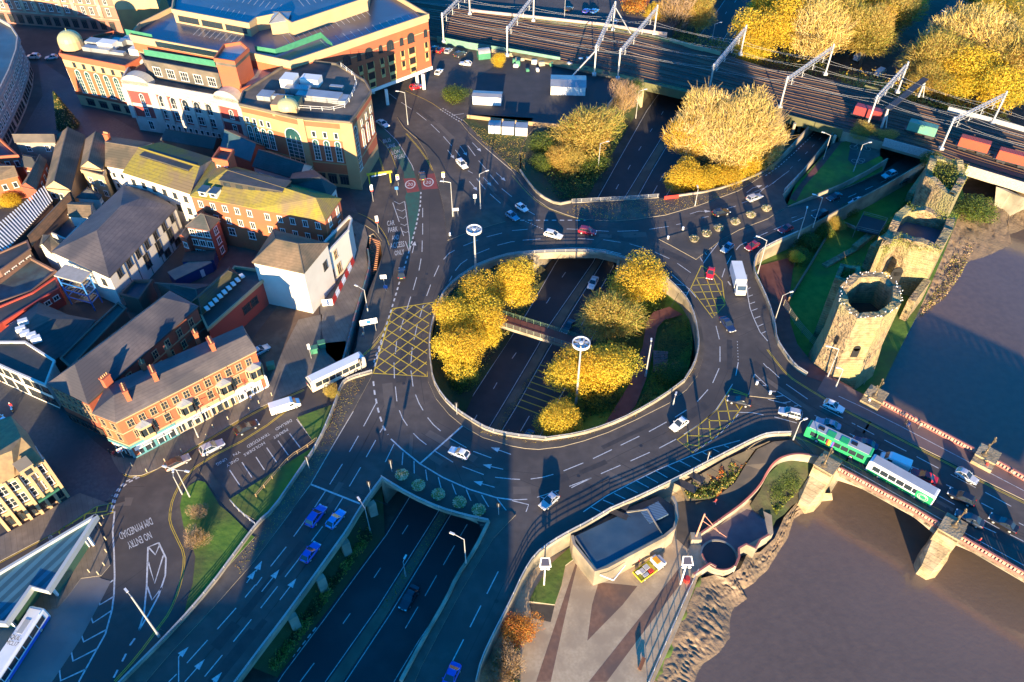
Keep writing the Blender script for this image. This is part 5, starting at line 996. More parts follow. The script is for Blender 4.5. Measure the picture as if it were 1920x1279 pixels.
# quay building
P = GP([(1072, 1003), (1115, 1092 - 25), (1240, 1013), (1262, 985), (1258, 965), (1228, 940), (1100, 1000)], 0.0)
R = thing('quay_building', 'cream concrete quay building with blue grey flat roof cut into the road embankment', 'building', G(1160, 1040, QZ))
O = GP([(1073, 1004), (1077, 1020), (1117, 1070), (1138, 1063), (1246, 1005), (1264, 990), (1270, 970), (1268, 945), (1262, 930), (1235, 925), (1150, 962), (1100, 988)], .1)
I = GP([(1082, 1006), (1122, 1068), (1140, 1057), (1236, 1000), (1210, 958), (1205, 957)], -.5)
mb = MB(); mb.prism(O, QZ, .1, bottom=False, mt=0) if 0 else None
mb.skirt(O[:9] if area2(O) > 0 else O[:9], QZ, 0, False)
W = O[:9]; mb.wall(W, QZ, .15, .5); part('wall', mb, conc_w, R)
mb = MB(); mb.poly([GP([(1077, 1006), (1120, 1069), (1243, 1004), (1214, 955), (1175, 960)], -.1)]); part('roof', mb, felt_b, R)
mb = MB(); mb.poly([GP([(1078, 1004), (1120, 1070), (1246, 1005), (1266, 985), (1266, 950), (1235, 930), (1150, 962), (1100, 990)], -.9)]); part('gutter_roof', mb, slate_d, R)
mb = MB(); mb.wall(GP([(1077, 1006), (1120, 1069), (1243, 1004), (1214, 955), (1175, 960)], 0), -.8, 0.06, .3); part('roof_edge', mb, conc, R)
mb = MB(); mb.box(tuple(G(1226, 962, -.3)), (4, 3, .5), .5); part('roof_light', mb, mat('blue_ribbed_roof', (.10, .16, .22), rough=.5, lines=(1.2, .5, .6, .3)), R)
mb = MB(); pts = GP([(1140, 1072), (1163, 1085), (1148, 1092), (1183, 1045)], 0)
pp = GP([(1125, 1078), (1150, 1088), (1172, 1060)], -1.0); mb.tube(pp[0], pp[1], .12); mb.tube(pp[1], pp[2], .12); part('door_frame', mb, whitep, R)
# ---------------------------------------------------------------- road bridge over the river
bs, bn = [(1572, 885), (1710, 960), (1757, 989), (1920, 1084), (2150, 1218)], [(1650, 757), (1738, 803), (1830, 852), (1920, 901), (2200, 1052)]
BS, BN = GP(bs), GP(bn)
bd = (BS[3]-BS[0]).normalized(); bnn = Vector((-bd.y, bd.x, 0))
SK = GP([(1500, 822), (1552, 848), (1615, 882), (1665, 908), (1772, 962), (1920, 1042), (2150, 1165)]); NK = GP([(1532, 733), (1550, 746), (1590, 770), (1640, 794), (1715, 834), (1790, 871), (1840, 899), (1920, 938), (2200, 1080)])
olive = mat('olive_paint', (.13, .13, .05), (.10, .10, .05), .7, scale=.4); red_b = mat('salmon_paint', (.44, .16, .12), (.36, .13, .10), .6, scale=.8); lat = mat('cream_lattice', (.50, .33, .25), (.42, .27, .2), .7, scale=1)
BR = thing('road_bridge', 'road bridge over the brown river with red and cream lattice parapets', 'bridge', G(1757, 989, -9))
mb = MB(); mb.poly([BS+BN[::-1]], 0); mb.poly([[v-Vector((0, 0, 1)) for v in BS+BN[::-1]]], 1, True); mb.skirt(BS, -1, 1, False); mb.skirt(BN, -1, 1, False); part('deck', mb, [asphalt, conc_w], BR)
mb = MB(); mb.prism([v+Vector((0, 0, .12)) for v in SK+[BS[4], BS[3], BS[2], BS[1], BS[0], G(1540, 866)]], -.02, None, 0, 1); part('footway', mb, [kerb, tarpath], BR)
mb = MB(); mb.prism([v+Vector((0, 0, .12)) for v in NK+[BN[4], BN[3], BN[2], BN[1], BN[0], G(1615, 738), G(1570, 716), G(1548, 704)]], -.02, None, 0, 1); part('footway', mb, [kerb, mat('pink_tar', (.15, .10, .09), (.19, .12, .105), .85, scale=.4)], BR)
mb = MB(); mb.strip(GP(T(1440,640, 530,412,700,490,1000,640,1400,850,1918,1120,2400,1368), .13), .14, .01); mb.strip(GP(T(1440,640, 520,905,700,1000,1200,1279,1500,1450,1918,1680), .13), .14, .01); part('cycle_line', mb, wht, BR)
def arch_girder(P, nm):
    mb = MB(); L = [(a, b) for a, b in zip(P, P[1:])]; D = sum(((b-a).length for a, b in L)); piers = PD
    n = 90; pts = []
    for i in range(n+1):
        t = D*i/n; k = 0; acc = 0
        for a, b in L:
            l = (b-a).length
            if t <= acc+l+1e-6: pts.append(a.lerp(b, (t-acc)/l)); break
            acc += l
    dd = [ (p-pts[0]).length for p in pts]
    def depth(x):
        q = min(abs(x-y) for y in piers); return .75+1.7*max(0, 1-q/8)**2
    for i in range(len(pts)-1):
        a, b = pts[i], pts[i+1]; za, zb = -depth(dd[i]), -depth(dd[i+1])
        for o in (0, .5):
            s_ = bnn*(o if nm == 0 else -o); q = [a+s_+Vector((0, 0, za)), b+s_+Vector((0, 0, zb)), b+s_, a+s_]; mb.face(q)
        s_ = bnn*(.5 if nm == 0 else -.5); mb.face([a+Vector((0, 0, za)), a+s_+Vector((0, 0, za)), b+s_+Vector((0, 0, zb)), b+Vector((0, 0, zb))])
    part('girder', mb, mat('cream_girder', (.48, .36, .24), (.4, .28, .2), .7, scale=.5), BR)
PD = [0, (G(1772, 997)-BS[0]).length, (G(1772, 997)-BS[0]).length*2, 75]
arch_girder(BS, 0); arch_girder(BN, 1)
def lattice(P, lab):
    mb = MB(); r = MB(); c = P[len(P)//2]; o = thing('bridge_railing', lab, 'railing', (c.x, c.y, .12), 0, 'lattice railings of the bridge')
    r.wall(P, -.2, .32, .42); r.wall(P, 1.12, 1.32, .36); part('coping', r, red_b, o)
    for a, b in zip(P, P[1:]):
        n = int((b-a).length/.55)
        for i in range(n+1): p = a.lerp(b, i/max(1, n)); mb.box((p.x, p.y, .72), (.3 if i % 4 else .5, .22, .82), atan2(b.y-a.y, b.x-a.x))
    part('lattice', mb, lat, o)
lattice([p+bnn*.1 for p in BS[:3]], 'red and cream lattice railing on the near side, between the bank and the pier'); lattice([G(1800, 1014)+bnn*.1]+[p+bnn*.1 for p in BS[3:]], 'red and cream lattice railing on the near side, beyond the pier at the right')
lattice([p-bnn*.1 for p in BN[:3]], 'red and cream lattice railing on the far side, nearest the castle'); lattice([G(1868, 872)]+[p-bnn*.1 for p in BN[3:]], 'red and cream lattice railing on the far side at the right edge')
def bpier(c, lab, far, z=WZ):
    o = thing('bridge_pier', lab, 'pier', (c.x, c.y, z), 0, 'stone piers of the road bridge'); s = 1 if far else -1; rz = atan2(bd.y, bd.x)
    mb = MB(); q = c-bnn*s*1.0; mb.box((q.x, q.y, -3.8), (3.6, 4.6, 9.4), rz); mb.box((c.x+bnn.x*s*-.2, c.y-bnn.y*s*.2, .8), (3.3, 3.0, 1.0), rz); mb.box((c.x-bnn.x*s*.2, c.y-bnn.y*s*.2, 1.35), (3.7, 3.4, .22), rz)
    e = c+bnn*s*1.6
    A = [e-bd*2.1, e+bd*2.1, e+bd*1.9+bnn*s*2.4, e+bd*.9+bnn*s*3.9, e-bd*.9+bnn*s*3.9, e-bd*1.9+bnn*s*2.4]
    n = len(A)
    for i in range(n):
        a, b = A[i], A[(i+1) % n]; mb.face([Vector((a.x, a.y, z-.5)), Vector((b.x, b.y, z-.5)), Vector((b.x, b.y, -4.6)), Vector((a.x, a.y, -4.6))])
    t1, t2 = e-bd*1.6-bnn*s*.6, e+bd*1.6-bnn*s*.6; up = lambda v, z_: Vector((v.x, v.y, z_))
    mb.face([up(A[0], -4.6), up(A[5], -4.6), up(t1, -2)]); mb.face([up(A[5], -4.6), up(A[4], -4.6), up(t1, -2)]); mb.face([up(A[4], -4.6), up(A[3], -4.6), up(t2, -2), up(t1, -2)]); mb.face([up(A[3], -4.6), up(A[2], -4.6), up(t2, -2)]); mb.face([up(A[2], -4.6), up(A[1], -4.6), up(t2, -2)])
    part('masonry', mb, stone, o); return c
piers = [bpier(G(1546, 880), 'stone abutment pier where the near side of the bridge meets the planted bank', False), bpier(G(1640, 746), 'stone abutment pier at the castle corner of the bridge', True), bpier(G(1779, 1000), 'stone pier with pointed cutwater in the middle of the river, near side', False), bpier(G(1848, 858), 'stone pier block on the far side of the bridge over the river', True)]
# steps of the abutment and stone slope
bankmesh('stone_apron', [(1500, 895, -4.5), (1530, 925, -4.2), (1560, 925, -4.5)], [(1488, 925, -9.1), (1530, 950, -9.1), (1562, 945, -9.1)], stone, n=10, rows=6, amp=.2)
# ---------------------------------------------------------------- castle
def prism_ring(mb, O, I, z0, z1, m=0, jag=0, seed=0):
    n = len(O); ZO = [z1+jag*(noise.noise(Vector((i*.33+seed, 0, 0)))*2.2+noise.noise(Vector((i*1.7+seed, 5, 0)))*.7) for i in range(n)]
    for i in range(n):
        j = (i+1) % n; a, b, c, d = O[i], O[j], I[j], I[i]; za, zb = ZO[i], ZO[j]
        U = lambda v, z: Vector((v.x, v.y, z))
        mb.face([U(a, z0), U(b, z0), U(b, zb), U(a, za)], m); mb.face([U(a, za), U(b, zb), U(c, zb), U(d, za)], m); mb.face([U(d, za), U(c, zb), U(c, z0+2), U(d, z0+2)], m)
def densify(P, s):
    o = []
    for a, b in zip(P, P[1:]+P[:1]):
        n = max(1, int((b-a).length/s)); o += [a.lerp(b, i/n) for i in range(n)]
    return o
ruin = mat('castle_stone', (.42, .30, .165), (.17, .12, .07), .95, scale=.9, detail=9, c3=(.30, .27, .12), s3=.14, bump=.6, lines=('z', .62, .7, .18))
CT = thing('castle', 'ruined stone castle with octagonal towers beside the river', 'castle', G(1640, 600, CZ))
def tower(px, z1, z0, th, jag=.5, seed=0, nm='tower', floor=None, fm=felt_b, s=1.3):
    O = GP(px, z1)
    if area2(O) < 0: O = O[::-1]
    O = densify(O, s); I = inset_poly(O, th); mb = MB(); prism_ring(mb, O, I, z0, z1, 0, jag, seed)
    mb.poly([[Vector((p.x, p.y, z0+2.1 if floor is None else floor)) for p in I]], 1); return part(nm, mb, [ruin, fm], CT)
c = G(1640, 556, 16); oct_ = [(1632+62*cos(a)*1.0, 553+46*sin(a)) for a in [pi/8+pi*i/4 for i in range(8)]]
tower(oct_, 16.0, -9.5, 1.5, .75, 1, 'octagonal_tower', 9.0, soil)
Ot = GP(oct_, 3.0); Ob = [Vector((G(1632, 553, 16).x+(p.x-G(1632, 553, 3).x)*1.0, 0, 0)) for p in Ot]; c0 = G(1632, 553, 16.0); Pt = [p for p in GP(oct_, 16.0)]; mb = MB()
for i in range(8):
    a, b = Pt[i], Pt[(i+1) % 8]; q = lambda p, k, z: Vector((c0.x+(p.x-c0.x)*k, c0.y+(p.y-c0.y)*k, z)); f = [q(a, 1.24, -8), q(b, 1.24, -8), q(b, 1.01, 4.5), q(a, 1.01, 4.5)]; mb.face(f if area2(Pt) > 0 else f[::-1])
part('battered_base', mb, ruin, CT)
tower([(1565, 521), (1588, 529), (1614, 512), (1612, 500), (1576, 494)], 13.0, -4.5, .9, .5, 7, 'turret', 11.5, grass_d)
tower([(1650, 462), (1690, 442), (1712, 455), (1766, 467), (1788, 428), (1792, 406), (1700, 384), (1680, 398)], 10.5, -9.5, 1.8, .8, 3, 'central_tower', 7.2, felt_b)
tower([(1735, 330), (1790, 372), (1815, 330), (1800, 300), (1745, 290)], 10.0, -9.5, 1.6, .9, 5, 'north_tower', 5.5, grass_d)
def spur(p0, p1, z_top, z0, w, m=ruin):
    a, b = G(*p0, z_top), G(*p1, z0); mb = MB(); d = Vector((b.x-a.x, b.y-a.y, 0)).normalized(); n = Vector((-d.y, d.x, 0))*w/2
    mb.face([a, Vector((b.x, b.y, z0))-n, Vector((b.x, b.y, z0))+n]); mb.face([a, Vector((a.x, a.y, z0))-n, Vector((b.x, b.y, z0))-n]); mb.face([a, Vector((b.x, b.y, z0))+n, Vector((a.x, a.y, z0))+n]); part('buttress', mb, m, CT)
mb = MB()      # curtain walls and low ruins
for pts, h in (([(1600, 560), (1548, 612)], 4), ([(1575, 640), (1620, 590)], 5), ([(1545, 500), (1600, 470)], .5), ([(1600, 470), (1650, 430)], 1.5), ([(1650, 480), (1620, 505)], 7), ([(1735, 330), (1700, 380)], 3), ([(1692, 600), (1722, 560)], 6)):
    mb = MB(); mb.wall(dens(GP(pts, CZ), 1.5), CZ-.3, CZ+h, 1.5); part('curtain_wall', mb, ruin, CT)
mb = MB()
for (u, v, z, w, h) in ((1613, 600, 6, 1.5, 2.6), (1598, 645, -1, 1.3, 2.4), (1665, 628, 3, 1.2, 2)):
    pass
part_w = []
def opening(u, v, z, w, h, rz):
    p = G(u, v, z); mb = MB(); mb.box((p.x, p.y, z), (w, .5, h), rz); mb.tube(p+Vector((-sin(rz)*-.25, -cos(rz)*.25, h/2)), p+Vector((-sin(rz)*.25, cos(rz)*.25, h/2)), w/2, n=14); part('window_opening', mb, black, CT)
# window openings set on the faces that look towards the roundabout side
def on_wall(P, k, t, z, w, h, out=.02):
    a, b = P[k], P[(k+1) % len(P)]; q = a.lerp(b, t); d = (b-a); d.z = 0; d.normalize(); n = Vector((d.y, -d.x, 0)); rz = atan2(d.y, d.x); mb = MB()
    c = q+n*out; mb.box((c.x, c.y, z), (w, .3, h), rz); A = Vector((c.x, c.y, z+h/2)); mb.tube(A-n*.15, A+n*.15, w/2, n=14); part('window_opening', mb, black, CT)
O = GP(oct_, 16.0); O = O[::-1] if area2(O) < 0 else O
ks = sorted(range(8), key=lambda k: (O[k]+O[(k+1) % 8]).y)[:2]
on_wall(O, ks[0], .5, 6.5, 1.4, 2.4); on_wall(O, ks[1], .5, -1.5, 1.1, 1.8); on_wall(O, ks[0], .5, -4.0, 1.0, 1.6); on_wall(O, ks[1], .5, 8, .7, 1.8)
O = GP([(1650, 462), (1766, 467)], 10.5); d_ = O[1]-O[0]; O2 = O if d_.x > 0 else O[::-1]
on_wall(O2+[O2[0]+Vector((0, 9, 0))], 0, .42, 2.6, 2.4, 3.4, .9)
mb = MB()      # gulls along the tower rims
gm = mat('gull_white', (.75, .73, .70), rough=.8)
R_ = GP([(1632+57*cos(a), 553+42*sin(a)) for a in [2*pi*i/64 for i in range(64)]], 16.3)
gl = MB(); gl.lathe((0, 0, 0), [(0, 0), (.11, .08), (.13, .18), (.07, .28), (.06, .36), (0, .42)], 6); gl.bar((-.25, 0, .17), (.1, 0, .2), .14, .1); gl.v = [(a*.75, b*.75, c*.75) for a, b, c in gl.v]; gme = gl.mesh('gull', [gm])
for i, p in enumerate(R_):
    if random.random() < .75:
        o = link('gull', gme, None, (p.x+random.uniform(-.5, .5), p.y+random.uniform(-.4, .4), 16.0+.35*0+.25)); o.rotation_euler[2] = random.uniform(0, 6.28); tag(o, 'white gull perched with the flock on the rim of the octagonal castle tower', 'gull', 'gulls on the octagonal tower')
# castle grounds: walls, viewing platform, steps, fence
mb = MB(); mb.wall(GP([(1478, 566), (1500, 530), (1530, 480), (1565, 420), (1590, 405)], CZ), CZ-.3, CZ+1.4, .35); single('boundary_wall', mb, mat('timber_fence', (.25, .17, .10), rough=.9), 'brown boundary fence between the lower plaza and the castle green', 'fence')
railing('mesh_fence', [(1468, 575, CZ), (1490, 610, CZ), (1530, 655, CZ), (1575, 695, CZ), (1620, 722, CZ)], 'tall grey mesh fence curving round the foot of the castle', 0, 2.2, 0, 5, 3, rm=mat('fence_wire', (.30, .27, .2), rough=.6), cat='fence')
o = thing('viewing_platform', 'square dark viewing platform with pale rails beside the castle', 'platform', G(1630, 425, CZ)); P = GP([(1604, 430), (1648, 440), (1662, 415), (1618, 403)], -1.5)
mb = MB(); mb.prism(P, -1.8, -1.5, bottom=True); part('deck', mb, asphalt_dark, o); mb = MB()
for a, b in zip(P, P[1:]+P[:1]):
    for z in (.5, 1.0): mb.bar(a+Vector((0, 0, z)), b+Vector((0, 0, z)), .07)
    mb.bar(Vector((a.x, a.y, CZ)), a+Vector((0, 0, 1.05)), .12)
part('rails', mb, conc, o); mb = MB(); s0, s1 = G(1605, 428, -1.6), G(1586, 420, CZ)
for k in range(9): p = s0.lerp(s1, k/9); mb.box((p.x, p.y, p.z), (.4, 2.2, .12), .3)
part('steps', mb, conc, o)
# ---------------------------------------------------------------- railway
RZ = 1.2
near = [(815, 70), (960, 100), (1168, 146), (1208, 157), (1306, 180), (1476, 218), (1580, 246), (1655, 266), (1748, 292), (1812, 317), (1920, 350), (2200, 440)]
far = [(700, -10), (960, 30), (1130, 48), (1205, 62), (1300, 84), (1440, 128), (1560, 150), (1640, 172), (1760, 204), (1850, 228), (1950, 256), (2250, 340)]
NE, FA = GP(near, RZ), GP(far, RZ); NE = [NE[0]+(NE[0]-NE[1])*2]+NE; FA = [FA[0]+(FA[0]-FA[1])*2]+FA
mb = MB()
for i in range(len(NE)-1): mb.face([NE[i], NE[i+1], FA[i+1], FA[i]])
mb.skirt(FA, TZ-.2, 1, False)
for i in range(len(NE)-1):
    zb = RZ-1.9 if i in (4, 6, 8) or i >= 10 else -9.5 if i in (3, 5, 7, 9) else -.5
    a, b = NE[i], NE[i+1]; mb.face([Vector((a.x, a.y, zb)), Vector((b.x, b.y, zb)), b, a], 2 if i in (4, 6) else 1)
struct('railway_embankment', mb, [ballast, conc_w, olive])
mb = MB()
for i in (4, 5, 6, 7, 8, 9, 10): mb.wall([NE[i]+Vector((0, .4, 0)), FA[i].lerp(NE[i], .1)], TZ, RZ-.1, .6)
struct('railway_abutments', mb, stone)
NT = 7
def trk(t): return smooth([a.lerp(b, t) for a, b in zip(NE, FA)], 1)
rb, sb = MB(), MB()
for k in range(NT):
    P = trk(.10+.8*k/(NT-1)); 
    sb.strip(P, 2.5, .02, 0, (.28, .42))
    for s in (-.75, .75):
        Q = []
        for i, p in enumerate(P):
            t = (P[min(i+1, len(P)-1)]-P[max(i-1, 0)]).normalized(); Q.append(p+Vector((-t.y, t.x, 0))*s)
        for a, b in zip(Q, Q[1:]): rb.bar(a+Vector((0, 0, .12)), b+Vector((0, 0, .12)), .13, .16)
tr_ = struct('railway_tracks', sb, mat('sleeper', (.05, .045, .04), (.08, .07, .06), .9, scale=2)); struct('rails', rb, rust, parent=tr_)
bankmesh('track_verge', [(960, 104, 1.25), (1100, 133, 1.25), (1208, 156, 1.25), (1306, 178, 1.25), (1476, 214, 1.25)], [(960, 96, 1.3), (1100, 124, 1.3), (1208, 149, 1.3), (1306, 171, 1.3), (1476, 207, 1.3)], mat('ochre_verge', (.36, .25, .09), (.16, .12, .05), .95, scale=.6), n=90, rows=3, amp=.35)
bankmesh('track_verge', [(960, 38, 1.25), (1130, 56, 1.25), (1205, 70, 1.25), (1300, 90, 1.25)], [(960, 30, 1.3), (1130, 48, 1.3), (1205, 62, 1.3), (1300, 82, 1.3)], mat('green_verge', (.20, .22, .04), (.30, .24, .08), .95, scale=.5), n=60, rows=3, amp=.4, seed=5)
mb = MB(); mb.wall(GP([(880, 26), (960, 34), (1130, 52), (1205, 64), (1250, 70)], .5), 0, 2.2, .4); single('boundary_wall', mb, mat('pink_concrete', (.52, .38, .32), (.42, .32, .26), .8, scale=.4), 'long pinkish wall on the far side of the railway', 'wall')
mb = MB(); mb.wall(GP([(1255, 78), (1300, 92), (1350, 104)], RZ), RZ-.3, RZ+1.3, .3); single('bridge_girder', mb, mat('pale_green_paint', (.28, .33, .2), (.22, .26, .16), .7, scale=.4), 'pale green girder on the far side of the railway over the cutting', 'girder')
mb = MB(); mb.wall(GP([(1620, 166), (1645, 173)], RZ), RZ-.3, RZ+1.2, .3); single('bridge_girder', mb, olive, 'short olive girder on the far side of the railway left of the signal gantry', 'girder')
def parapet(px, lab, m, z0, z1, nm='railway_parapet'):
    P = dens(GP(px, RZ), 1.2); mb = MB(); mb.wall(P, z0, z1, .25); o = single(nm, mb, m, lab, 'parapet', 'parapets of the railway bridges'); return o
parapet([(1208, 158), (1306, 181)], 'olive green railway bridge parapet over the cutting', olive, -.8, 1.9)
parapet([(1476, 219), (1580, 247)], 'olive green railway bridge parapet over the slip road', olive, -.8, 1.9)
latg = mat('lattice_grey', (.42, .42, .40), (.3, .3, .3), .6, scale=3)
parapet([(1656, 267), (1748, 293)], 'grey lattice railway parapet over the riverside road', latg, .2, 2.6); parapet([(1812, 318), (1920, 351), (2050, 392)], 'white lattice railway parapet over the river', mat('lattice_white', (.48, .43, .34), (.34, .30, .24), .6, scale=3), -.4, 2.5)
parapet([(1776, 208), (1846, 226), (1930, 250)], 'pale lattice parapet on the far side of the railway at the right', latg, RZ, RZ+1.4)
for u, v in ((1482, 262), (1496, 250), (1556, 285), (1566, 268)): p = G(u, v, -4.5); mb = MB(); mb.tube((p.x, p.y, -6), (p.x, p.y, RZ-.3), .45, n=10); single('bridge_column', mb, conc, 'pale concrete column under the olive railway bridge on the slip road', 'column', 'columns under the olive bridge')
mb = MB(); A = GP([(1868, 350), (1888, 355), (1925, 372), (1895, 362)], RZ-1.5); B_ = GP([(1862, 412), (1880, 420), (1935, 395), (1925, 385)], -9.3)
for i in range(4): mb.face([B_[i], B_[(i+1) % 4], A[(i+1) % 4], A[i]])
mb.face(A); single('railway_pier', mb, conc, 'sloping pale concrete pier under the white lattice railway bridge', 'pier')
def gantry(nb, fb, lab, h=8.2, stays=False):
    a, b = G(*nb, RZ), G(*fb, RZ); r = thing('overhead_line_gantry', lab, 'gantry', a, 0, 'overhead line gantries across the railway'); U = Vector((0, 0, 1))
    for p in (a, b):
        mb = MB(); mb.bar(p, p+U*(h+1.8), .42); mb.box((p.x, p.y, p.z+.3), (1.2, 1.2, .7)); part('post', mb, steel, r)
    mb = MB(); d = b-a; L = d.length; d.normalize(); n = Vector((-d.y, d.x, 0))*.45
    for o in (n, -n):
        for z in (h, h+.9): mb.bar(a+o+U*z, b+o+U*z, .13)
    k = int(L/1.5)
    for i in range(k):
        p, q = a+d*(L*i/k), a+d*(L*(i+1)/k)
        mb.bar(p+n+U*h, q+n+U*(h+.9), .08); mb.bar(p-n+U*(h+.9), q-n+U*h, .08); mb.bar(p+n+U*(h+.9), q-n+U*(h+.9), .08); mb.bar(p+n+U*(h+.9), p-n+U*(h+.9), .08)
    part('boom', mb, steel, r)
    for i in range(4):
        p = a+d*(L*(i+.6)/4.4); mb = MB(); mb.bar(p+U*h, p+U*(h-2.4), .14); t = p+U*(h-2.2); mb.bar(t, t+Vector((n.y, -n.x, 0))*4, .09); mb.bar(p+U*(h-.9), t+Vector((n.y, -n.x, 0))*4, .07); part('registration_arm', mb, steel, r)
    if stays: mb = MB(); mb.bar(a+U*h, a+Vector((-9, -3, -1)), .3); part('stay', mb, steel, r); mb = MB(); mb.bar(b+U*h, b+Vector((6, -3, 0)), .25); part('stay', mb, steel, r)
    return a, b
GL = [((832, 79), (881, 27), 'white gantry nearest the car park'), ((951, 105), (1000, 40), 'white gantry behind the bicycle shelter'), ((1114, 141), (1149, 57), 'white gantry with slanting stays by the white warehouse hut'), ((1158, 148), (1226, 64), 'white gantry just left of the olive bridge'), ((1328, 178), (1388, 103), 'white gantry behind the golden trees over the cutting'), ((1462, 202), (1547, 140), 'white gantry with a concrete footing at its far post'), ((1625, 238), (1682, 174), 'white gantry next to the dark signal gantry'), ((1764, 280), (1860, 231), 'rightmost white gantry above the freight containers')]
gp = [gantry(a, b, l, 8.2, i == 2) for i, (a, b, l) in enumerate(GL)]
for k in range(4):
    mb = MB(); t = (k+.6)/4.4; pts = [a.lerp(b, t) for a, b in gp]; e = pts[-1]+(pts[-1]-pts[-2]); s0 = pts[0]+(pts[0]-pts[1]); pts = [s0]+pts+[e]
    for p, q in zip(pts, pts[1:]):
        for z, sag in ((5.9, 0), (7.2, 1.0)):
            for i in range(6):
                f = lambda s: p.lerp(q, s)+Vector((0, 0, z-4*sag*s*(1-s))); mb.bar(f(i/6), f((i+1)/6), .035)
    single('overhead_wire', mb, steel, ['nearest', 'second nearest', 'third nearest', 'farthest'][k]+' of the four runs of overhead wire above the railway', 'wire', 'overhead wires')
r = thing('signal_gantry', 'dark lattice signal gantry with walkway across the railway', 'gantry', G(1652, 240, RZ)); a, b = G(1652, 240, RZ), G(1722, 182, RZ); U = Vector((0, 0, 1)); mb = MB()
mb.bar(a+U*6, b+U*6, 1.8, .3); [mb.bar(a+U*6+Vector((o, o, 1)), b+U*6+Vector((o, o, 1)), .1) for o in (-.6, .6)]; part('walkway', mb, dsteel, r)
for p in (a, b): mb = MB(); mb.bar(p, p+U*6, .5); mb.bar(p+Vector((1.4, 0, 0)), p+U*6, .25); part('post', mb, steel, r)
# freight train
cont_me = {}
def container(u, v, key, lab, m, L=7.6):
    p = G(u, v, RZ+1.2); q = trk(.10); dd = (NE[9]-NE[6]).normalized(); rz = atan2(dd.y, dd.x)
    w = thing('container_wagon', 'flat railway wagon under the '+key, 'wagon', (p.x, p.y, RZ), rz, 'container wagons'); mb = MB(); mb.box((0, 0, 1.05), (L+1.2, 2.2, .25)); lpart('frame', mb, dsteel, w)
    for s in (-1, 1): mb = MB(); mb.box((s*L*.32, 0, .55), (1.9, 1.7, .5)); [mb.tube((s*L*.32+e, -.9, .55), (s*L*.32+e, .9, .55), .42, n=10) for e in (-.7, .7)]; lpart('bogie', mb, dsteel, w)
    c = thing('shipping_container', lab, 'container', (p.x, p.y, RZ+1.2), rz, 'containers on the freight train'); mb = MB(); mb.box((0, 0, 1.3), (L, 2.4, 2.55))
    for i in range(int(L/.4)): x = -L/2+.3+i*.4; mb.box((x, -1.22, 1.3), (.2, .06, 2.3)); mb.box((x, 0, 2.58), (.2, 2.2, .05))
    lpart('body', mb, m, c); mb = MB(); mb.box((-L/2-.03, 0, 1.3), (.06, 2.2, 2.3)); lpart('door', mb, m, c)
cr = mat('container_red', (.34, .04, .045), (.28, .04, .04), .5, scale=.5); co = mat('container_orange', (.46, .075, .035), (.40, .07, .04), .5, scale=.5); cg = mat('container_green', (.10, .33, .24), (.12, .28, .2), .5, scale=.5)
container(1626, 217, 'dark red container', 'dark red shipping container with yellow writing, partly behind the signal gantry', cr); container(1727, 247, 'green container', 'pale green corrugated shipping container', cg)
container(1824, 277, 'left orange container', 'orange red shipping container left of another orange one', co); container(1899, 302, 'right orange container', 'orange red shipping container at the right edge of the railway', co, 8.2)
# footbridge over the cutting inside the roundabout
o = thing('footbridge', 'concrete footbridge with red deck and green mesh rails crossing the cutting inside the roundabout', 'footbridge', G(1000, 625, -2.5)); A = GP([(925, 606), (1105, 662)], -2.2); B_ = GP([(925, 584), (1105, 640)], -2.2)
mb = MB(); mb.prism([A[0], A[1], B_[1], B_[0]], -3.0, None, 0, 1, True); part('deck', mb, [conc, redpath], o)
for P, m in ((A, mat('grey_green_rail', (.24, .27, .2), rough=.6)), (B_, mat('green_rail', (.12, .2, .13), rough=.6))):
    mb = MB()
    for z in (.3, .6, .9, 1.2): mb.bar(P[0]+Vector((0, 0, z)), P[1]+Vector((0, 0, z)), .05)
    for i in range(15): p = P[0].lerp(P[1], i/14); mb.bar(p, p+Vector((0, 0, 1.25)), .08)
    part('rails', mb, m, o)
# steps in the pit and the stepped subway ramp by the plaza
mb = MB()
for i in range(12): a, b = G(1225, 660+i*3.3, -2.9+.02), G(1252, 662+i*3.3, -2.9); mb.wall([a, b], -3.2, -2.6+.0*i, .35)
single('garden_steps', mb, mat('red_steps', (.24, .13, .11), (.18, .1, .09), .85, scale=.8), 'reddish terraced steps beside the curved path in the island', 'steps')
mb = MB(); a0, a1, b0, b1 = G(694, 446, 0), G(712, 452, 0), G(690, 512, -2.8), G(706, 512, -2.8)
for i in range(17):
    t = i/16; p, q = a0.lerp(b0, t), a1.lerp(b1, t); mb.wall([p, q], -3.2, p.z+.05, .45, 0, 1)
single('subway_steps', mb, [mat('step_edge', (.36, .17, .09), rough=.8), mat('step_top', (.22, .10, .06), rough=.85)], 'orange brown stepped ramp going down to the subway by the plaza', 'steps')
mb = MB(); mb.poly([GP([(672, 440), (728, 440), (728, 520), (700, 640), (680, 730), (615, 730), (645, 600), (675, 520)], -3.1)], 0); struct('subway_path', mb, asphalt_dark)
mb = MB(); P = smooth(GP([(690, 470), (694, 500), (686, 530), (670, 580), (654, 640), (641, 688)], 0)); mb.wall(P, -3.1, .75, .3); single('mural_wall', mb, mat('mural_paint', (.10, .22, .22), (.30, .12, .12), .8, scale=.9, fac=(.48, .52), c3=(.12, .16, .15), s3=.5), 'wall with painted blue green and red murals along the sunken subway', 'wall')
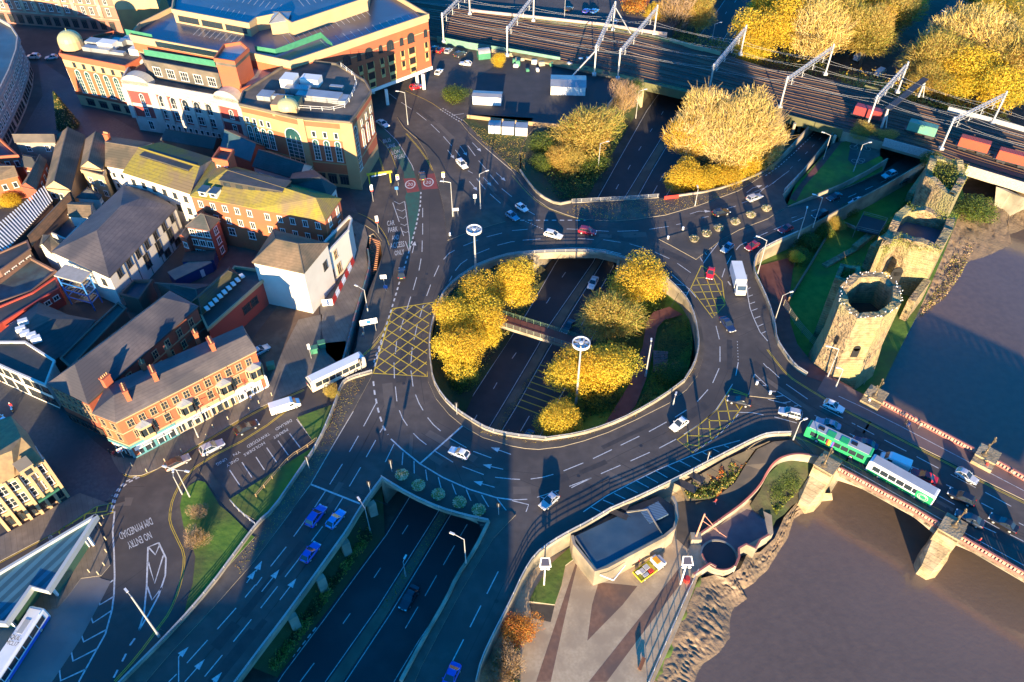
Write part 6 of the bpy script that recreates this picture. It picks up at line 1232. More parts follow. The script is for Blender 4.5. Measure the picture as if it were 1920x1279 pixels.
# flyover columns
for u, v in ((650, 1018), (551, 1158), (604, 1085), (700, 945)):
    p = G(u, v-4, 0)+Vector((-.6, .4, 0)); mb = MB(); mb.box((p.x, p.y, -4.1), (1.5, .9, 6), .65, 0); single('flyover_column', mb, conc, 'pale concrete column under the edge of the dual carriageway', 'column', 'columns under the flyover edge')
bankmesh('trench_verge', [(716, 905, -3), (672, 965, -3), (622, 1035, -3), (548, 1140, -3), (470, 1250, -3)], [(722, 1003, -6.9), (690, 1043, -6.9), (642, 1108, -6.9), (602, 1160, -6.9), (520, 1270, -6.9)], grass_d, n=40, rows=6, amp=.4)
# round terraces on the quay
def ringwall(u, v, r, lab, full=True):
    c = G(u, v, QZ); o = thing('round_terrace', lab, 'terrace', (c.x, c.y, QZ), 0, 'round quay terraces'); n = 32
    P = [Vector((c.x+r*cos(2*pi*i/n), c.y+r*sin(2*pi*i/n), QZ)) for i in range(n+1)]
    mb = MB(); mb.wall(P, QZ-.2, QZ+.12, .35, 0, 0); k0, k1 = ((16, 30) if full > 0 else (22, 38)); Q = [P[k % n] for k in range(k0, k1)]; mb.wall(Q, QZ-3, QZ+.95, .25, 0, 1); part('parapet', mb, [conc, mat('red_coping')if 0 else MC['red_coping']], o)
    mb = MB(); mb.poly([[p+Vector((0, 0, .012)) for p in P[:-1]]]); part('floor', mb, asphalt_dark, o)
ringwall(1348, 1043, 3.1, 'round dark paved terrace with red topped wall nearest the quay mast')
mb = MB(); mb.poly([GP([(1310, 1010), (1350, 985), (1400, 955), (1430, 960), (1440, 1000), (1400, 1022), (1372, 1040), (1340, 1058), (1325, 1055)], QZ+.006)]); struct('terrace_floor', mb, mat('plum_paving', (.12, .08, .085), (.16, .11, .11), .8, scale=.6))
mb = MB(); mb.wall(GP([(1298, 1083), (1330, 1062), (1341, 1068)], QZ), QZ-1.5, QZ+1.1, .35, 0, 1); mb.wall(GP([(1376, 1068), (1384, 1050), (1383, 1034), (1397, 1026), (1414, 1034), (1423, 1018), (1440, 1008)], QZ), QZ-3, QZ+1.1, .35, 0, 1); single('terrace_wall', mb, [conc, MC['red_coping']], 'zigzag cream terrace wall with red coping above the mud', 'wall')

mb = MB()
for u, v, r_ in ((1603, 302, .9), (1612, 303, .9), (1601, 276, 1.1), (1625, 279, 1.1), (1576+40, 300, .8)):
    c = G(u, v, -1.42); mb.strip([c+Vector((cos(2*pi*i/16)*r_, sin(2*pi*i/16)*r_, 0)) for i in range(17)], .14, .01)
mb.strip([G(1601, 276, -1.42), G(1611, 268, -1.42), G(1622, 272, -1.42), G(1625, 279, -1.42)], .3, .014)
struct('ground_mural', mb, mat('mural_chalk', (.32, .29, .24), rough=.9))
# ---------------------------------------------------------------- trees
def leafm(n, c, c2, tr=.35): return mat(n, c, c2, .7, scale=.9, detail=3, trans=tr)
LY = [leafm('leaf_yellow', (.66, .46, .03), (.74, .54, .04)), leafm('leaf_gold', (.62, .36, .02), (.66, .42, .03)), leafm('leaf_olive', (.34, .34, .03), (.42, .40, .04))]
LO = [leafm('leaf_ochre', (.48, .36, .08), (.56, .42, .10)), leafm('leaf_rust', (.45, .27, .06), (.5, .3, .06)), leafm('leaf_moss', (.26, .26, .04), (.34, .32, .05))]
LG = [leafm('leaf_green', (.06, .11, .015), (.10, .15, .02)), leafm('leaf_lime', (.20, .24, .02), (.26, .28, .03)), leafm('leaf_dark', (.03, .06, .015), (.05, .08, .02))]
LP = [mat('twig_gold', (.60, .44, .13), (.5, .36, .10), .9, scale=1), mat('twig_tan', (.55, .41, .16), (.62, .47, .2), .9, scale=1), LY[1]]
LB = [mat('twig_brown', (.30, .19, .11), (.38, .26, .15), .9, scale=1), mat('twig_grey', (.22, .16, .11), rough=.9), LO[1]]
LR = [leafm('leaf_orange', (.55, .20, .02), (.62, .27, .03)), leafm('leaf_red', (.42, .10, .02), (.5, .14, .02)), LO[0]]
def crown(n, size, shape, seed, twig=0.0, lobes=9, rz=.9, flat=.2):
    """crown of leaf sized faces in a set of uneven lobes; unit radius 5, centre at origin"""
    R = random.Random(seed); mb = MB(); L = []
    for i in range(lobes):
        a = 2*pi*i/lobes*1.0+R.uniform(-.4, .4); q = R.uniform(.25, .62)*5 if i else 0; zz = R.uniform(-.45, .55)*5*rz
        L.append((Vector((cos(a)*q, sin(a)*q, zz)), R.uniform(1.5, 2.9)))
    L.append((Vector((0, 0, 1.6*rz)), 3.0)); L.append((Vector((0, 0, -.4)), 3.4))
    tot = sum(r*r for _, r in L)
    for (c, r) in L:
        k = int(n*r*r/tot); mi = R.choices((0, 1, 2), (6, 3, 1.6))[0]
        for _ in range(k):
            d = Vector((R.gauss(0, 1), R.gauss(0, 1), R.gauss(0, 1))).normalized()
            nz = 1+.26*noise.noise(d*2.3+c)+.22*noise.noise(d*5.5+c); rr = r*nz*(R.random()**.33 if R.random() < .35 else R.uniform(.82, 1.06)); p = c+Vector((d.x*rr, d.y*rr, d.z*rr*rz))
            m = mi if R.random() < .6 else R.choices((0, 1, 2), (5, 3, 2))[0]
            if R.random() < twig:
                u = (Vector((p.x, p.y, p.z+6*shape)).normalized()+Vector((R.gauss(0, .4), R.gauss(0, .4), R.gauss(0, .3)))).normalized(); l = R.uniform(.3, .75); w = R.uniform(.02, .045)
                s = u.cross(Vector((R.gauss(0, 1), R.gauss(0, 1), R.gauss(0, 1)))).normalized()*w
                mb.face([p-u*l-s, p-u*l+s, p+u*l+s*.3, p+u*l-s*.3], m)
            else:
                u = Vector((R.gauss(0, 1), R.gauss(0, 1), R.gauss(0, .6))).normalized()*size*R.uniform(.4, 1.45); s = u.cross(d+Vector((R.gauss(0, .5), R.gauss(0, .5), R.gauss(0, .5)))).normalized()*size*R.uniform(.4, .8)
                mb.face([p-u, p-s*.9, p+u, p+s], m)
    return mb
def limbs(seed, h, stems=1, spread=.5, r0=.28, n=7, up=.5, sub=4):
    """trunk from z=-h up to the crown, limbs forking inside it"""
    R = random.Random(seed); mb = MB()
    for s in range(stems):
        a0 = R.uniform(0, 6.3); b = Vector((cos(a0)*(.8 if stems > 1 else 0), sin(a0)*(.8 if stems > 1 else 0), -h)); t = b+Vector((R.uniform(-.3, .3)+cos(a0)*(1.2 if stems > 1 else 0), R.uniform(-.3, .3), h*.72)); mb.tube(b, t, r0, r0*.7, 8)
        for i in range(n):
            a = 2*pi*i/n+R.uniform(-.3, .3); e = t+Vector((cos(a)*spread*R.uniform(2.5, 4.5), sin(a)*spread*R.uniform(2.5, 4.5), R.uniform(1.5, 4.8)*up*2)); m = t.lerp(e, .45)+Vector((0, 0, -.4)); mb.tube(t, m, r0*.45, r0*.3, 6, caps=False); mb.tube(m, e, r0*.3, r0*.1, 5, caps=False)
            for j in range(sub):
                q = m.lerp(e, R.uniform(.1, .9)); f = q+Vector((R.uniform(-1.6, 1.6), R.uniform(-1.6, 1.6), R.uniform(.6, 2.2)))*(1.25 if sub > 4 else 1); mb.tube(q, f, r0*.14, r0*.05, 4, caps=False)
    return mb
TR = {}
def tkind(k, seed, cnt, size, mats, bk, twig=0, shape=.3, rz=.9, lobes=9, **kw):
    TR.setdefault(k, []).append((crown(cnt, size, shape, seed, twig, lobes, rz).mesh('crown', mats), limbs(seed, 6.5, **kw).mesh('trunk', [bk])))
for s in (1, 2, 3): tkind('yellow', s, 17000, .13, LY, bark)
for s in (4, 5): tkind('ochre', s, 15000, .125, LO, bark, twig=.35)
for s in (6, 7): tkind('golden', s, 12500, .12, LP, bark_p, twig=.72, shape=.8, rz=1.0, lobes=12, stems=4, spread=.7, r0=.24, n=9, up=.5, sub=11)
for s in (8, 9): tkind('green', s, 6500, .16, LG, bark)
tkind('bare', 10, 4200, .12, LB, bark_p, twig=.93, shape=.8, stems=3, spread=.8, r0=.14, n=7, up=.5)
tkind('orange', 11, 7000, .15, LR, bark)
tn = [0]
def tree(kind, u, v, zc, r, rz, zb, label, group=None, nm='tree', loc=None):
    """crown centre at photo pixel (u, v) on the height zc, radius r, half height rz, ground zb"""
    tn[0] += 1; p = loc if loc is not None else G(u, v, zc); V = TR[kind][tn[0] % len(TR[kind])]; o = thing(nm, label, 'tree' if nm == 'tree' else 'shrub', (p.x, p.y, zb), random.uniform(0, 6.28), group)
    c = link('crown', V[0], o, (0, 0, zc-zb)); r *= 1.2; rz *= 1.08; c.scale = (r/5, r/5, rz/4.6)
    t = link('trunk', V[1], o, (0, 0, zc-zb)); t.scale = (r/5, r/5, (zc-zb)/6.5); return o
IS = 'trees inside the roundabout'
for a in ((852, 592, 3.5, 4.6, 4.6, 'yellow', 'yellow tree at the town side rim of the roundabout island, below the tall mast'), (893, 556, 4, 5.0, 4.8, 'yellow', 'yellow tree right beside the foot of the tall floodlight mast'), (960, 528, 3.5, 5.2, 5, 'yellow', 'yellow tree at the top left of the island, next to the bridge opening'), (905, 610, 3, 5, 5, 'yellow', 'broad yellow tree leaning over the footbridge end'), (862, 655, 3, 4.8, 5, 'yellow', 'yellow tree over the parapet opposite the big box junction'), (895, 590, 1, 4, 4, 'ochre', 'ochre tree in the middle of the left hand clump'), (868, 708, -2.5, 3.6, 4, 'green', 'dark green yellow topped bush low at the left of the cutting'), (1203, 527, 3, 6.4, 5.6, 'yellow', 'large round bright yellow tree beside the north bridge opening'), (1141, 592, 2, 6.2, 5.8, 'ochre', 'brownish olive tree between the two bright yellow trees'), (1135, 690, 1.5, 6.0, 4.8, 'yellow', 'bright yellow tree right of the central mast'), (1075, 692, 1, 5.4, 4.6, 'yellow', 'yellow tree left of the central mast over the striped lane'), (1052, 785, -.5, 4.7, 3.4, 'yellow', 'small golden tree at the bottom of the island'), (1130, 745, -3.5, 4.5, 2.6, 'green', 'dark green bushes below the bright yellow tree'), (1262, 700, -2, 4, 1.8, 'green', 'dark green shrubs on the shaded slope right of the curved path')):
    tree(a[5], a[0], a[1], a[2], a[3], a[4], -6 if a[2] < 3 else -3, a[6], IS)
NB = 'golden trees north of the roundabout'
for a in ((1335, 222, 8, 7.5, 7.5, 'golden', 'tallest pale gold many stemmed tree nearest the olive bridge'), (1400, 238, 8, 8, 7.5, 'golden', 'pale gold many stemmed tree left of the slip road bridge'), (1300, 250, 6, 7, 7, 'golden', 'pale gold tree leaning over the cutting'), (1368, 270, 6, 7.5, 7, 'golden', 'pale gold tree in the middle of the clump'), (1430, 262, 5, 6.5, 6.5, 'golden', 'gold tree right against the slip road'), (1288, 332, 1, 5, 4.5, 'yellow', 'low orange yellow tree at the foot of the clump by the white parapet'), (1322, 345, 0, 4.2, 3.2, 'yellow', 'low orange yellow bush at the middle front of the golden clump'), (1378, 325, 0, 4.6, 3.4, 'yellow', 'low yellow bush right of the middle front of the golden clump'), (1352, 335, 0, 5.0, 3.8, 'yellow', 'low yellow tree in front of the clump'), (1400, 305, 1, 5.5, 4, 'yellow', 'low yellow tree by the slip road kerb')):
    tree(a[5], a[0], a[1], a[2], a[3], a[4], -5, a[6], NB)
for a in ((1098, 250, 3, 8.6, 7.4, 'ochre', 'broad olive brown tree on the bank by the cutting'), (1062, 300, -1, 4.6, 4.4, 'ochre', 'smaller olive tree in front of the broad brown one'), (1018, 272, 0, 4.4, 3.6, 'green', 'round dark green bush beside the olive trees'), (1015, 306, -1, 3.6, 2.6, 'green', 'low green bush at the edge of the bank'), (1110, 305, -3, 5.5, 3.5, 'green', 'dark bushes low on the bank beside the cutting'), (1172, 182, 3.5, 4, 5.4, 'bare', 'leafless pale tree by the end of the olive bridge'), (1192, 165, 2.5, 3.2, 3, 'green', 'bright green bush touching the olive bridge'), (853, 176, 1.6, 5, 2.2, 'green', 'yellow green bush beside the white hut and road'), (935, 112, 1.8, 2.4, 2.2, 'yellow', 'small yellow bush by the bicycle shelter')):
    tree(a[5], a[0], a[1], a[2], a[3], a[4], -4 if a[0] > 1000 else 0, a[6])
FT = 'trees beyond the railway'; fi = 0
spots = [(1268, 16, 'bare', 9), (1190, 8, 'orange', 7), (1228, 26, 'yellow', 5), (1310, 22, 'ochre', 7), (1425, 62, 'yellow', 10), (1478, 42, 'yellow', 11), (1530, 62, 'golden', 11), (1580, 38, 'ochre', 11), (1632, 62, 'ochre', 10), (1672, 28, 'ochre', 10), (1700, 2, 'yellow', 9), (1560, 5, 'golden', 11), (1620, -5, 'yellow', 11), (1500, -2, 'yellow', 11), (1440, 10, 'yellow', 9), (1645, 40, 'yellow', 8), (1410, 85, 'yellow', 7),
         (1755, 110, 'ochre', 11), (1800, 75, 'golden', 12), (1850, 90, 'golden', 12), (1892, 120, 'ochre', 12), (1830, 140, 'yellow', 10), (1790, 150, 'yellow', 8), (1745, 150, 'ochre', 7), (1880, 170, 'yellow', 9), (1860, 45, 'yellow', 11), (1910, 70, 'ochre', 11), (1850, -2, 'green', 10), (1905, 5, 'green', 9)]
words_ = {'yellow': 'yellow leaved', 'golden': 'pale gold twiggy', 'ochre': 'ochre brown', 'bare': 'brown leafless', 'orange': 'orange leaved', 'green': 'green leaved'}
for i, (u, v, k, r) in enumerate(spots):
    grp = 'left of the top right road' if u < 1720 else 'right of the top right road'
    tree(k, u, v, r*.75-6+3, r*.86, r*.82, -7, words_[k]+' tree beyond the railway, '+grp, FT if 0 else 'autumn wood, '+words_[k]+' trees '+grp)
for a in ((1498, 480, -2, 3.2, 2.2, 'green', 'rounded green bush on the lower plaza below the parapet'), (1494, 482, -.8, 1.9, 1.4, 'yellow', 'small bright yellow green bush on the lower plaza'), (1515, 452, -2, 3.4, 2.2, 'green', 'green bush next to the riverside road parapet'), (1545, 432, -2, 3.2, 2.2, 'green', 'green bush by the castle boundary fence'), (1565, 418, -2, 2.4, 2.0, 'ochre', 'brownish bush above the castle boundary fence'), (1830, 393, -3, 6.0, 3.6, 'green', 'big green shrub on the river bank under the white lattice bridge'), (1622, 247, 1, 4.0, 2.2, 'ochre', 'ochre bush beside the olive slip road bridge'), (1660, 257, 1, 3.2, 1.6, 'ochre', 'low ochre bush left of the grey lattice parapet'), (1748, 300, 2.5, 3.6, 2.2, 'green', 'green growth on top of the north castle tower'), (1590, 395, -3, 2.8, 1.8, 'green', 'dark bush between the riverside road and platform'), (1480, 905, -4, 2.8, 2.4, 'green', 'lime green bush on the bank below the curved ramp'), (1452, 925, -4.5, 2.4, 2.2, 'green', 'lime bush under the curved ramp above the mud'),
          (972, 1180, -2.6, 3.2, 2.2, 'orange', 'orange red tree on the quay beside the slip road'), (948, 1240, -2.6, 2.8, 2.2, 'bare', 'pinkish leafless tree at the bottom of the quay'), (937, 1278, -2.8, 2.4, 1.8, 'bare', 'leafless shrub at the bottom edge of the quay'), (372, 960, 1.6, 1.6, 1.4, 'bare', 'small leafless tree on the round lawn, upper one'), (366, 1010, 1.4, 1.9, 1.6, 'bare', 'leafless shrub on the round lawn, lower one'), (622, 735, 1.3, 1.3, 1.6, 'ochre', 'small yellowish shrub beside the white bus'), (20, 375, 1.2, 3, 2, 'yellow', 'small pale yellow tree in the yard at the left edge'), (103, 950-180, .8, .1, .1, 'green', 'x')):
    if a[6] != 'x': tree(a[5], a[0], a[1], a[2], a[3], a[4], {1498: CZ, 1494: CZ}.get(a[0], min(a[2]-a[4]*.9, 0) if a[1] < 700 else a[2]-1.6), a[6], nm='shrub' if a[4] < 2.5 else 'tree')
# planting beds and ground cover
def cover(name, pts, z, n, mats, h=.7, size=.16, kind='stuff', zf=None):
    P = GP(pts, z) if len(pts[0]) == 2 else GP(pts); xs = [p.x for p in P]; ys = [p.y for p in P]; mb = MB(); R = random.Random(n); k = 0
    def inside(x, y):
        c = False; j = len(P)-1
        for i in range(len(P)):
            if (P[i].y > y) != (P[j].y > y) and x < (P[j].x-P[i].x)*(y-P[i].y)/(P[j].y-P[i].y)+P[i].x: c = not c
            j = i
        return c
    while k < n:
        x, y = R.uniform(min(xs), max(xs)), R.uniform(min(ys), max(ys)); 
        if not inside(x, y): k += .02; continue
        hh = h*(.4+.9*abs(noise.noise(Vector((x*.5, y*.5, 1))))*1.6); zz = zf(x, y) if zf else z
        p = Vector((x, y, zz+R.uniform(0, hh))); u = Vector((R.gauss(0, 1), R.gauss(0, 1), R.gauss(0, .6))).normalized()*size*R.uniform(.6, 1.3); s = u.cross(Vector((R.gauss(0, 1), R.gauss(0, 1), R.gauss(0, 1)))).normalized()*size*.6
        m = 0 if noise.noise(Vector((x*.35, y*.35, 5))) > -.05 else 1
        mb.face([p-u, p-s, p+u, p+s], m if R.random() < .75 else 2); k += 1
    return struct(name, mb, mats, kind)
cover('bed_planting', [(1280, 925), (1360, 872), (1418, 842), (1420, 862), (1392, 880), (1375, 905), (1340, 935), (1292, 938)], -3.3, 5200, [LG[0], LR[1], LO[0]], 1.6, .2)
cover('bed_planting', [(1455, 900), (1490, 880), (1500, 905), (1485, 935), (1455, 965), (1440, 950)], -5.2, 2600, [LG[1], LG[0], LO[2]], 1.3, .2)
cover('ivy', [(600, 1070), (672, 965), (690, 990), (700, 1010), (640, 1090), (580, 1180), (520, 1262), (500, 1250)], -5.4, 6000, [LO[2], LG[2], LO[1]], 1.5, .18)
cover('bank_scrub', [(990, 300), (1040, 300), (1120, 290), (1165, 240), (1180, 230), (1130, 330), (1095, 372), (1040, 378), (1000, 345)], -3.2, 5500, [LG[2], LG[0], LO[2]], 2.2, .22)
cover('bank_scrub', [(1255, 365), (1275, 300), (1310, 220), (1460, 230), (1440, 300), (1400, 335), (1330, 352)], -4.2, 6500, [LO[2], LO[0], LG[0]], 2.4, .25)
cover('bank_scrub', [(1000, 570), (1015, 520), (975, 500), (900, 520), (840, 560), (825, 640), (835, 720), (880, 740), (930, 660)], -4.5, 5500, [LG[2], LO[2], LO[0]], 1.8, .2)
cover('bank_scrub', [(1150, 600), (1200, 560), (1260, 560), (1240, 590), (1205, 605), (1195, 650), (1150, 760), (1060, 815), (1010, 830), (1060, 760)], -4.6, 6000, [LG[2], LG[0], LG[2]], 1.8, .2)
cover('bank_scrub', [(1245, 600), (1290, 600), (1300, 660), (1270, 720), (1190, 770), (1225, 690)], -3, 3500, [LG[2], LG[0], LG[2]], .8, .16)
cover('castle_scrub', [(1640, 505), (1625, 470), (1655, 430), (1700, 370), (1735, 330), (1770, 330), (1700, 420), (1665, 500)], CZ, 3000, [LG[0], LO[2], LG[1]], 1.6, .2)
cover('riverbank_scrub', [(1720, 600), (1740, 560), (1770, 500), (1800, 460), (1790, 430), (1820, 400), (1860, 390), (1800, 520), (1770, 560)], -7.6, 6500, [LB[1], LB[0], LO[2]], 1.5, .2)
cover('quay_shrubs', [(915, 1290), (925, 1240), (955, 1180), (985, 1160), (975, 1200), (975, 1290)], QZ, 3500, [LG[0], LR[0], LB[0]], 1.4, .16)
cover('track_side_scrub', [(1590, 170), (1700, 195), (1850, 235), (1900, 250), (1880, 215), (1750, 180), (1640, 150), (1560, 140)], -3, 4500, [LO[0], LY[0], LO[1]], 3.5, .3)
cover('track_side_scrub', [(1240, 90), (1300, 90), (1420, 125), (1560, 150), (1540, 115), (1400, 92), (1250, 60)], -4.5, 4500, [LO[2], LO[0], LG[0]], 3.5, .3)
cover('leaf_litter', [(880, 235), (985, 262), (985, 330), (960, 318), (900, 262)], .13, 1500, [LO[0], LG[0], LO[1]], .3, .12)
# planters
pl = MB(); pl.cyl((0, 0, .12), .95, .45, 18, 0, 1.1); pm2 = pl.mesh('pot', [conc]); 
fl = MB(); R = random.Random(3)
for i in range(420):
    a, q = R.uniform(0, 6.28), R.random()**.5*1.2; p = Vector((cos(a)*q, sin(a)*q, .6+R.uniform(0, .55)*(1.2-q*.5))); u = Vector((R.gauss(0, 1), R.gauss(0, 1), R.gauss(0, .4))).normalized()*.16; s = u.cross(Vector((0, .3, 1))).normalized()*.12; fl.face([p-u, p-s, p+u, p+s], R.choice((0, 1, 1, 1, 2)))
flm = fl.mesh('flowers', [LO[2], mat('petal_cream', (.62, .5, .3), rough=.8), LG[1]])
for i, (u, v) in enumerate([(1301, 451), (1324, 441), (1347, 431), (1378, 419), (1407, 406), (1436, 394), (754, 894), (785, 914), (822, 931), (862, 946), (898, 960)]):
    p = G(u, v, 0); o = thing('flower_planter', 'round planter with cream flowers, number from the tip of its island', 'planter', (p.x, p.y, 0), i*.7, 'round flower planters'); link('pot', pm2, o); link('flowers', flm, o)
    k = ['nearest the box junction bollard', 'second', 'third', 'fourth', 'fifth', 'last, farthest up the slip road'][i] if i < 6 else ['nearest the traffic lights', 'second', 'third', 'fourth', 'last, nearest the pale triangle'][i-6]
    o['label'] = 'round flower planter '+('between exit and slip road, ' if i < 6 else 'above the cutting bridge, ')+k

for nm_, pts, z, n_, h_ in (('ivy', [(1650, 462), (1690, 442), (1712, 455), (1766, 467), (1762, 478), (1710, 470), (1690, 462), (1655, 480)], 9.6, 900, 1.4), ('ivy', [(1700, 384), (1792, 406), (1790, 420), (1698, 396)], 10, 700, 1.2), ('ivy', [(1735, 300), (1815, 310), (1812, 340), (1790, 372), (1740, 340)], 9, 2400, 1.8), ('ivy', [(1565, 521), (1588, 529), (1614, 512), (1612, 500), (1576, 494)], 12, 700, 1.2)):
    c = cover(nm_, pts, z, n_, [LG[1], LO[2], LG[0]], h_, .16); del c['kind']; c.parent = CT; c.location = -Vector(CT.location)

cover('leaf_litter', [(1075, 385), (1235, 375), (1330, 365), (1425, 330), (1385, 357), (1310, 384), (1247, 402), (1150, 412), (1060, 400)], .13, 1500, [LO[0], LY[0], LO[1]], .04, .11)
cover('leaf_litter', [(590, 845), (640, 730), (655, 715), (690, 700), (625, 828), (545, 955), (450, 1075), (440, 1060)], .13, 1300, [LO[1], LO[0], LO[2]], .04, .1)
cover('leaf_litter', [(900, 812), (985, 832), (1090, 822), (1190, 783), (1290, 715), (1318, 650), (1300, 700), (1190, 770), (1060, 815), (900, 800)], .13, 900, [LO[1], LY[0], LO[0]], .04, .1)
cover('leaf_litter', [(727, 1140), (842, 966), (1010, 700), (1000, 690), (830, 955), (712, 1141)], -6.8, 900, [LO[1], LO[0], LO[2]], .04, .12)
# ---------------------------------------------------------------- vehicles
def loft(mb, S, m=0):
    for A, B in zip(S, S[1:]):
        n = len(A)
        for i in range(n): mb.face([A[i], A[(i+1) % n], B[(i+1) % n], B[i]], m)
    mb.face(S[0][::-1], m); mb.face(S[-1], m)
def rim_wheel(x, y, r=.33, w=.22):
    mb = MB(); mb.tube((x, y-w/2, r), (x, y+w/2, r), r, n=14); rm = MB(); s = 1 if y > 0 else -1; rm.tube((x, y+s*w/2, r), (x, y+s*(w/2+.02), r), r*.62, r*.5, n=10); return mb, rm
paint0 = mat('car_paint', (.5, .5, .5), rough=.3)
CK = {'hatch': (4.0, 1.76, 1.48, .88, .62, 1.2, -1.25, -1.85), 'estate': (4.65, 1.82, 1.50, .9, .85, .25, -1.75, -2.2), 'suv': (4.55, 1.88, 1.70, 1.02, .85, .3, -1.65, -2.12), 'sedan': (4.65, 1.82, 1.45, .9, .75, .1, -1.0, -1.7), 'mini': (3.7, 1.7, 1.42, .88, .75, .35, -1.2, -1.7), 'mpv': (4.5, 1.85, 1.66, .95, 1.05, .3, -1.7, -2.1)}
CM = {}
def car_parts(kind):
    if kind in CM: return CM[kind]
    L, W, H, bt, xw, xr, xrr, xrb = CK[kind]; xr = xw-.85; h = L/2; w = W/2; out = []
    def sec(x, ww, zb, zt): return [(x, -ww*.9, zb), (x, ww*.9, zb), (x, ww, zb+.18), (x, ww*.99, zt-.14), (x, ww*.88, zt), (x, -ww*.88, zt), (x, -ww*.99, zt-.14), (x, -ww, zb+.18)]
    S = [sec(-h, w*.84, .36, .78 if kind != 'sedan' else .86), sec(-h+.12, w*.95, .26, bt), sec(-h+.55, w, .2, bt+.02), sec(-h*.3, w, .2, bt), sec(xw, w, .2, bt-.02), sec(xw+.5, w*.98, .22, bt-.12), sec(h-.4, w*.93, .24, bt-.2), sec(h-.1, w*.84, .3, bt-.32), sec(h, w*.7, .36, .52)]
    b = MB(); loft(b, S); out.append(('body', b, paint0, None))
    g = MB(); yb, yt = w*.88, w*.70; A = [(xw+.05, -yb, bt-.03), (xw+.05, yb, bt-.03), (xrb, yb, bt), (xrb, -yb, bt)]; T_ = [(xr, -yt, H-.05), (xr, yt, H-.05), (xrr, yt, H-.07), (xrr, -yt, H-.07)]
    for i in range(4): g.face([A[i], A[(i+1) % 4], T_[(i+1) % 4], T_[i]])
    out.append(('windows', g, glass, None))
    r = MB(); S = []
    for x, k, dz in ((xr+.06, .92, -.045), (xr-.15, 1.03, 0), ((xr+xrr)/2, 1.05, .02), (xrr+.1, 1.03, -.01), (xrr-.06, .92, -.07)): y = yt*k; S.append([(x, -y, H-.1+dz), (x, y, H-.1+dz), (x, y*.93, H-.02+dz), (x, -y*.93, H-.02+dz)])
    loft(r, S)
    for s in (-1, 1):
        r.bar((xw+.03, s*yb, bt-.02), (xr, s*yt*1.02, H-.06), .07); r.bar((xrb, s*yb, bt), (xrr, s*yt*1.02, H-.08), .1); m = (xr+xrr)/2; r.bar((m, s*yb, bt), (m, s*yt*1.03, H-.07), .06)
        if kind in ('estate', 'suv', 'mpv'): r.bar((xrr+.5, s*yb, bt), (xrr+.5, s*yt*1.03, H-.07), .06)
    out.append(('roof', r, paint0, None))
    wb = L*.29
    for x in (wb, -wb*1.02):
        for s in (-1, 1): a, q = rim_wheel(x, s*(w-.08), .32 if kind != 'suv' else .37); out.append(('wheel', a, tyre, ('rim', q, steel)))
    for s in (-1, 1):
        m = MB(); m.box((h-.13, s*w*.66, bt-.36), (.28, .36, .14)); out.append(('headlight', m, lampw, None)); m = MB(); m.box((-h+.08, s*w*.74, bt-.12), (.14, .3, .2)); out.append(('tail_light', m, lampr, None))
        m = MB(); m.box((xw-.15, s*(w+.06), bt+.06), (.14, .18, .13)); out.append(('mirror', m, paint0, None))
    m = MB(); m.box((h+.01, 0, .5), (.03, .5, .11)); out.append(('number_plate', m, whitep, None)); m = MB(); m.box((-h-.01, 0, .62), (.03, .5, .11)); out.append(('number_plate', m, yelp, None))
    m = MB(); m.box((h-.02, 0, .42), (.06, W*.5, .12)); out.append(('grille', m, black, None))
    R = []
    for nm, q, mt_, sub in out: R.append((nm, q.mesh(nm, [mt_]), (sub[0], sub[1].mesh(sub[0], [sub[2]])) if sub else None))
    CM[kind] = R; return R
PAINT = {'white': (.80, .80, .78), 'silver': (.50, .51, .53), 'grey': (.18, .19, .21), 'black': (.015, .015, .018), 'navy': (.015, .03, .09), 'blue': (.03, .09, .50), 'sky': (.06, .30, .72), 'red': (.62, .02, .03), 'wine': (.24, .012, .03), 'steelblue': (.20, .32, .42), 'dark': (.03, .04, .055), 'gold': (.42, .36, .30), 'brown': (.10, .045, .03)}
def pm(c): return mat('car_paint_'+c, PAINT[c], rough=.32, metal=.25 if c in ('silver', 'steelblue', 'sky', 'grey') else 0, coat=.6)
def car(kind, colr, rear, front, label, z=0.0, group=None, pitch=0):
    a, b = G(*rear, z+.6), G(*front, z+.6); c = (a+b)/2; o = thing('car', label, 'car', (c.x, c.y, z+.005), atan2(b.y-a.y, b.x-a.x), group); o.rotation_euler[1] = pitch
    for nm, me, sub in car_parts(kind):
        q = link(nm, me, o)
        if nm in ('body', 'roof', 'mirror'): q.material_slots[0].link = 'OBJECT'; q.material_slots[0].material = pm(colr if not (colr == 'gold' and nm == 'roof') else 'brown')
        if sub: link(sub[0], sub[1], q)
    return o
def cars(ox, oy, L, z=0, group=None):
    for k, c, x0, y0, x1, y1, lab in L:
        p, q = T(ox, oy, x0, y0, x1, y1); car(k, c, p, q, lab, z, group)
cars(960, 320, [('estate', 'white', 232, 458, 390, 500, 'white estate car entering the top of the roundabout, left of a red one'), ('mpv', 'wine', 490, 440, 642, 465, 'red people carrier at the top of the roundabout'), ('mini', 'white', 30, 248, 118, 305, 'small white roofed car waiting at the give way line, black lower body'), ('hatch', 'steelblue', -55, 300, 62, 378, 'pale blue hatchback at the give way line beside the small white roofed car'), ('suv', 'black', 1508, 328, 1628, 300, 'black off roader taking the slip road past the planters'), ('estate', 'silver', 1768, 220, 1872, 180, 'silver estate car on the slip road beneath the golden trees'), ('hatch', 'steelblue', 1660, 538, 1568, 618, 'silver blue hatchback waiting at the roundabout beside the lorry'), ('hatch', 'wine', 1855, 535, 1748, 595, 'dark red hatchback beside the curved parapet lamp post'), ('hatch', 'red', 1500, 712, 1475, 828, 'bright red car on the yellow box markings'), ('sedan', 'navy', 1578, 1100, 1658, 1205, 'dark blue saloon behind the white lorry on the river side')])
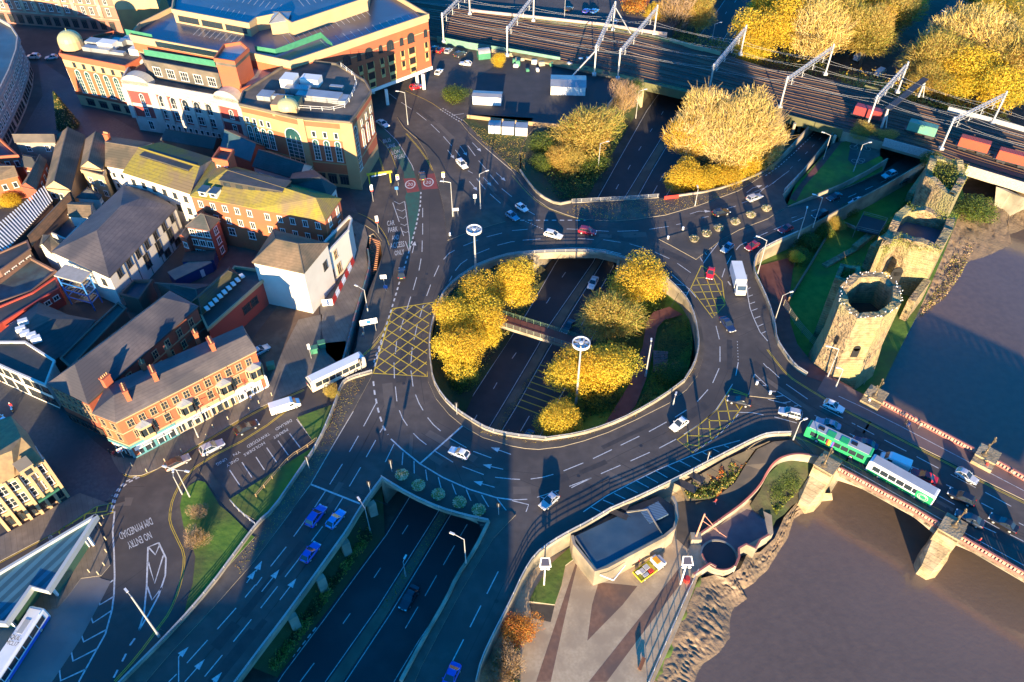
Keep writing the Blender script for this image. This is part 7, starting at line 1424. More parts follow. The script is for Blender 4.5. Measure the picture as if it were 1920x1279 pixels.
cars(960, 320, [('sedan', 'white', 632, 788, 580, 895, 'white saloon in the cutting under the north bridge'), ('sedan', 'dark', 460, 1118, 385, 1220, 'dark blue saloon in the cutting about to pass under the footbridge')], TZ)
cars(1440, 320, [('suv', 'silver', 960, 12, 858, 50, 'white off roader coming out from under the railway on the riverside road'), ('sedan', 'black', 1060, 48, 950, 98, 'dark saloon half hidden beneath the ivy by the railway bridge')], -2.7)
cars(1440, 320, [('sedan', 'dark', 545, 175, 452, 215, 'dark grey car on the riverside road above the silver one'), ('sedan', 'silver', 722, 208, 608, 252, 'silver saloon in the near lane of the riverside road')], -1.7)
cars(1440, 320, [('estate', 'black', 450, 302, 330, 350, 'black estate car beside the lamp post on the riverside road')], -1.0)
cars(1440, 320, [('hatch', 'red', 192, 412, 72, 462, 'bright red hatchback at the start of the riverside road')])
cars(480, 320, [('hatch', 'dark', 1255, 80, 1240, -5, 'dark car driving over the red twenty patch'), ('hatch', 'dark', 1090, 825, 1095, 710, 'dark hatchback beside the green bus lane end near the blue sign')])
cars(480, 0, [('sedan', 'white', 905, 898, 1000, 955, 'white saloon beside the words painted on the bus lane'), ('estate', 'white', 1500, 1180, 1592, 1279, 'white estate car on the road with white lane arrows'), ('hatch', 'white', 1345, 568, 1400, 505, 'white hatchback at the corner of the car park building'), ('hatch', 'white', 1628, 482, 1515, 468, 'white car parked across by the green compound'), ('suv', 'dark', 1480, 425, 1578, 388, 'dark car turning in the small car park'), ('hatch', 'silver', 1410, 412, 1478, 345, 'grey car parked right of the red one'), ('hatch', 'red', 1355, 402, 1415, 345, 'red car parked between two darker cars'), ('hatch', 'navy', 1318, 390, 1360, 335, 'dark car parked left of the red one'), ('hatch', 'red', 1160, 660, 1240, 640, 'red car under the bridging part of the car park')])
cars(0, 0, [('suv', 'white', 300, 425, 200, 422, 'white car parked by the square, left of another white car'), ('hatch', 'white', 435, 425, 335, 432, 'white car parked next to the arched brick office building')])
cars(960, 0, [('hatch', 'sky', 590, 100, 650, 62, 'light blue car parked behind the pink wall, right hand of two') , ('hatch', 'blue', 535, 98, 585, 62, 'darker blue car parked behind the pink wall, left hand of two'), ('hatch', 'dark', 400, 80, 450, 48, 'dark car parked alone behind the pink wall'), ('hatch', 'silver', 760, 190, 790, 140, 'grey car partly hidden behind the white gantry')])
cars(1440, 0, [('sedan', 'navy', 1290, 120, 1335, 75, 'dark car driving away at the top of the right hand road')], -6.9)
cars(0, 640, [('suv', 'silver', 1488, 845, 1690, 745, 'silver off roader in the queue by the permit parking'), ('estate', 'gold', 1240, 950, 1418, 862, 'pale estate car with brown roof at the head of the queue'), ('sedan', 'black', 1758, 690, 1940, 600, 'black car in the queue behind the silver off roader'), ('hatch', 'sky', -60, 560, 25, 600, 'pale blue car at the left edge of the cobbled street')])
cars(480, 640, [('hatch', 'white', 1605, 868, 1442, 802, 'white hatchback at the stop line in the lower roundabout'), ('hatch', 'silver', -10, 90, 80, 40, 'pale car parked behind the end of the brick terrace')])
cars(480, 959, [('suv', 'blue', 395, 105, 505, -40, 'dark blue people carrier on the dual carriageway, left of a brighter one'), ('hatch', 'sky', 540, 125, 655, -15, 'bright blue hatchback on the dual carriageway'), ('hatch', 'blue', 355, 375, 460, 235, 'deep blue car alone on the dual carriageway, nearest the camera'), ('sedan', 'blue', 1495, 1165, 1420, 1330, 'blue saloon at the bottom edge of the right hand slip road')])
cars(480, 959, [('sedan', 'dark', 1200, 560, 1095, 735, 'dark blue saloon alone on the cutting road below the bridge')], TZ)
cars(960, 640, [('hatch', 'white', 1322, 572, 1182, 672, 'white hatchback on the lower right of the roundabout'), ('sedan', 'black', 1800, 470, 1612, 422, 'black car with red rear beside the lower yellow box'), ('hatch', 'silver', 355, 1128, 200, 1265, 'silver hatchback on the roundabout exit by the quay parapet')])
cars(960, 640, [('sedan', 'navy', 135, 690, 75, 770, 'dark blue car in the cutting just under the parapet')], TZ)
cars(1440, 640, [('mpv', 'silver', 252, 560, 85, 515, 'silver people carrier just off the bridge, in front of the green bus'), ('hatch', 'white', 412, 452, 578, 522, 'white hatchback driving onto the bridge by the pink footway'), ('sedan', 'steelblue', 540, 650, 362, 590, 'blue car beside the front half of the green bus'), ('sedan', 'navy', 815, 800, 640, 728, 'dark blue car beside the rear half of the green bus'), ('sedan', 'red', 1252, 1045, 1085, 975, 'red car beside the white and green bus'), ('hatch', 'silver', 1412, 965, 1572, 1055, 'silver blue hatchback near the red coated walker on the bridge'), ('suv', 'black', 1560, 1225, 1345, 1115, 'black off roader behind the white and green bus')])
cars(1440, 959, [('sedan', 'dark', 1600, 95, 1425, 10, 'dark silver car by the lamp on the bridge pier'), ('sedan', 'black', 1862, 140, 1675, 32, 'dark car at the right edge of the bridge')])
def van(rear, front, label, z=0, L=5.3, W=1.95, H=2.05, m=None):
    a, b = G(*rear, z+1), G(*front, z+1); c = (a+b)/2; o = thing('van', label, 'van', (c.x, c.y, z), atan2(b.y-a.y, b.x-a.x)); w, h = W/2, L/2; m = m or pm('white')
    def sec(x, ww, zb, zt, r=.12): return [(x, -ww, zb), (x, ww, zb), (x, ww, zt-r*2.5), (x, ww-r, zt), (x, -ww+r, zt), (x, -ww, zt-r*2.5)]
    mb = MB(); loft(mb, [sec(-h, w*.97, .35, H-.05), sec(-h+.1, w, .25, H), sec(h-1.75, w, .25, H), sec(h-1.35, w*.97, .25, H-.15), sec(h-.75, w*.94, .28, 1.15), sec(h-.15, w*.9, .3, .95), sec(h, w*.8, .35, .65)]); lpart('body', mb, m, o)
    mb = MB(); mb.face([(h-1.33, -w*.82, H-.2), (h-1.33, w*.82, H-.2), (h-.76, w*.85, 1.2), (h-.76, -w*.85, 1.2)][::-1]); q = lpart('windscreen', mb, glass, o); q.location = (.03, 0, .03)
    for s in (-1, 1): mb = MB(); mb.box((h-1.75, s*(w-.01), 1.45), (.8, .05, .5)); lpart('side_window', mb, glass, o); mb = MB(); mb.box((h-.15, s*w*.66, .75), (.25, .3, .25)); lpart('headlight', mb, lampw, o); mb = MB(); mb.box((-h, s*w*.88, 1.1), (.08, .15, .6)); lpart('tail_light', mb, lampr, o)
    for x in (h-.95, -h+1.0):
        for s in (-1, 1): a_, q = rim_wheel(x, s*(w-.1), .34); k = lpart('wheel', a_, tyre, o); lpart('rim', q, steel, k)
    return o
van(*T(480, 640, 95, 515, 335, 440), 'white panel van parked behind the white bus', 0, 5.9); van(*T(1440, 640, 1050, 935, 862, 855), 'white van beside the white and green bus on the bridge')
van(*T(1440, 0, 810, 560, 880, 510), 'white van on the road beyond the railway, left of the signal gantry', -6.8, 5.6); van(*T(1440, 0, 1185, 285, 1250, 222), 'silver grey van beside the large autumn trees beyond the railway', -6.8, 5.6); van(*T(1440, 0, 655, 440, 715, 405), 'white van roof under the far bridge rail', -6.8, 5.2)
def bus(rear, front, label, body, roofm, z=0, L=12.0, W=2.5, H=2.95, skirt=None, extras=(), glassm=glass):
    a, b = G(*rear, z+H), G(*front, z+H); c = (a+b)/2; o = thing('bus', label, 'bus', (c.x, c.y, z), atan2(b.y-a.y, b.x-a.x)); w, h = W/2, L/2
    def sec(x, ww, zb, zt): return [(x, -ww, zb), (x, ww, zb), (x, ww, zt-.25), (x, ww-.18, zt), (x, -ww+.18, zt), (x, -ww, zt-.25)]
    mb = MB(); loft(mb, [sec(-h, w*.96, .4, H-.12), sec(-h+.15, w, .3, H-.06), sec(h-.25, w, .3, H-.06), sec(h, w*.94, .35, H-.2)]); lpart('body', mb, body, o)
    mb = MB(); mb.box((0, 0, H-.02), (L-.9, W-.55, .1)); lpart('roof', mb, roofm, o)
    for s in (-1, 1):
        n = 7
        for i in range(n):
            if s < 0 and i in (1, 4) and 0: continue
            x = -h+.9+(L-1.8)*(i+.5)/n; mb = MB(); mb.box((x, s*(w+.005), 1.85), ((L-1.8)/n-.14, .05, 1.15)); lpart('window', mb, glassm, o)
        if skirt: mb = MB(); mb.box((0, s*(w+.01), .62), (L-.6, .05, .62)); lpart('skirt', mb, skirt, o)
        mb = MB(); mb.box((h-.06, s*w*.7, .7), (.18, .35, .25)); lpart('headlight', mb, lampw, o); mb = MB(); mb.box((-h, s*w*.85, 1.0), (.1, .18, .5)); lpart('tail_light', mb, lampr, o)
    for x in (h+.005, -h-.005): mb = MB(); mb.box((x*.985, 0, 1.95), (.3, W-.35, 1.25)); lpart('windscreen' if x > 0 else 'rear_window', mb, glassm, o)
    for x in (h-2.5, -h+3.0):
        for s in (-1, 1): a_, q = rim_wheel(x, s*(w-.12), .48, .3); k = lpart('wheel', a_, tyre, o); lpart('rim', q, steel, k)
    for nm, c_, d_, m_ in extras: mb = MB(); mb.box(c_, d_); lpart(nm, mb, m_, o)
    return o
bgreen = mat('bus_green', (.03, .42, .13), rough=.35, coat=.4); lime = mat('bus_lime', (.20, .55, .04), rough=.35); busg = mat('bus_roof_grey', (.40, .42, .44), (.34, .36, .38), .5, scale=.5); busw = mat('bus_white', (.78, .79, .80), (.7, .72, .74), .4, scale=.4)
B1 = bus((1643, 851), (1512, 790), 'green single deck bus with grey roof on the bridge', bgreen, busg, extras=[('roof_hatch', (3.6, 0, 3.0), (1.1, .8, .12), black), ('roof_hatch', (-2.6, 0, 3.0), (1.1, .8, .12), black), ('roof_band', (1.6, .3, 3.0), (1.5, 1.5, .08), bgreen), ('roof_band', (-.9, .3, 3.0), (1.5, 1.5, .08), bgreen)])
for k, cc in enumerate(((.6, .03, .03), (.7, .3, .03), (.7, .6, .04), (.05, .4, .1), (.04, .12, .5), (.2, .05, .35))): mb = MB(); mb.box((1.7-k*.22, 1.28, 1.5), (.2, .05, 1.7)); lpart('rainbow_stripe', mb, mat('rainbow_%s' % 'abcdef'[k], cc), B1)
B2 = bus((1750, 920), (1645, 862), 'white and green single deck bus with a ring emblem, behind the green bus', busw, busg, skirt=bgreen, extras=[('rear_panel', (-4.4, 1.27, 1.5), (2.9, .05, 2.1), bgreen)])
mb = MB()
for r_ in (.75, .5):
    for i in range(20): a, b = 2*pi*i/20, 2*pi*(i+1)/20; mb.bar((-4.2+r_*1.2*cos(a), 1.31, 1.5+r_*sin(a)), (-4.2+r_*1.2*cos(b), 1.31, 1.5+r_*sin(b)), .09, .05)
lpart('ring_emblem', mb, whitep, B2)
bus((578, 712), (678, 664), 'white roofed single deck bus waiting by the box junction', mat('bus_cream', (.62, .56, .45), rough=.4), busw, 0, 12.2)
B4 = bus((-38, 1300), (70, 1137), 'white and blue bus with lettering on its roof in the bus station', busw, busw, 0, 13.5, skirt=mat('bus_blue', (.04, .12, .55), rough=.35), extras=[('roof_hatch', (3.4, 0, 3.0), (2.2, .9, .1), steel), ('front_cap', (6.1, 0, 2.7), (.9, 2.2, .5), mat('bus_pale_blue', (.3, .5, .65), rough=.4))])
tm = MB(); word('QUL', Vector((1.3, .9, 2.96+.12)), Vector((1.3, -.7, 3.08)), Vector((1.95, .9, 3.08)), m=tm); word('MCL17', Vector((.4, 1.0, 3.08)), Vector((.4, -.95, 3.08)), Vector((1.05, 1.0, 3.08)), m=tm)
tp = lpart('roof_lettering', tm, black, B4)
# lorry
a, b = G(1384, 500, 2.5), G(1386, 548, 2.5); o = thing('lorry', 'white box lorry heading towards the bridge', 'lorry', (G(1385, 520, 2.2).x, G(1385, 520, 2.2).y, 0), -pi/2-.03)
mb = MB(); mb.box((-.9, 0, 2.3), (6.6, 2.45, 2.6)); lpart('cargo_box', mb, whitep, o); mb = MB(); mb.box((0, 0, .85), (8.4, .9, .25)); lpart('chassis', mb, dsteel, o)
mb = MB(); loft(mb, [[(x, -w_, .55), (x, w_, .55), (x, w_, z_), (x, -w_, z_)] for x, w_, z_ in ((2.6, 1.15, 2.75), (3.6, 1.15, 2.75), (4.1, 1.12, 1.7), (4.3, 1.1, 1.5))]); lpart('cab', mb, whitep, o)
mb = MB(); mb.face([(3.64, -1.0, 2.7), (3.64, 1.0, 2.7), (4.12, 1.0, 1.75), (4.12, -1.0, 1.75)][::-1]); q = lpart('windscreen', mb, glass, o); q.location = (.04, 0, .02); mb = MB(); mb.box((2.65, 0, 3.0), (.5, 1.4, .5)); lpart('refrigeration_unit', mb, steel, o)
for s in (-1, 1): mb = MB(); mb.box((3.1, s*1.16, 2.05), (.7, .05, .6)); lpart('side_window', mb, glass, o); mb = MB(); mb.box((4.3, s*.8, .85), (.08, .35, .2)); lpart('headlight', mb, lampw, o)
for x in (3.3, -2.6):
    for s in (-1, 1): a_, q = rim_wheel(x, s*1.05, .48, .3); k = lpart('wheel', a_, tyre, o); lpart('rim', q, steel, k)
# flatbed on the quay
a, b = G(1190, 1090, QZ), G(1243, 1052, QZ); c = (a+b)/2; o = thing('flatbed_truck', 'white and yellow flatbed work truck parked beside the quay building', 'truck', (c.x, c.y, QZ), atan2(b.y-a.y, b.x-a.x))
mb = MB(); mb.box((-1.0, 0, .85), (3.8, 2.2, .15)); [mb.box((-1.0, s*1.1, 1.05), (3.8, .08, .4)) for s in (-1, 1)]; mb.box((-2.9, 0, 1.05), (.08, 2.2, .4)); lpart('flatbed', mb, yelp, o)
mb = MB(); loft(mb, [[(x, -w_, .4), (x, w_, .4), (x, w_, z_), (x, -w_, z_)] for x, w_, z_ in ((.95, 1.0, 2.1), (2.0, 1.0, 2.15), (2.5, .98, 1.35), (3.1, .9, 1.05), (3.25, .8, .8))]); lpart('cab', mb, whitep, o); mb = MB(); mb.face([(2.05, -.85, 2.1), (2.05, .85, 2.1), (2.5, .9, 1.4), (2.5, -.9, 1.4)][::-1]); q = lpart('windscreen', mb, glass, o); q.location = (.04, 0, .02)
mb = MB(); mb.box((1.4, 0, 2.25), (.9, 1.3, .12)); lpart('light_bar', mb, mat('amber', (.8, .35, .02)), o)
for x in (2.3, -1.9):
    for s in (-1, 1): a_, q = rim_wheel(x, s*.92, .36); k = lpart('wheel', a_, tyre, o); lpart('rim', q, steel, k)
for i, (x, y, sz, m_) in enumerate(((-.6, .3, (.9, .9, .7), steel), (-1.6, .2, (.8, .9, .6), steel), (-.3, -.6, (.8, .6, .5), redp), (-1.5, -.65, (1.0, .5, .45), steel), (-2.3, .5, (.6, .6, .4), frame_w))):
    p = Vector((c.x, c.y, 0))+Matrix.Rotation(atan2(b.y-a.y, b.x-a.x), 3, 'Z') @ Vector((x, y, 0)); mb = MB(); mb.box((p.x, p.y, QZ+.94+sz[2]/2), sz, atan2(b.y-a.y, b.x-a.x)); single('equipment_box', mb, m_, ['large grey box near the cab on the truck bed', 'grey box in the middle of the truck bed', 'red box on the truck bed', 'long low grey box along the truck bed side', 'small white box at the back of the truck bed'][i], 'box', 'equipment on the truck bed')
# ---------------------------------------------------------------- lamps, signs, street furniture, people
def lamp(u, v, h, ang, label, z=0, arm=1.8, double=False, m=None, group='street lamps', r=.09, head=True):
    p = G(u, v, z); o = thing('street_lamp', label, 'street lamp', p, 0, group); mb = MB(); m = m or steel; d = Vector((cos(ang), sin(ang), 0)); t = p+Vector((0, 0, h))
    mb.tube(p, p+Vector((0, 0, 1.4)), r*1.6, r*1.6, 8); mb.tube(p+Vector((0, 0, 1.4)), t, r*1.15, r*.8, 8); part('pole', mb, m, o)
    for s in ((1, -1) if double else (1,)):
        e = t+d*arm*s+Vector((0, 0, .25)); mb = MB(); mb.tube(t-Vector((0, 0, .1)), e, .06, .05, 6); part('arm', mb, m, o)
        mb = MB(); mb.box((e.x+d.x*.35*s, e.y+d.y*.35*s, e.z), (.85, .32, .14), ang); part('lamp_head', mb, frame_w, o)
    return o
LMP = [(765, 234, 10.2, 3.0, 'street lamp left of the white car on the arrowed road, under the car park'), (849, 406, 10.2, 3.1, 'street lamp on the big brown island beside the small white sign'), (901, 392, 10.5, .5, 'street lamp at the kerb of the big brown island near the give way line'), (1420, 515, 10, 2.6, 'street lamp curving over the dark red car by the river side parapet'), (1303, 386, 5, 1.6, 'short lamp post below the golden trees'), (1524, 427, 9, 2.7, 'street lamp by the black estate car on the riverside road'), (1496, 447, 7.5, 1.2, 'street lamp near the red car on the riverside road'), (1451, 607, 8.5, .4, 'street lamp on the red path beside the castle fence'), (1540, 310, 9.5, 2.6, 'street lamp rising from the sunken lawn walls'), (1600, 322, 8.5, .3, 'street lamp in front of the bicycle mural'), (1332, 92, 9, .3, 'street lamp beyond the railway beside the top of the cutting'), (1192, 222, 9, .3, 'street lamp left of the cutting near the leafless pale tree'), (1121, 322, 9, .3, 'street lamp in front of the olive brown tree'), (1058, 39, 8, 1.4, 'lamp behind the pink wall'), (1552, 706, 8, 2.9, 'street lamp on the castle lawn edge, taller one'), (1567, 726, 5.2, 2.9, 'short lamp on the castle lawn edge'), (1487, 825, 5.5, .4, 'lamp post at the rear end of the green bus'), (356, 932, 8.2, 2.9, 'double armed street lamp by the round lawn'), (342, 927, 5.5, 1.8, 'smaller lamp with camera next to the double armed one'), (690, 585, 6.5, 2.6, 'white post between the mural wall and the big road sign'), (695, 999, 8, 2.2, 'street lamp rising from the verge at the left of the cutting'), (874, 1059, 8, 2.7, 'bent street lamp on the right hand parapet of the cutting'), (1262, 760, 2.2, 1.2, 'short post on the curved parapet by the white hatchback'), (372, 820, 4.5, 1.2, 'yellow topped post in front of the teal shop front'), (1867, 235-12, 7, .5, 'lamp beyond the railway at the far right')]
for u, v, h, a, l in LMP: lamp(u, v, h, a, l, {1540: -3.4, 1600: -1.5, 1192: -4, 1121: -4.5, 1332: -6, 1451: -3, 695: -5.5, 1867: -6}.get(u, .1), double=(u == 356), arm=1.8 if h > 6 else .7)
def wlamp(u, v, z, t, h, lab): # leaning camera and lamp columns
    o = lamp(u, v, h, t, lab, z)
lamp(299, 1194, 13, 2.4, 'tall camera column leaning over the no entry road at the lower left', 0, .9, r=.14); lamp(1210, 706, 9.5, 1.4, 'white camera column standing beside the red path inside the island', -3, .8, r=.14); lamp(761, 1081, 5, 1.2, 'camera column on the central reservation of the cutting', TZ, .5)
def mast(u, v, z, h, lab):
    p = G(u, v, z); o = thing('high_mast', lab, 'floodlight mast', p, 0, 'ring topped floodlight masts'); mb = MB(); mb.tube(p, p+Vector((0, 0, h)), .26, .16, 12); part('pole', mb, steel, o)
    c = p+Vector((0, 0, h)); mb = MB(); n = 28; R_ = 1.65
    for i in range(n):
        a, b = 2*pi*i/n, 2*pi*(i+1)/n; A, B = c+Vector((cos(a)*R_, sin(a)*R_, 0)), c+Vector((cos(b)*R_, sin(b)*R_, 0)); mb.bar(A, B, .16, .55)
    for i in range(6): a = pi*i/6; q = Vector((cos(a)*R_, sin(a)*R_, 0)); mb.bar(c-q, c+q, .08)
    mb.cyl((c.x, c.y, c.z-.2), .35, .5, 12); part('ring', mb, whitep, o)
    for i in range(8): a = 2*pi*i/8+.2; mb = MB(); mb.box((c.x+cos(a)*1.05, c.y+sin(a)*1.05, c.z+.02), (.75, .42, .22), a); part('floodlight', mb, steel, o)
mast(892.5, 517, .1, 13.2, 'tall ring topped floodlight mast on the parapet beside the yellow trees'); mast(1080, 757, -5, 17.6, 'tall ring topped floodlight mast rising among the trees in the middle of the island')
def sign(u, v, w, h, zc, ang, m, label, posts=1, z=.1, gen=None, cat='road sign', group=None, frame=None):
    p = G(u, v, z); o = thing('road_sign', label, cat, p, 0, group); d = Vector((cos(ang), sin(ang), 0)); n = Vector((d.y, -d.x, 0))
    for i in range(posts):
        q = p+d*((i-(posts-1)/2)*w*.7) if posts > 1 else p; mb = MB(); mb.tube(q, q+Vector((0, 0, zc+h/2)), .05, n=6); part('post', mb, steel, o)
    mb = MB(); c = p+Vector((0, 0, zc))+n*.08; mb.box(tuple(c), (w, .06, h), ang); part('panel', mb, m, o)
    if gen:
        for (txt, x0, x1, y, hh, mm) in gen:
            q = MB(); word(txt, c+d*x0+Vector((0, 0, y))+n*.05, c+d*x1+Vector((0, 0, y))+n*.05, c+d*x0+Vector((0, 0, y+hh))+n*.05, m=q); part('lettering', q, mm, o)
    return o, c, d, n
o, c, d, n = sign(694, 622, 3.7, 1.5, 3.0, .28, signw, 'wide white and blue direction sign beside the mural wall', 2)
mb = MB(); q = c+n*.04; mb.box(tuple(q), (.9, .06, .9), .28); part('map_panel', mb, bluep, o); mb = MB(); q = c+d*-1.1+n*.05; mb.bar(q-d*.6, q+d*.5, .12, .12); mb.bar(q+Vector((0, 0, -.3)), q+Vector((0, 0, .4)), .1); mb.bar(q+d*2.2-d*.4, q+d*2.2+d*.5, .12, .08); part('route_symbol', mb, black, o)
sign(721, 535, 1.4, 1.1, 2.6, .1, signw, 'plain white rectangular sign above the blue one on the left pavement'); sign(724, 545, .9, .9, 1.2, .1, bluep, 'small blue sign with white symbol below the plain white sign')
sign(855, 406, 1.5, .8, 2.2, .1, signw, 'small white sign on two posts on the brown island', 2); sign(891, 385, .8, 1.2, 2.8, .1, signw, 'narrow pale sign near the kerb lamp on the brown island'); sign(745, 366, .9, .9, 2.2, .1, bluep, 'blue sign at the tip of the narrow island by the roundels')
for (u, v, lab) in ((747, 348, 'purple and white banner with a yellow top at the narrow island'), (832, 343, 'purple and white banner with a yellow top on the brown island')):
    o, c, d, n = sign(u, v, .8, 1.7, 2.6, .1, signw, lab); q = MB(); q.box((c.x, c.y-.02, c.z+.65), (.82, .08, .35), .1); part('banner_top', q, yelp, o); q = MB(); q.box((c.x, c.y-.03, c.z-.05), (.5, .08, .5), .1); part('banner_mark', q, mat('purple_print', (.22, .04, .28)), o)
for (u, v, lab) in ((700, 378, 'tall white and red banner near the yellow height barrier'), (710, 437, 'tall white and red banner at the top of the subway steps')):
    o, c, d, n = sign(u, v, .7, 2.0, 4.2, .2, signw, lab); q = MB(); q.box((c.x, c.y-.03, c.z-.8), (.72, .08, .4), .2); part('banner_foot', q, redp, o)
o, c, d, n = sign(232, 858, 1.0, 1.0, 2.3, .6, signw, 'white sign with a red ring on the corner pavement by the teal shop'); mb = MB(); [mb.bar(c+n*.06+d*.38*cos(2*pi*i/14)+Vector((0, 0, .38*sin(2*pi*i/14))), c+n*.06+d*.38*cos(2*pi*(i+1)/14)+Vector((0, 0, .38*sin(2*pi*(i+1)/14))), .1) for i in range(14)]; part('red_ring', mb, redp, o)
def bollard_light(u, v, lab):
    p = G(u, v, .1); o = thing('keep_left_bollard', lab, 'bollard', p, 0, 'lit keep left bollards'); mb = MB(); mb.box((p.x, p.y, .65), (.42, .3, 1.05)); part('body', mb, signw, o); mb = MB(); mb.tube((p.x, p.y-.16, .85), (p.x, p.y-.19, .85), .17, n=14); part('disc', mb, bluep, o); mb = MB(); mb.box((p.x, p.y, .2), (.5, .4, .2)); part('base', mb, black, o)
for u, v, l in ((1252, 449, 'white keep left bollard at the tip of the planter island'), (844, 443, 'white keep left bollard at the tip of the brown island'), (1418, 722, 'white keep left bollard on the small dark triangle near the bridge'), (1443, 740, 'white keep left bollard at the bridge end of the small triangle'), (1280, 432, 'short white bollard beside the pole on the planter island')): bollard_light(u, v, l)
BO = [(248, 874), (276, 885), (310, 866), (388, 820), (341, 848), (428, 787), (400, 802), (510, 742), (486, 757), (190, 985), (199, 1012), (200, 1035), (196, 1060), (185, 1077), (168, 1073), (195, 972), (468, 770)]
bl = MB(); bl.cyl((0, 0, 0), .09, 1.0, 10, 0); bl.cyl((0, 0, .82), .1, .1, 10, 0); bm_ = bl.mesh('bollard', [mat('pale_timber', (.5, .42, .27), rough=.7)])
for i, (u, v) in enumerate(BO):
    front = i in (0, 1, 2, 3, 4, 5, 6, 7, 8, 16)
    o = link('bollard', bm_, None, G(u, v, .12)); tag(o, 'pale bollard in the row on the pavement in front of the brick terrace' if front else 'pale bollard in the row along the bus station kerb', 'bollard', 'bollards before the brick terrace' if front else 'bollards at the bus station kerb')
def traffic_light(u, v, lab, z=.1):
    p = G(u, v, z); o = thing('traffic_light', lab, 'traffic light', p, 0, 'traffic lights'); mb = MB(); mb.tube(p, p+Vector((0, 0, 3.3)), .07, n=8); part('pole', mb, steel, o); mb = MB(); mb.box((p.x, p.y+.15, p.z+2.9), (.35, .3, 1.0)); mb.box((p.x, p.y+.05, p.z+2.9), (.6, .05, 1.25)); part('signal_head', mb, black, o)
    mb = MB(); mb.tube((p.x, p.y+.3, p.z+3.2), (p.x, p.y+.34, p.z+3.2), .1, n=10); part('red_lens', mb, redp, o)
for u, v, l in ((580, 878, 'traffic light at the left end of the dual carriageway stop line'), (695, 924, 'traffic light at the right end of the dual carriageway stop line'), (735, 884, 'traffic light at the tip of the planted island above the cutting'), (857, 777, 'traffic light on the curved footway by the island parapet'), (678, 695, 'traffic light at the tip by the white bus'), (935, 965, 'post at the pale triangle beyond the last planter')): traffic_light(u, v, l)
traffic_light(1325, 868, 'white camera signal on the long cream parapet')
# height barrier, fences, barriers, bench, crane pole
o = thing('height_barrier', 'yellow height restriction barrier across the car park lane', 'barrier', G(712, 345)); a, b = G(694, 348), G(733, 342)
for p in (a, b): mb = MB(); mb.box((p.x, p.y, 1.7), (.25, .25, 3.4)); part('post', mb, yelp, o)
mb = MB(); mb.bar(a+Vector((-.5, 0, 3.4)), b+Vector((.6, 0, 3.4)), .5, .5); part('beam', mb, yelp, o); mb = MB(); mb.bar(a+Vector((.8, -.5, 3.1)), b+Vector((-.8, -.5, 3.1)), .12, .3); part('warning_bar', mb, signw, o)
P = dens(GP([(605, 574), (625, 572), (664, 492)]), 2.0)
for i, (p, q) in enumerate(zip(P, P[1:])):
    mb = MB(); mb.bar(p+Vector((0, 0, .5)), q+Vector((0, 0, .5)), .35, .85); mb.bar(p+Vector((0, 0, 1.4)), q+Vector((0, 0, 1.4)), .06, .9); rd_ = i % 3 != 1
    single('site_barrier', mb, redp if i % 2 else signw, ('red' if i % 2 else 'white')+' plastic barrier in the line along the white wing', 'barrier', ('red' if i % 2 else 'white')+' barriers along the white wing')
P = dens(GP([(1245, 372), (1272, 369)]), 1.4)
mb = MB(); mb.wall(GP([(1245, 375), (1272, 372)]), .15, 1.15, .1); single('site_fence', mb, redp, 'short red mesh barrier closing a gap in the white parapet', 'barrier')
p = G(1203, 1247, QZ); o = thing('bench', 'brown timber bench on the quay paving', 'bench', p, 1.1); mb = MB(); mb.box((0, 0, .45), (2.2, .55, .1)); lpart('seat', mb, mat('bench_timber', (.22, .10, .05)), o); mb = MB(); mb.box((0, .28, .75), (2.2, .08, .45)); lpart('backrest', mb, MC['bench_timber'], o)
for x in (-.9, .9): mb = MB(); mb.box((x, 0, .2), (.1, .5, .4)); lpart('leg', mb, dsteel, o)
p = G(1303, 1013, QZ); o = thing('quay_mast', 'short red and white mast with stay wires on a pale base by the round terrace', 'mast', p); mb = MB(); mb.box((p.x, p.y, QZ+.7), (1.8, 1.5, 1.4)); part('base', mb, conc, o); t = G(1303, 1013, QZ)+Vector((.3, 0, 8.5)); mb = MB(); mb.tube(p+Vector((0, 0, 1.4)), t, .16, .12, 8); part('pole', mb, mat('salmon_pole', (.55, .25, .17)), o)
for e, k in ((G(1362, 1007, QZ+1), .75), (G(1350, 1000, QZ+1), .95)): mb = MB(); mb.bar(p.lerp(t, k), e, .08); part('stay', mb, MC['salmon_pole'], o)
for u, v, l in ((1020, 1098, 'solar panel post standing on the small lawn beside the quay ramp'), (1276, 1095, 'solar panel post near the quay railing')):
    p = G(u, v, QZ); o = thing('solar_post', l, 'lamp post', p, 0, 'solar panel posts'); mb = MB(); mb.tube(p, p+Vector((0, 0, 7.0)), .14, .12, 8); part('pole', mb, whitep, o); c = p+Vector((0, -.1, 7.6)); mb = MB(); mb.face([c+Vector((-.8, -.4, -.3)), c+Vector((.8, -.4, -.3)), c+Vector((.75, .7, .5)), c+Vector((-.75, .7, .5))]); mb.face([c+Vector((-1, -.5, -.46)), c+Vector((-.75, .7, .44)), c+Vector((.75, .7, .44)), c+Vector((1, -.5, -.46))]); part('frame', mb, whitep, o)
    mb = MB(); mb.face([c+Vector((-.75, -.38, -.25)), c+Vector((.75, -.38, -.25)), c+Vector((.55, .55, .43)), c+Vector((-.55, .55, .43))]); part('panel', mb, mat('solar_cell', (.05, .05, .07), rough=.2), o)
    for s in (-.5, .5): mb = MB(); mb.tube(p+Vector((s, 0, 6.2)), p+Vector((s, -.4, 6.2)), .25, .3, 10); part('lamp_head', mb, whitep, o)
p = G(1287, 1089, QZ); mb = MB(); mb.cyl((p.x, p.y, QZ), .55, .9, 16, 0); single('bin', mb, redp, 'round red bin near the quay railing', 'bin')
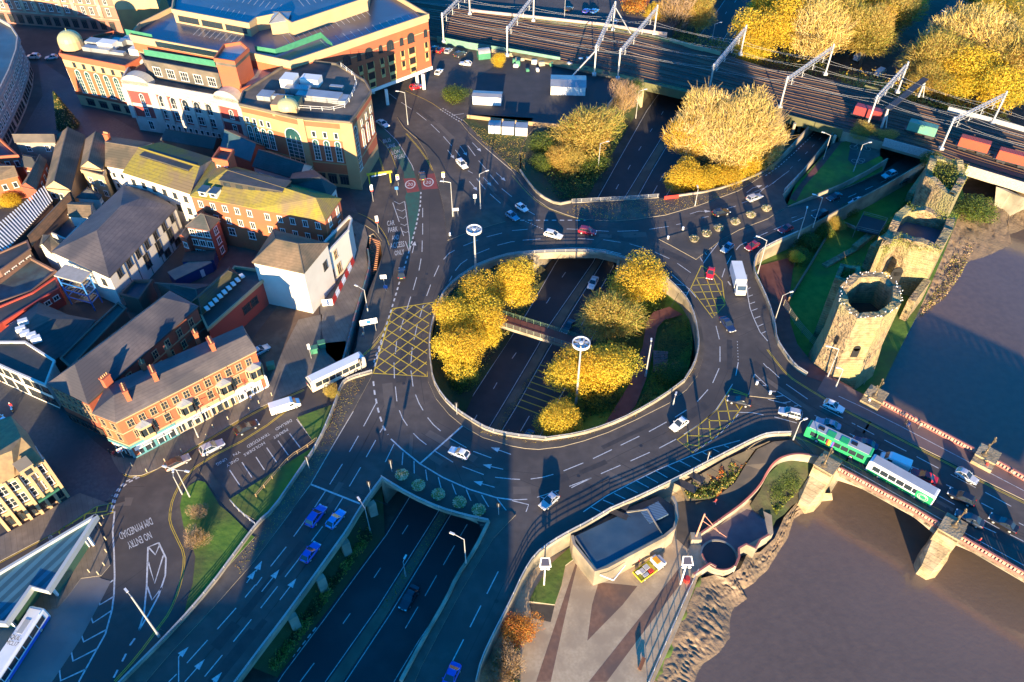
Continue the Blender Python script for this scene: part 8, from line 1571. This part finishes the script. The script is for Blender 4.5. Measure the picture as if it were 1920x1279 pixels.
# ornate lamps on the bridge piers
dk_ = mat('bronze', (.16, .12, .07), rough=.5, metal=.4)
for (u, v, l) in ((1545, 872, 'ornate three lantern lamp on the near abutment of the bridge'), (1640, 743, 'ornate three lantern lamp on the castle corner of the bridge'), (1790, 985, 'ornate three lantern lamp on the mid river pier, near side'), (1846, 852, 'ornate three lantern lamp on the far side pier block')):
    p = G(u, v, 1.9); o = thing('ornate_lamp', l, 'street lamp', p, 0, 'ornate lamps on the bridge'); mb = MB(); mb.lathe(p, [(.6, 0), (.6, .3), (.25, .5), (.14, 1.0), (.2, 1.3), (.1, 1.5), (.08, 4.2)], 12); part('column', mb, dk_, o)
    for i, (dx, hz) in enumerate(((0, 4.6), (-.9, 3.2), (.9, 3.2))):
        q = p+Vector((dx*.8, dx*.5, hz)); mb = MB()
        if dx: mb.tube(p+Vector((0, 0, hz-.5)), q-Vector((0, 0, .2)), .05, n=6)
        mb.lathe(q-Vector((0, 0, .25)), [(0, 0), (.12, .05), (.26, .5), (.1, .62), (0, .8)], 8); part('lantern', mb, dk_, o)
# huts, shelters and stores
def hut(u, v, L, W, H, rz, label, m=whitep, z=.1, rm=metal_r, gable=0, nm='site_hut', cat='hut', grp=None):
    p = G(u, v, z); o = thing(nm, label, cat, (p.x, p.y, z), rz, grp); mb = MB(); mb.box((0, 0, H/2), (L, W, H)); lpart('wall', mb, m, o); mb = MB()
    if gable: mb.face([(-L/2-.2, -W/2-.2, H), (L/2+.2, -W/2-.2, H), (L/2+.2, 0, H+gable), (-L/2-.2, 0, H+gable)]); mb.face([(L/2+.2, W/2+.2, H), (-L/2-.2, W/2+.2, H), (-L/2-.2, 0, H+gable), (L/2+.2, 0, H+gable)]); [mb.face([(s*L/2, -W/2, H), (s*L/2, W/2, H), (s*L/2, 0, H+gable-.02)]) for s in (-1, 1)]
    else: mb.box((0, 0, H+.06), (L+.15, W+.15, .14))
    lpart('roof', mb, rm, o); mb = MB(); mb.box((L*.2, -W/2-.02, 1.0), (.9, .06, 2.0)); lpart('door', mb, frame_w, o); return o
hut(1065, 168, 10.6, 7.5, 2.8, -.06, 'large white corrugated store with ribbed pale roof in the railway compound', gable=.5); hut(914, 192, 8.6, 3.6, 2.7, -.1, 'long white hut with pale corrugated roof near the yellow green bush', gable=.25)
for u, v, l in ((928, 246, 'left of three white cabins in a row'), (953, 248, 'middle of three white cabins in a row'), (978, 250, 'right of three white cabins in a row')): hut(u, v, 3.4, 3.0, 2.5, -.08, l+' at the edge of the compound', grp='white cabins')
o = hut(362, 518, 9, 3.6, 2.6, .75, 'dark blue container with sandy top behind the small brick annexe', mat('navy_steel', (.03, .05, .16), rough=.6), .1, mat('sandy_top', (.30, .24, .17), (.2, .17, .14), .8, scale=.5), nm='storage_container', cat='container'); hut(380, 498, 7, 3.6, 2.8, .1, 'blue container with dark top nearest the small brick annexe', MC['navy_steel'], .1, slate_d, nm='storage_container', cat='container')
p = G(907, 108, 0); o = thing('bicycle_shelter', 'green shelter with curved clear roof by the compound fence', 'shelter', p, .25); mb = MB(); n = 10
for i in range(n): a, b = pi*i/n, pi*(i+1)/n; mb.face([(-2, cos(a)*1.5, 2+sin(a)*1.2), (2, cos(a)*1.5, 2+sin(a)*1.2), (2, cos(b)*1.5, 2+sin(b)*1.2), (-2, cos(b)*1.5, 2+sin(b)*1.2)])
lpart('roof', mb, metal_r, o); mb = MB(); mb.box((0, 0, 1), (4, 2.9, 2)); lpart('wall', mb, green_s, o)
P = GP([(820, 80), (880, 92), (960, 104), (1050, 120)]); mb = MB(); mb.wall(P, 0, 2.3, .1); single('green_fence', mb, mat('pale_green_fence', (.16, .30, .24), (.12, .24, .19), .6, scale=1), 'pale green palisade fence between the compound and the railway', 'fence')
mb = MB(); mb.wall(GP([(1137, 208), (1168, 166)]), 0, 1.6, .4); single('compound_wall', mb, conc, 'short concrete wall at the corner of the compound above the cutting', 'wall'); mb = MB(); mb.wall(GP([(876, 222), (960, 232), (1050, 240)]), 0, 1.2, .3); single('compound_wall', mb, mat('timber_wall', (.36, .24, .13), rough=.9), 'low timber wall behind the white cabins', 'wall')
R = random.Random(8)
for i in range(26):
    u, v = R.uniform(955, 1105), R.uniform(112, 134); p = G(u, v, .1); s = (R.uniform(.8, 2.4), R.uniform(.7, 1.4), R.uniform(.6, 1.7)); k = R.choice((('white', whitep), ('green', green_s), ('grey', steel), ('brown', conc))); mb = MB(); mb.box((p.x, p.y, .1+s[2]/2), s, R.uniform(-.3, .3)); mb.box((p.x, p.y, .14+s[2]), (s[0]*.8, s[1]*.7, .1), 0); single('stored_crate', mb, k[1], k[0]+' crate in the heap of materials along the green fence', 'crate', k[0]+' crates along the green fence')
# Christmas tree in the square
p = G(130, 240, 0); o = thing('christmas_tree', 'tall conical dark Christmas tree with gold lights in the town square', 'tree', p); mb = MB(); mb.tube(p, p+Vector((0, 0, 11)), .2, .04, 8); part('trunk', mb, bark, o); mb = MB(); R = random.Random(2)
for i in range(5200):
    t = R.random()**.6; a = R.uniform(0, 6.28); q = 3.1*t*R.uniform(.75, 1.05)+.1; c = p+Vector((cos(a)*q, sin(a)*q, 11.6-11*t)); u_ = Vector((cos(a), sin(a), -.6)).normalized()*.28; s = u_.cross(Vector((0, 0, 1))).normalized()*.09; mb.face([c-u_, c-s, c+u_, c+s], 0 if R.random() < .93 else 1)
part('foliage', mb, [LG[2], mat('gold_bauble', (.7, .45, .12), rough=.4)], o)
# people
def person_mesh(pose, coat, legs):
    """one continuous skinned body; hair and hat are separate parts"""
    V = []; E = []; Rr = []
    def add(p, r, to=None): V.append(p); Rr.append(r); (E.append((to, len(V)-1)) if to is not None else None); return len(V)-1
    s = {'walk': .28, 'stand': .06, 'wide': .4}[pose]
    pel = add((0, 0, .95), .15); ch = add((0, .01, 1.18), .15, pel); sh = add((0, 0, 1.40), .14, ch); nk = add((0, 0, 1.51), .055, sh); hd = add((0, .02, 1.62), .09, nk); tp = add((0, .01, 1.72), .075, hd); add((0, .115, 1.615), .018, hd)
    for k in (-1, 1):
        f = s*k; hp = add((k*.1, 0, .88), .10, pel); kn = add((k*.11, f*.6+.04, .5), .065, hp); an = add((k*.11, f-.04, .1), .045, kn); add((k*.12, f+.14, .045), .04, an)
        so = add((k*.2, 0, 1.40), .062, sh); el = add((k*.27, -f*.4-.03, 1.13), .045, so); wr = add((k*.26, -f*.75+.08, .90), .03, el); pa = add((k*.26, -f*.8+.1, .83), .033, wr)
        for j in range(4): b_ = add((k*.26+(j-1.5)*.012*k, -f*.8+.085+j*.016, .78), .010, pa); add((k*.252, -f*.8+.095+j*.016, .735+abs(j-1.5)*.006), .008, b_)
        add((k*.235, -f*.8+.15, .80), .010, pa)
    me = bpy.data.meshes.new('body'); me.from_pydata(V, E, []); ob = bpy.data.objects.new('tmp', me); COL.objects.link(ob); md = ob.modifiers.new('s', 'SKIN')
    for i, r in enumerate(Rr): me.skin_vertices[0].data[i].radius = (r, r*.85 if r > .09 else r)
    me.skin_vertices[0].data[0].use_root = True; sb_ = ob.modifiers.new('b', 'SUBSURF'); sb_.levels = 1; sb_.render_levels = 1
    bpy.context.view_layer.update(); dg = bpy.context.evaluated_depsgraph_get(); m2 = bpy.data.meshes.new_from_object(ob.evaluated_get(dg)); bpy.data.objects.remove(ob); m2.name = 'body'; m2.materials.clear()
    for m in (mat('skin', (.5, .3, .2), rough=.6), coat, legs, black): m2.materials.append(m)
    for f in m2.polygons:
        z = f.center.z; x = abs(f.center.x); f.material_index = 0 if z > 1.49 or (x > .2 and z < .9) else 1 if z > .86 else 2 if z > .1 else 3; f.use_smooth = True
    return m2
PM = {}
def person(u, v, z, rz, pose, cn, ln, label, hat=None):
    cm_ = mat('coat_'+cn, {'red': (.5, .03, .03), 'black': (.02, .02, .025), 'blue': (.05, .1, .3), 'beige': (.5, .4, .28), 'pink': (.5, .15, .25), 'white': (.7, .7, .68), 'orange': (.8, .25, .02), 'green': (.06, .25, .1)}[cn], rough=.8); lm = mat('trousers_'+ln, {'black': (.02, .02, .025), 'blue': (.04, .06, .14), 'grey': (.15, .15, .16)}[ln], rough=.9)
    k = (pose, cn, ln)
    if k not in PM: PM[k] = person_mesh(pose, cm_, lm)
    o = thing('person', label, 'person', G(u, v, z), rz); link('body', PM[k], o); mb = MB(); mb.lathe((0, 0, 1.62), [(.1, -.02), (.108, .06), (.08, .14), (0, .165)], 10); lpart('hair' if not hat else 'hat', mb, hat or mat('hair_brown', (.07, .04, .025), rough=.8), o); mb = MB(); [mb.box((s*.032, .098, 1.635), (.02, .01, .012)) for s in (-1,)]; lpart('eye', mb, black, o); mb = MB(); mb.box((.032, .098, 1.635), (.02, .01, .012)); lpart('eye', mb, black, o); return o
for a in ((1696, 797, .13, 2.2, 'walk', 'black', 'black', 'person in black walking on the bridge footway by the railing, left of another'), (1701, 801, .13, 2.1, 'walk', 'blue', 'blue', 'person in dark blue walking close beside the person in black on the bridge'), (1723, 803, .13, -.6, 'walk', 'beige', 'grey', 'person in beige by the far bridge railing'), (1627, 757, .13, 2.3, 'walk', 'white', 'blue', 'person in a pale top near the castle corner of the bridge'), (1846, 877, .13, 2.4, 'walk', 'red', 'grey', 'person in a bright red jacket on the pink bridge footway'), (1895, 893, .13, 2.1, 'stand', 'beige', 'black', 'person in beige near the right edge on the far bridge footway'), (1833, 1018, .13, 1.0, 'wide', 'red', 'black', 'person in red and dark clothes on the near bridge footway at the right'), (1340, 945, -4.2, 1.0, 'walk', 'red', 'blue', 'person in a red coat on the dark path under the planting bed'), (467, 745, .12, .4, 'walk', 'black', 'black', 'person in dark clothes outside the white shop front'), (472, 751, .12, 2.8, 'walk', 'blue', 'black', 'second person outside the white shop front, in blue'), (216, 856, .05, .9, 'stand', 'red', 'black', 'person in red at the corner of the teal shop'), (208, 852, .05, .9, 'walk', 'black', 'black', 'person in black on the cobbled street corner'), (672, 597, -3.05, .5, 'walk', 'pink', 'black', 'person in pink walking down in the sunken subway'), (682, 633, .12, 1.2, 'walk', 'beige', 'blue', 'person in beige at the foot of the wide road sign'), (1197, 1057, QZ, 1.4, 'stand', 'red', 'blue', 'worker in red beside the quay truck'), (182, 992, .1, 1.0, 'walk', 'black', 'black', 'person in dark clothes at the tip of the bus station roof')):
    person(*a)
p = G(24, 768, .05); o = thing('motorcycle', 'dark blue and white motorcycle on the cobbled street', 'motorcycle', p, .5)
for y in (-.7, .7): mb = MB(); mb.tube((-.07, y, .32), (.07, y, .32), .32, n=14); lpart('wheel', mb, tyre, o)
mb = MB(); mb.bar((0, -.6, .7), (0, .45, .78), .3, .32); mb.bar((0, .4, .75), (0, .72, .35), .1); mb.bar((-.35, .4, 1.02), (.35, .4, 1.02), .05); lpart('body', mb, bluep, o)
person(24, 766, .1, .5, 'wide', 'red', 'blue', 'motorcycle rider in red with a white helmet on the cobbled street', whitep)
# planters and bins on the plaza
for (u, v, m, l) in ((509, 690, green_s, 'dark green bin behind the white bus shelter end'), (590, 660, green_s, 'green box planter beside the plaza kiosk post'), (604, 650, green_s, 'dark green shrub tub at the end of the plaza fence')): p = G(u, v, .1); mb = MB(); mb.box((p.x, p.y, .75), (1.5, 1.2, 1.3), .3); mb.box((p.x, p.y, 1.45), (1.6, 1.3, .15), .3); single('bin', mb, m, l, 'bin')
o, c, d, n = sign(584, 672, .5, 1.6, 3.5, .4, signw, 'tall pale information post on the plaza'); 
# unseen blocks added behind the viewpoint, sized to shade the lower left roads
for nm, x0, x1, y0, y1, h, l in (('office_block', -50, -8, -75, -50, 22.4, 'unseen brick block south of the roads, sized for the shade it casts'), ('shopping_centre', -96, -50.2, -80, -52, 17.8, 'unseen pale block south of the bus station, sized for the shade it casts')):
    o = thing(nm, l, 'building', ((x0+x1)/2, (y0+y1)/2, 0)); mb = MB(); mb.box(((x0+x1)/2, (y0+y1)/2, h/2), (x1-x0, y1-y0, h)); part('wall', mb, brick_r if nm[0] == 'o' else conc_w, o); mb = MB(); mb.box(((x0+x1)/2, (y0+y1)/2, h+.2), (x1-x0+.6, y1-y0+.6, .4)); part('roof', mb, felt, o); windows(o, Vector((x1, y1, 0)), Vector((x0, y1, 0)), [(z, 9, 1.8, 1.6, 'w') for z in (1.2, 4.6, 8, 11)], 0)
    windows(o, Vector((x0, y0, 0)), Vector((x1, y0, 0)), [(z, 9, 1.8, 1.6, 'w') for z in (1.2, 4.6, 8, 11)], 0)
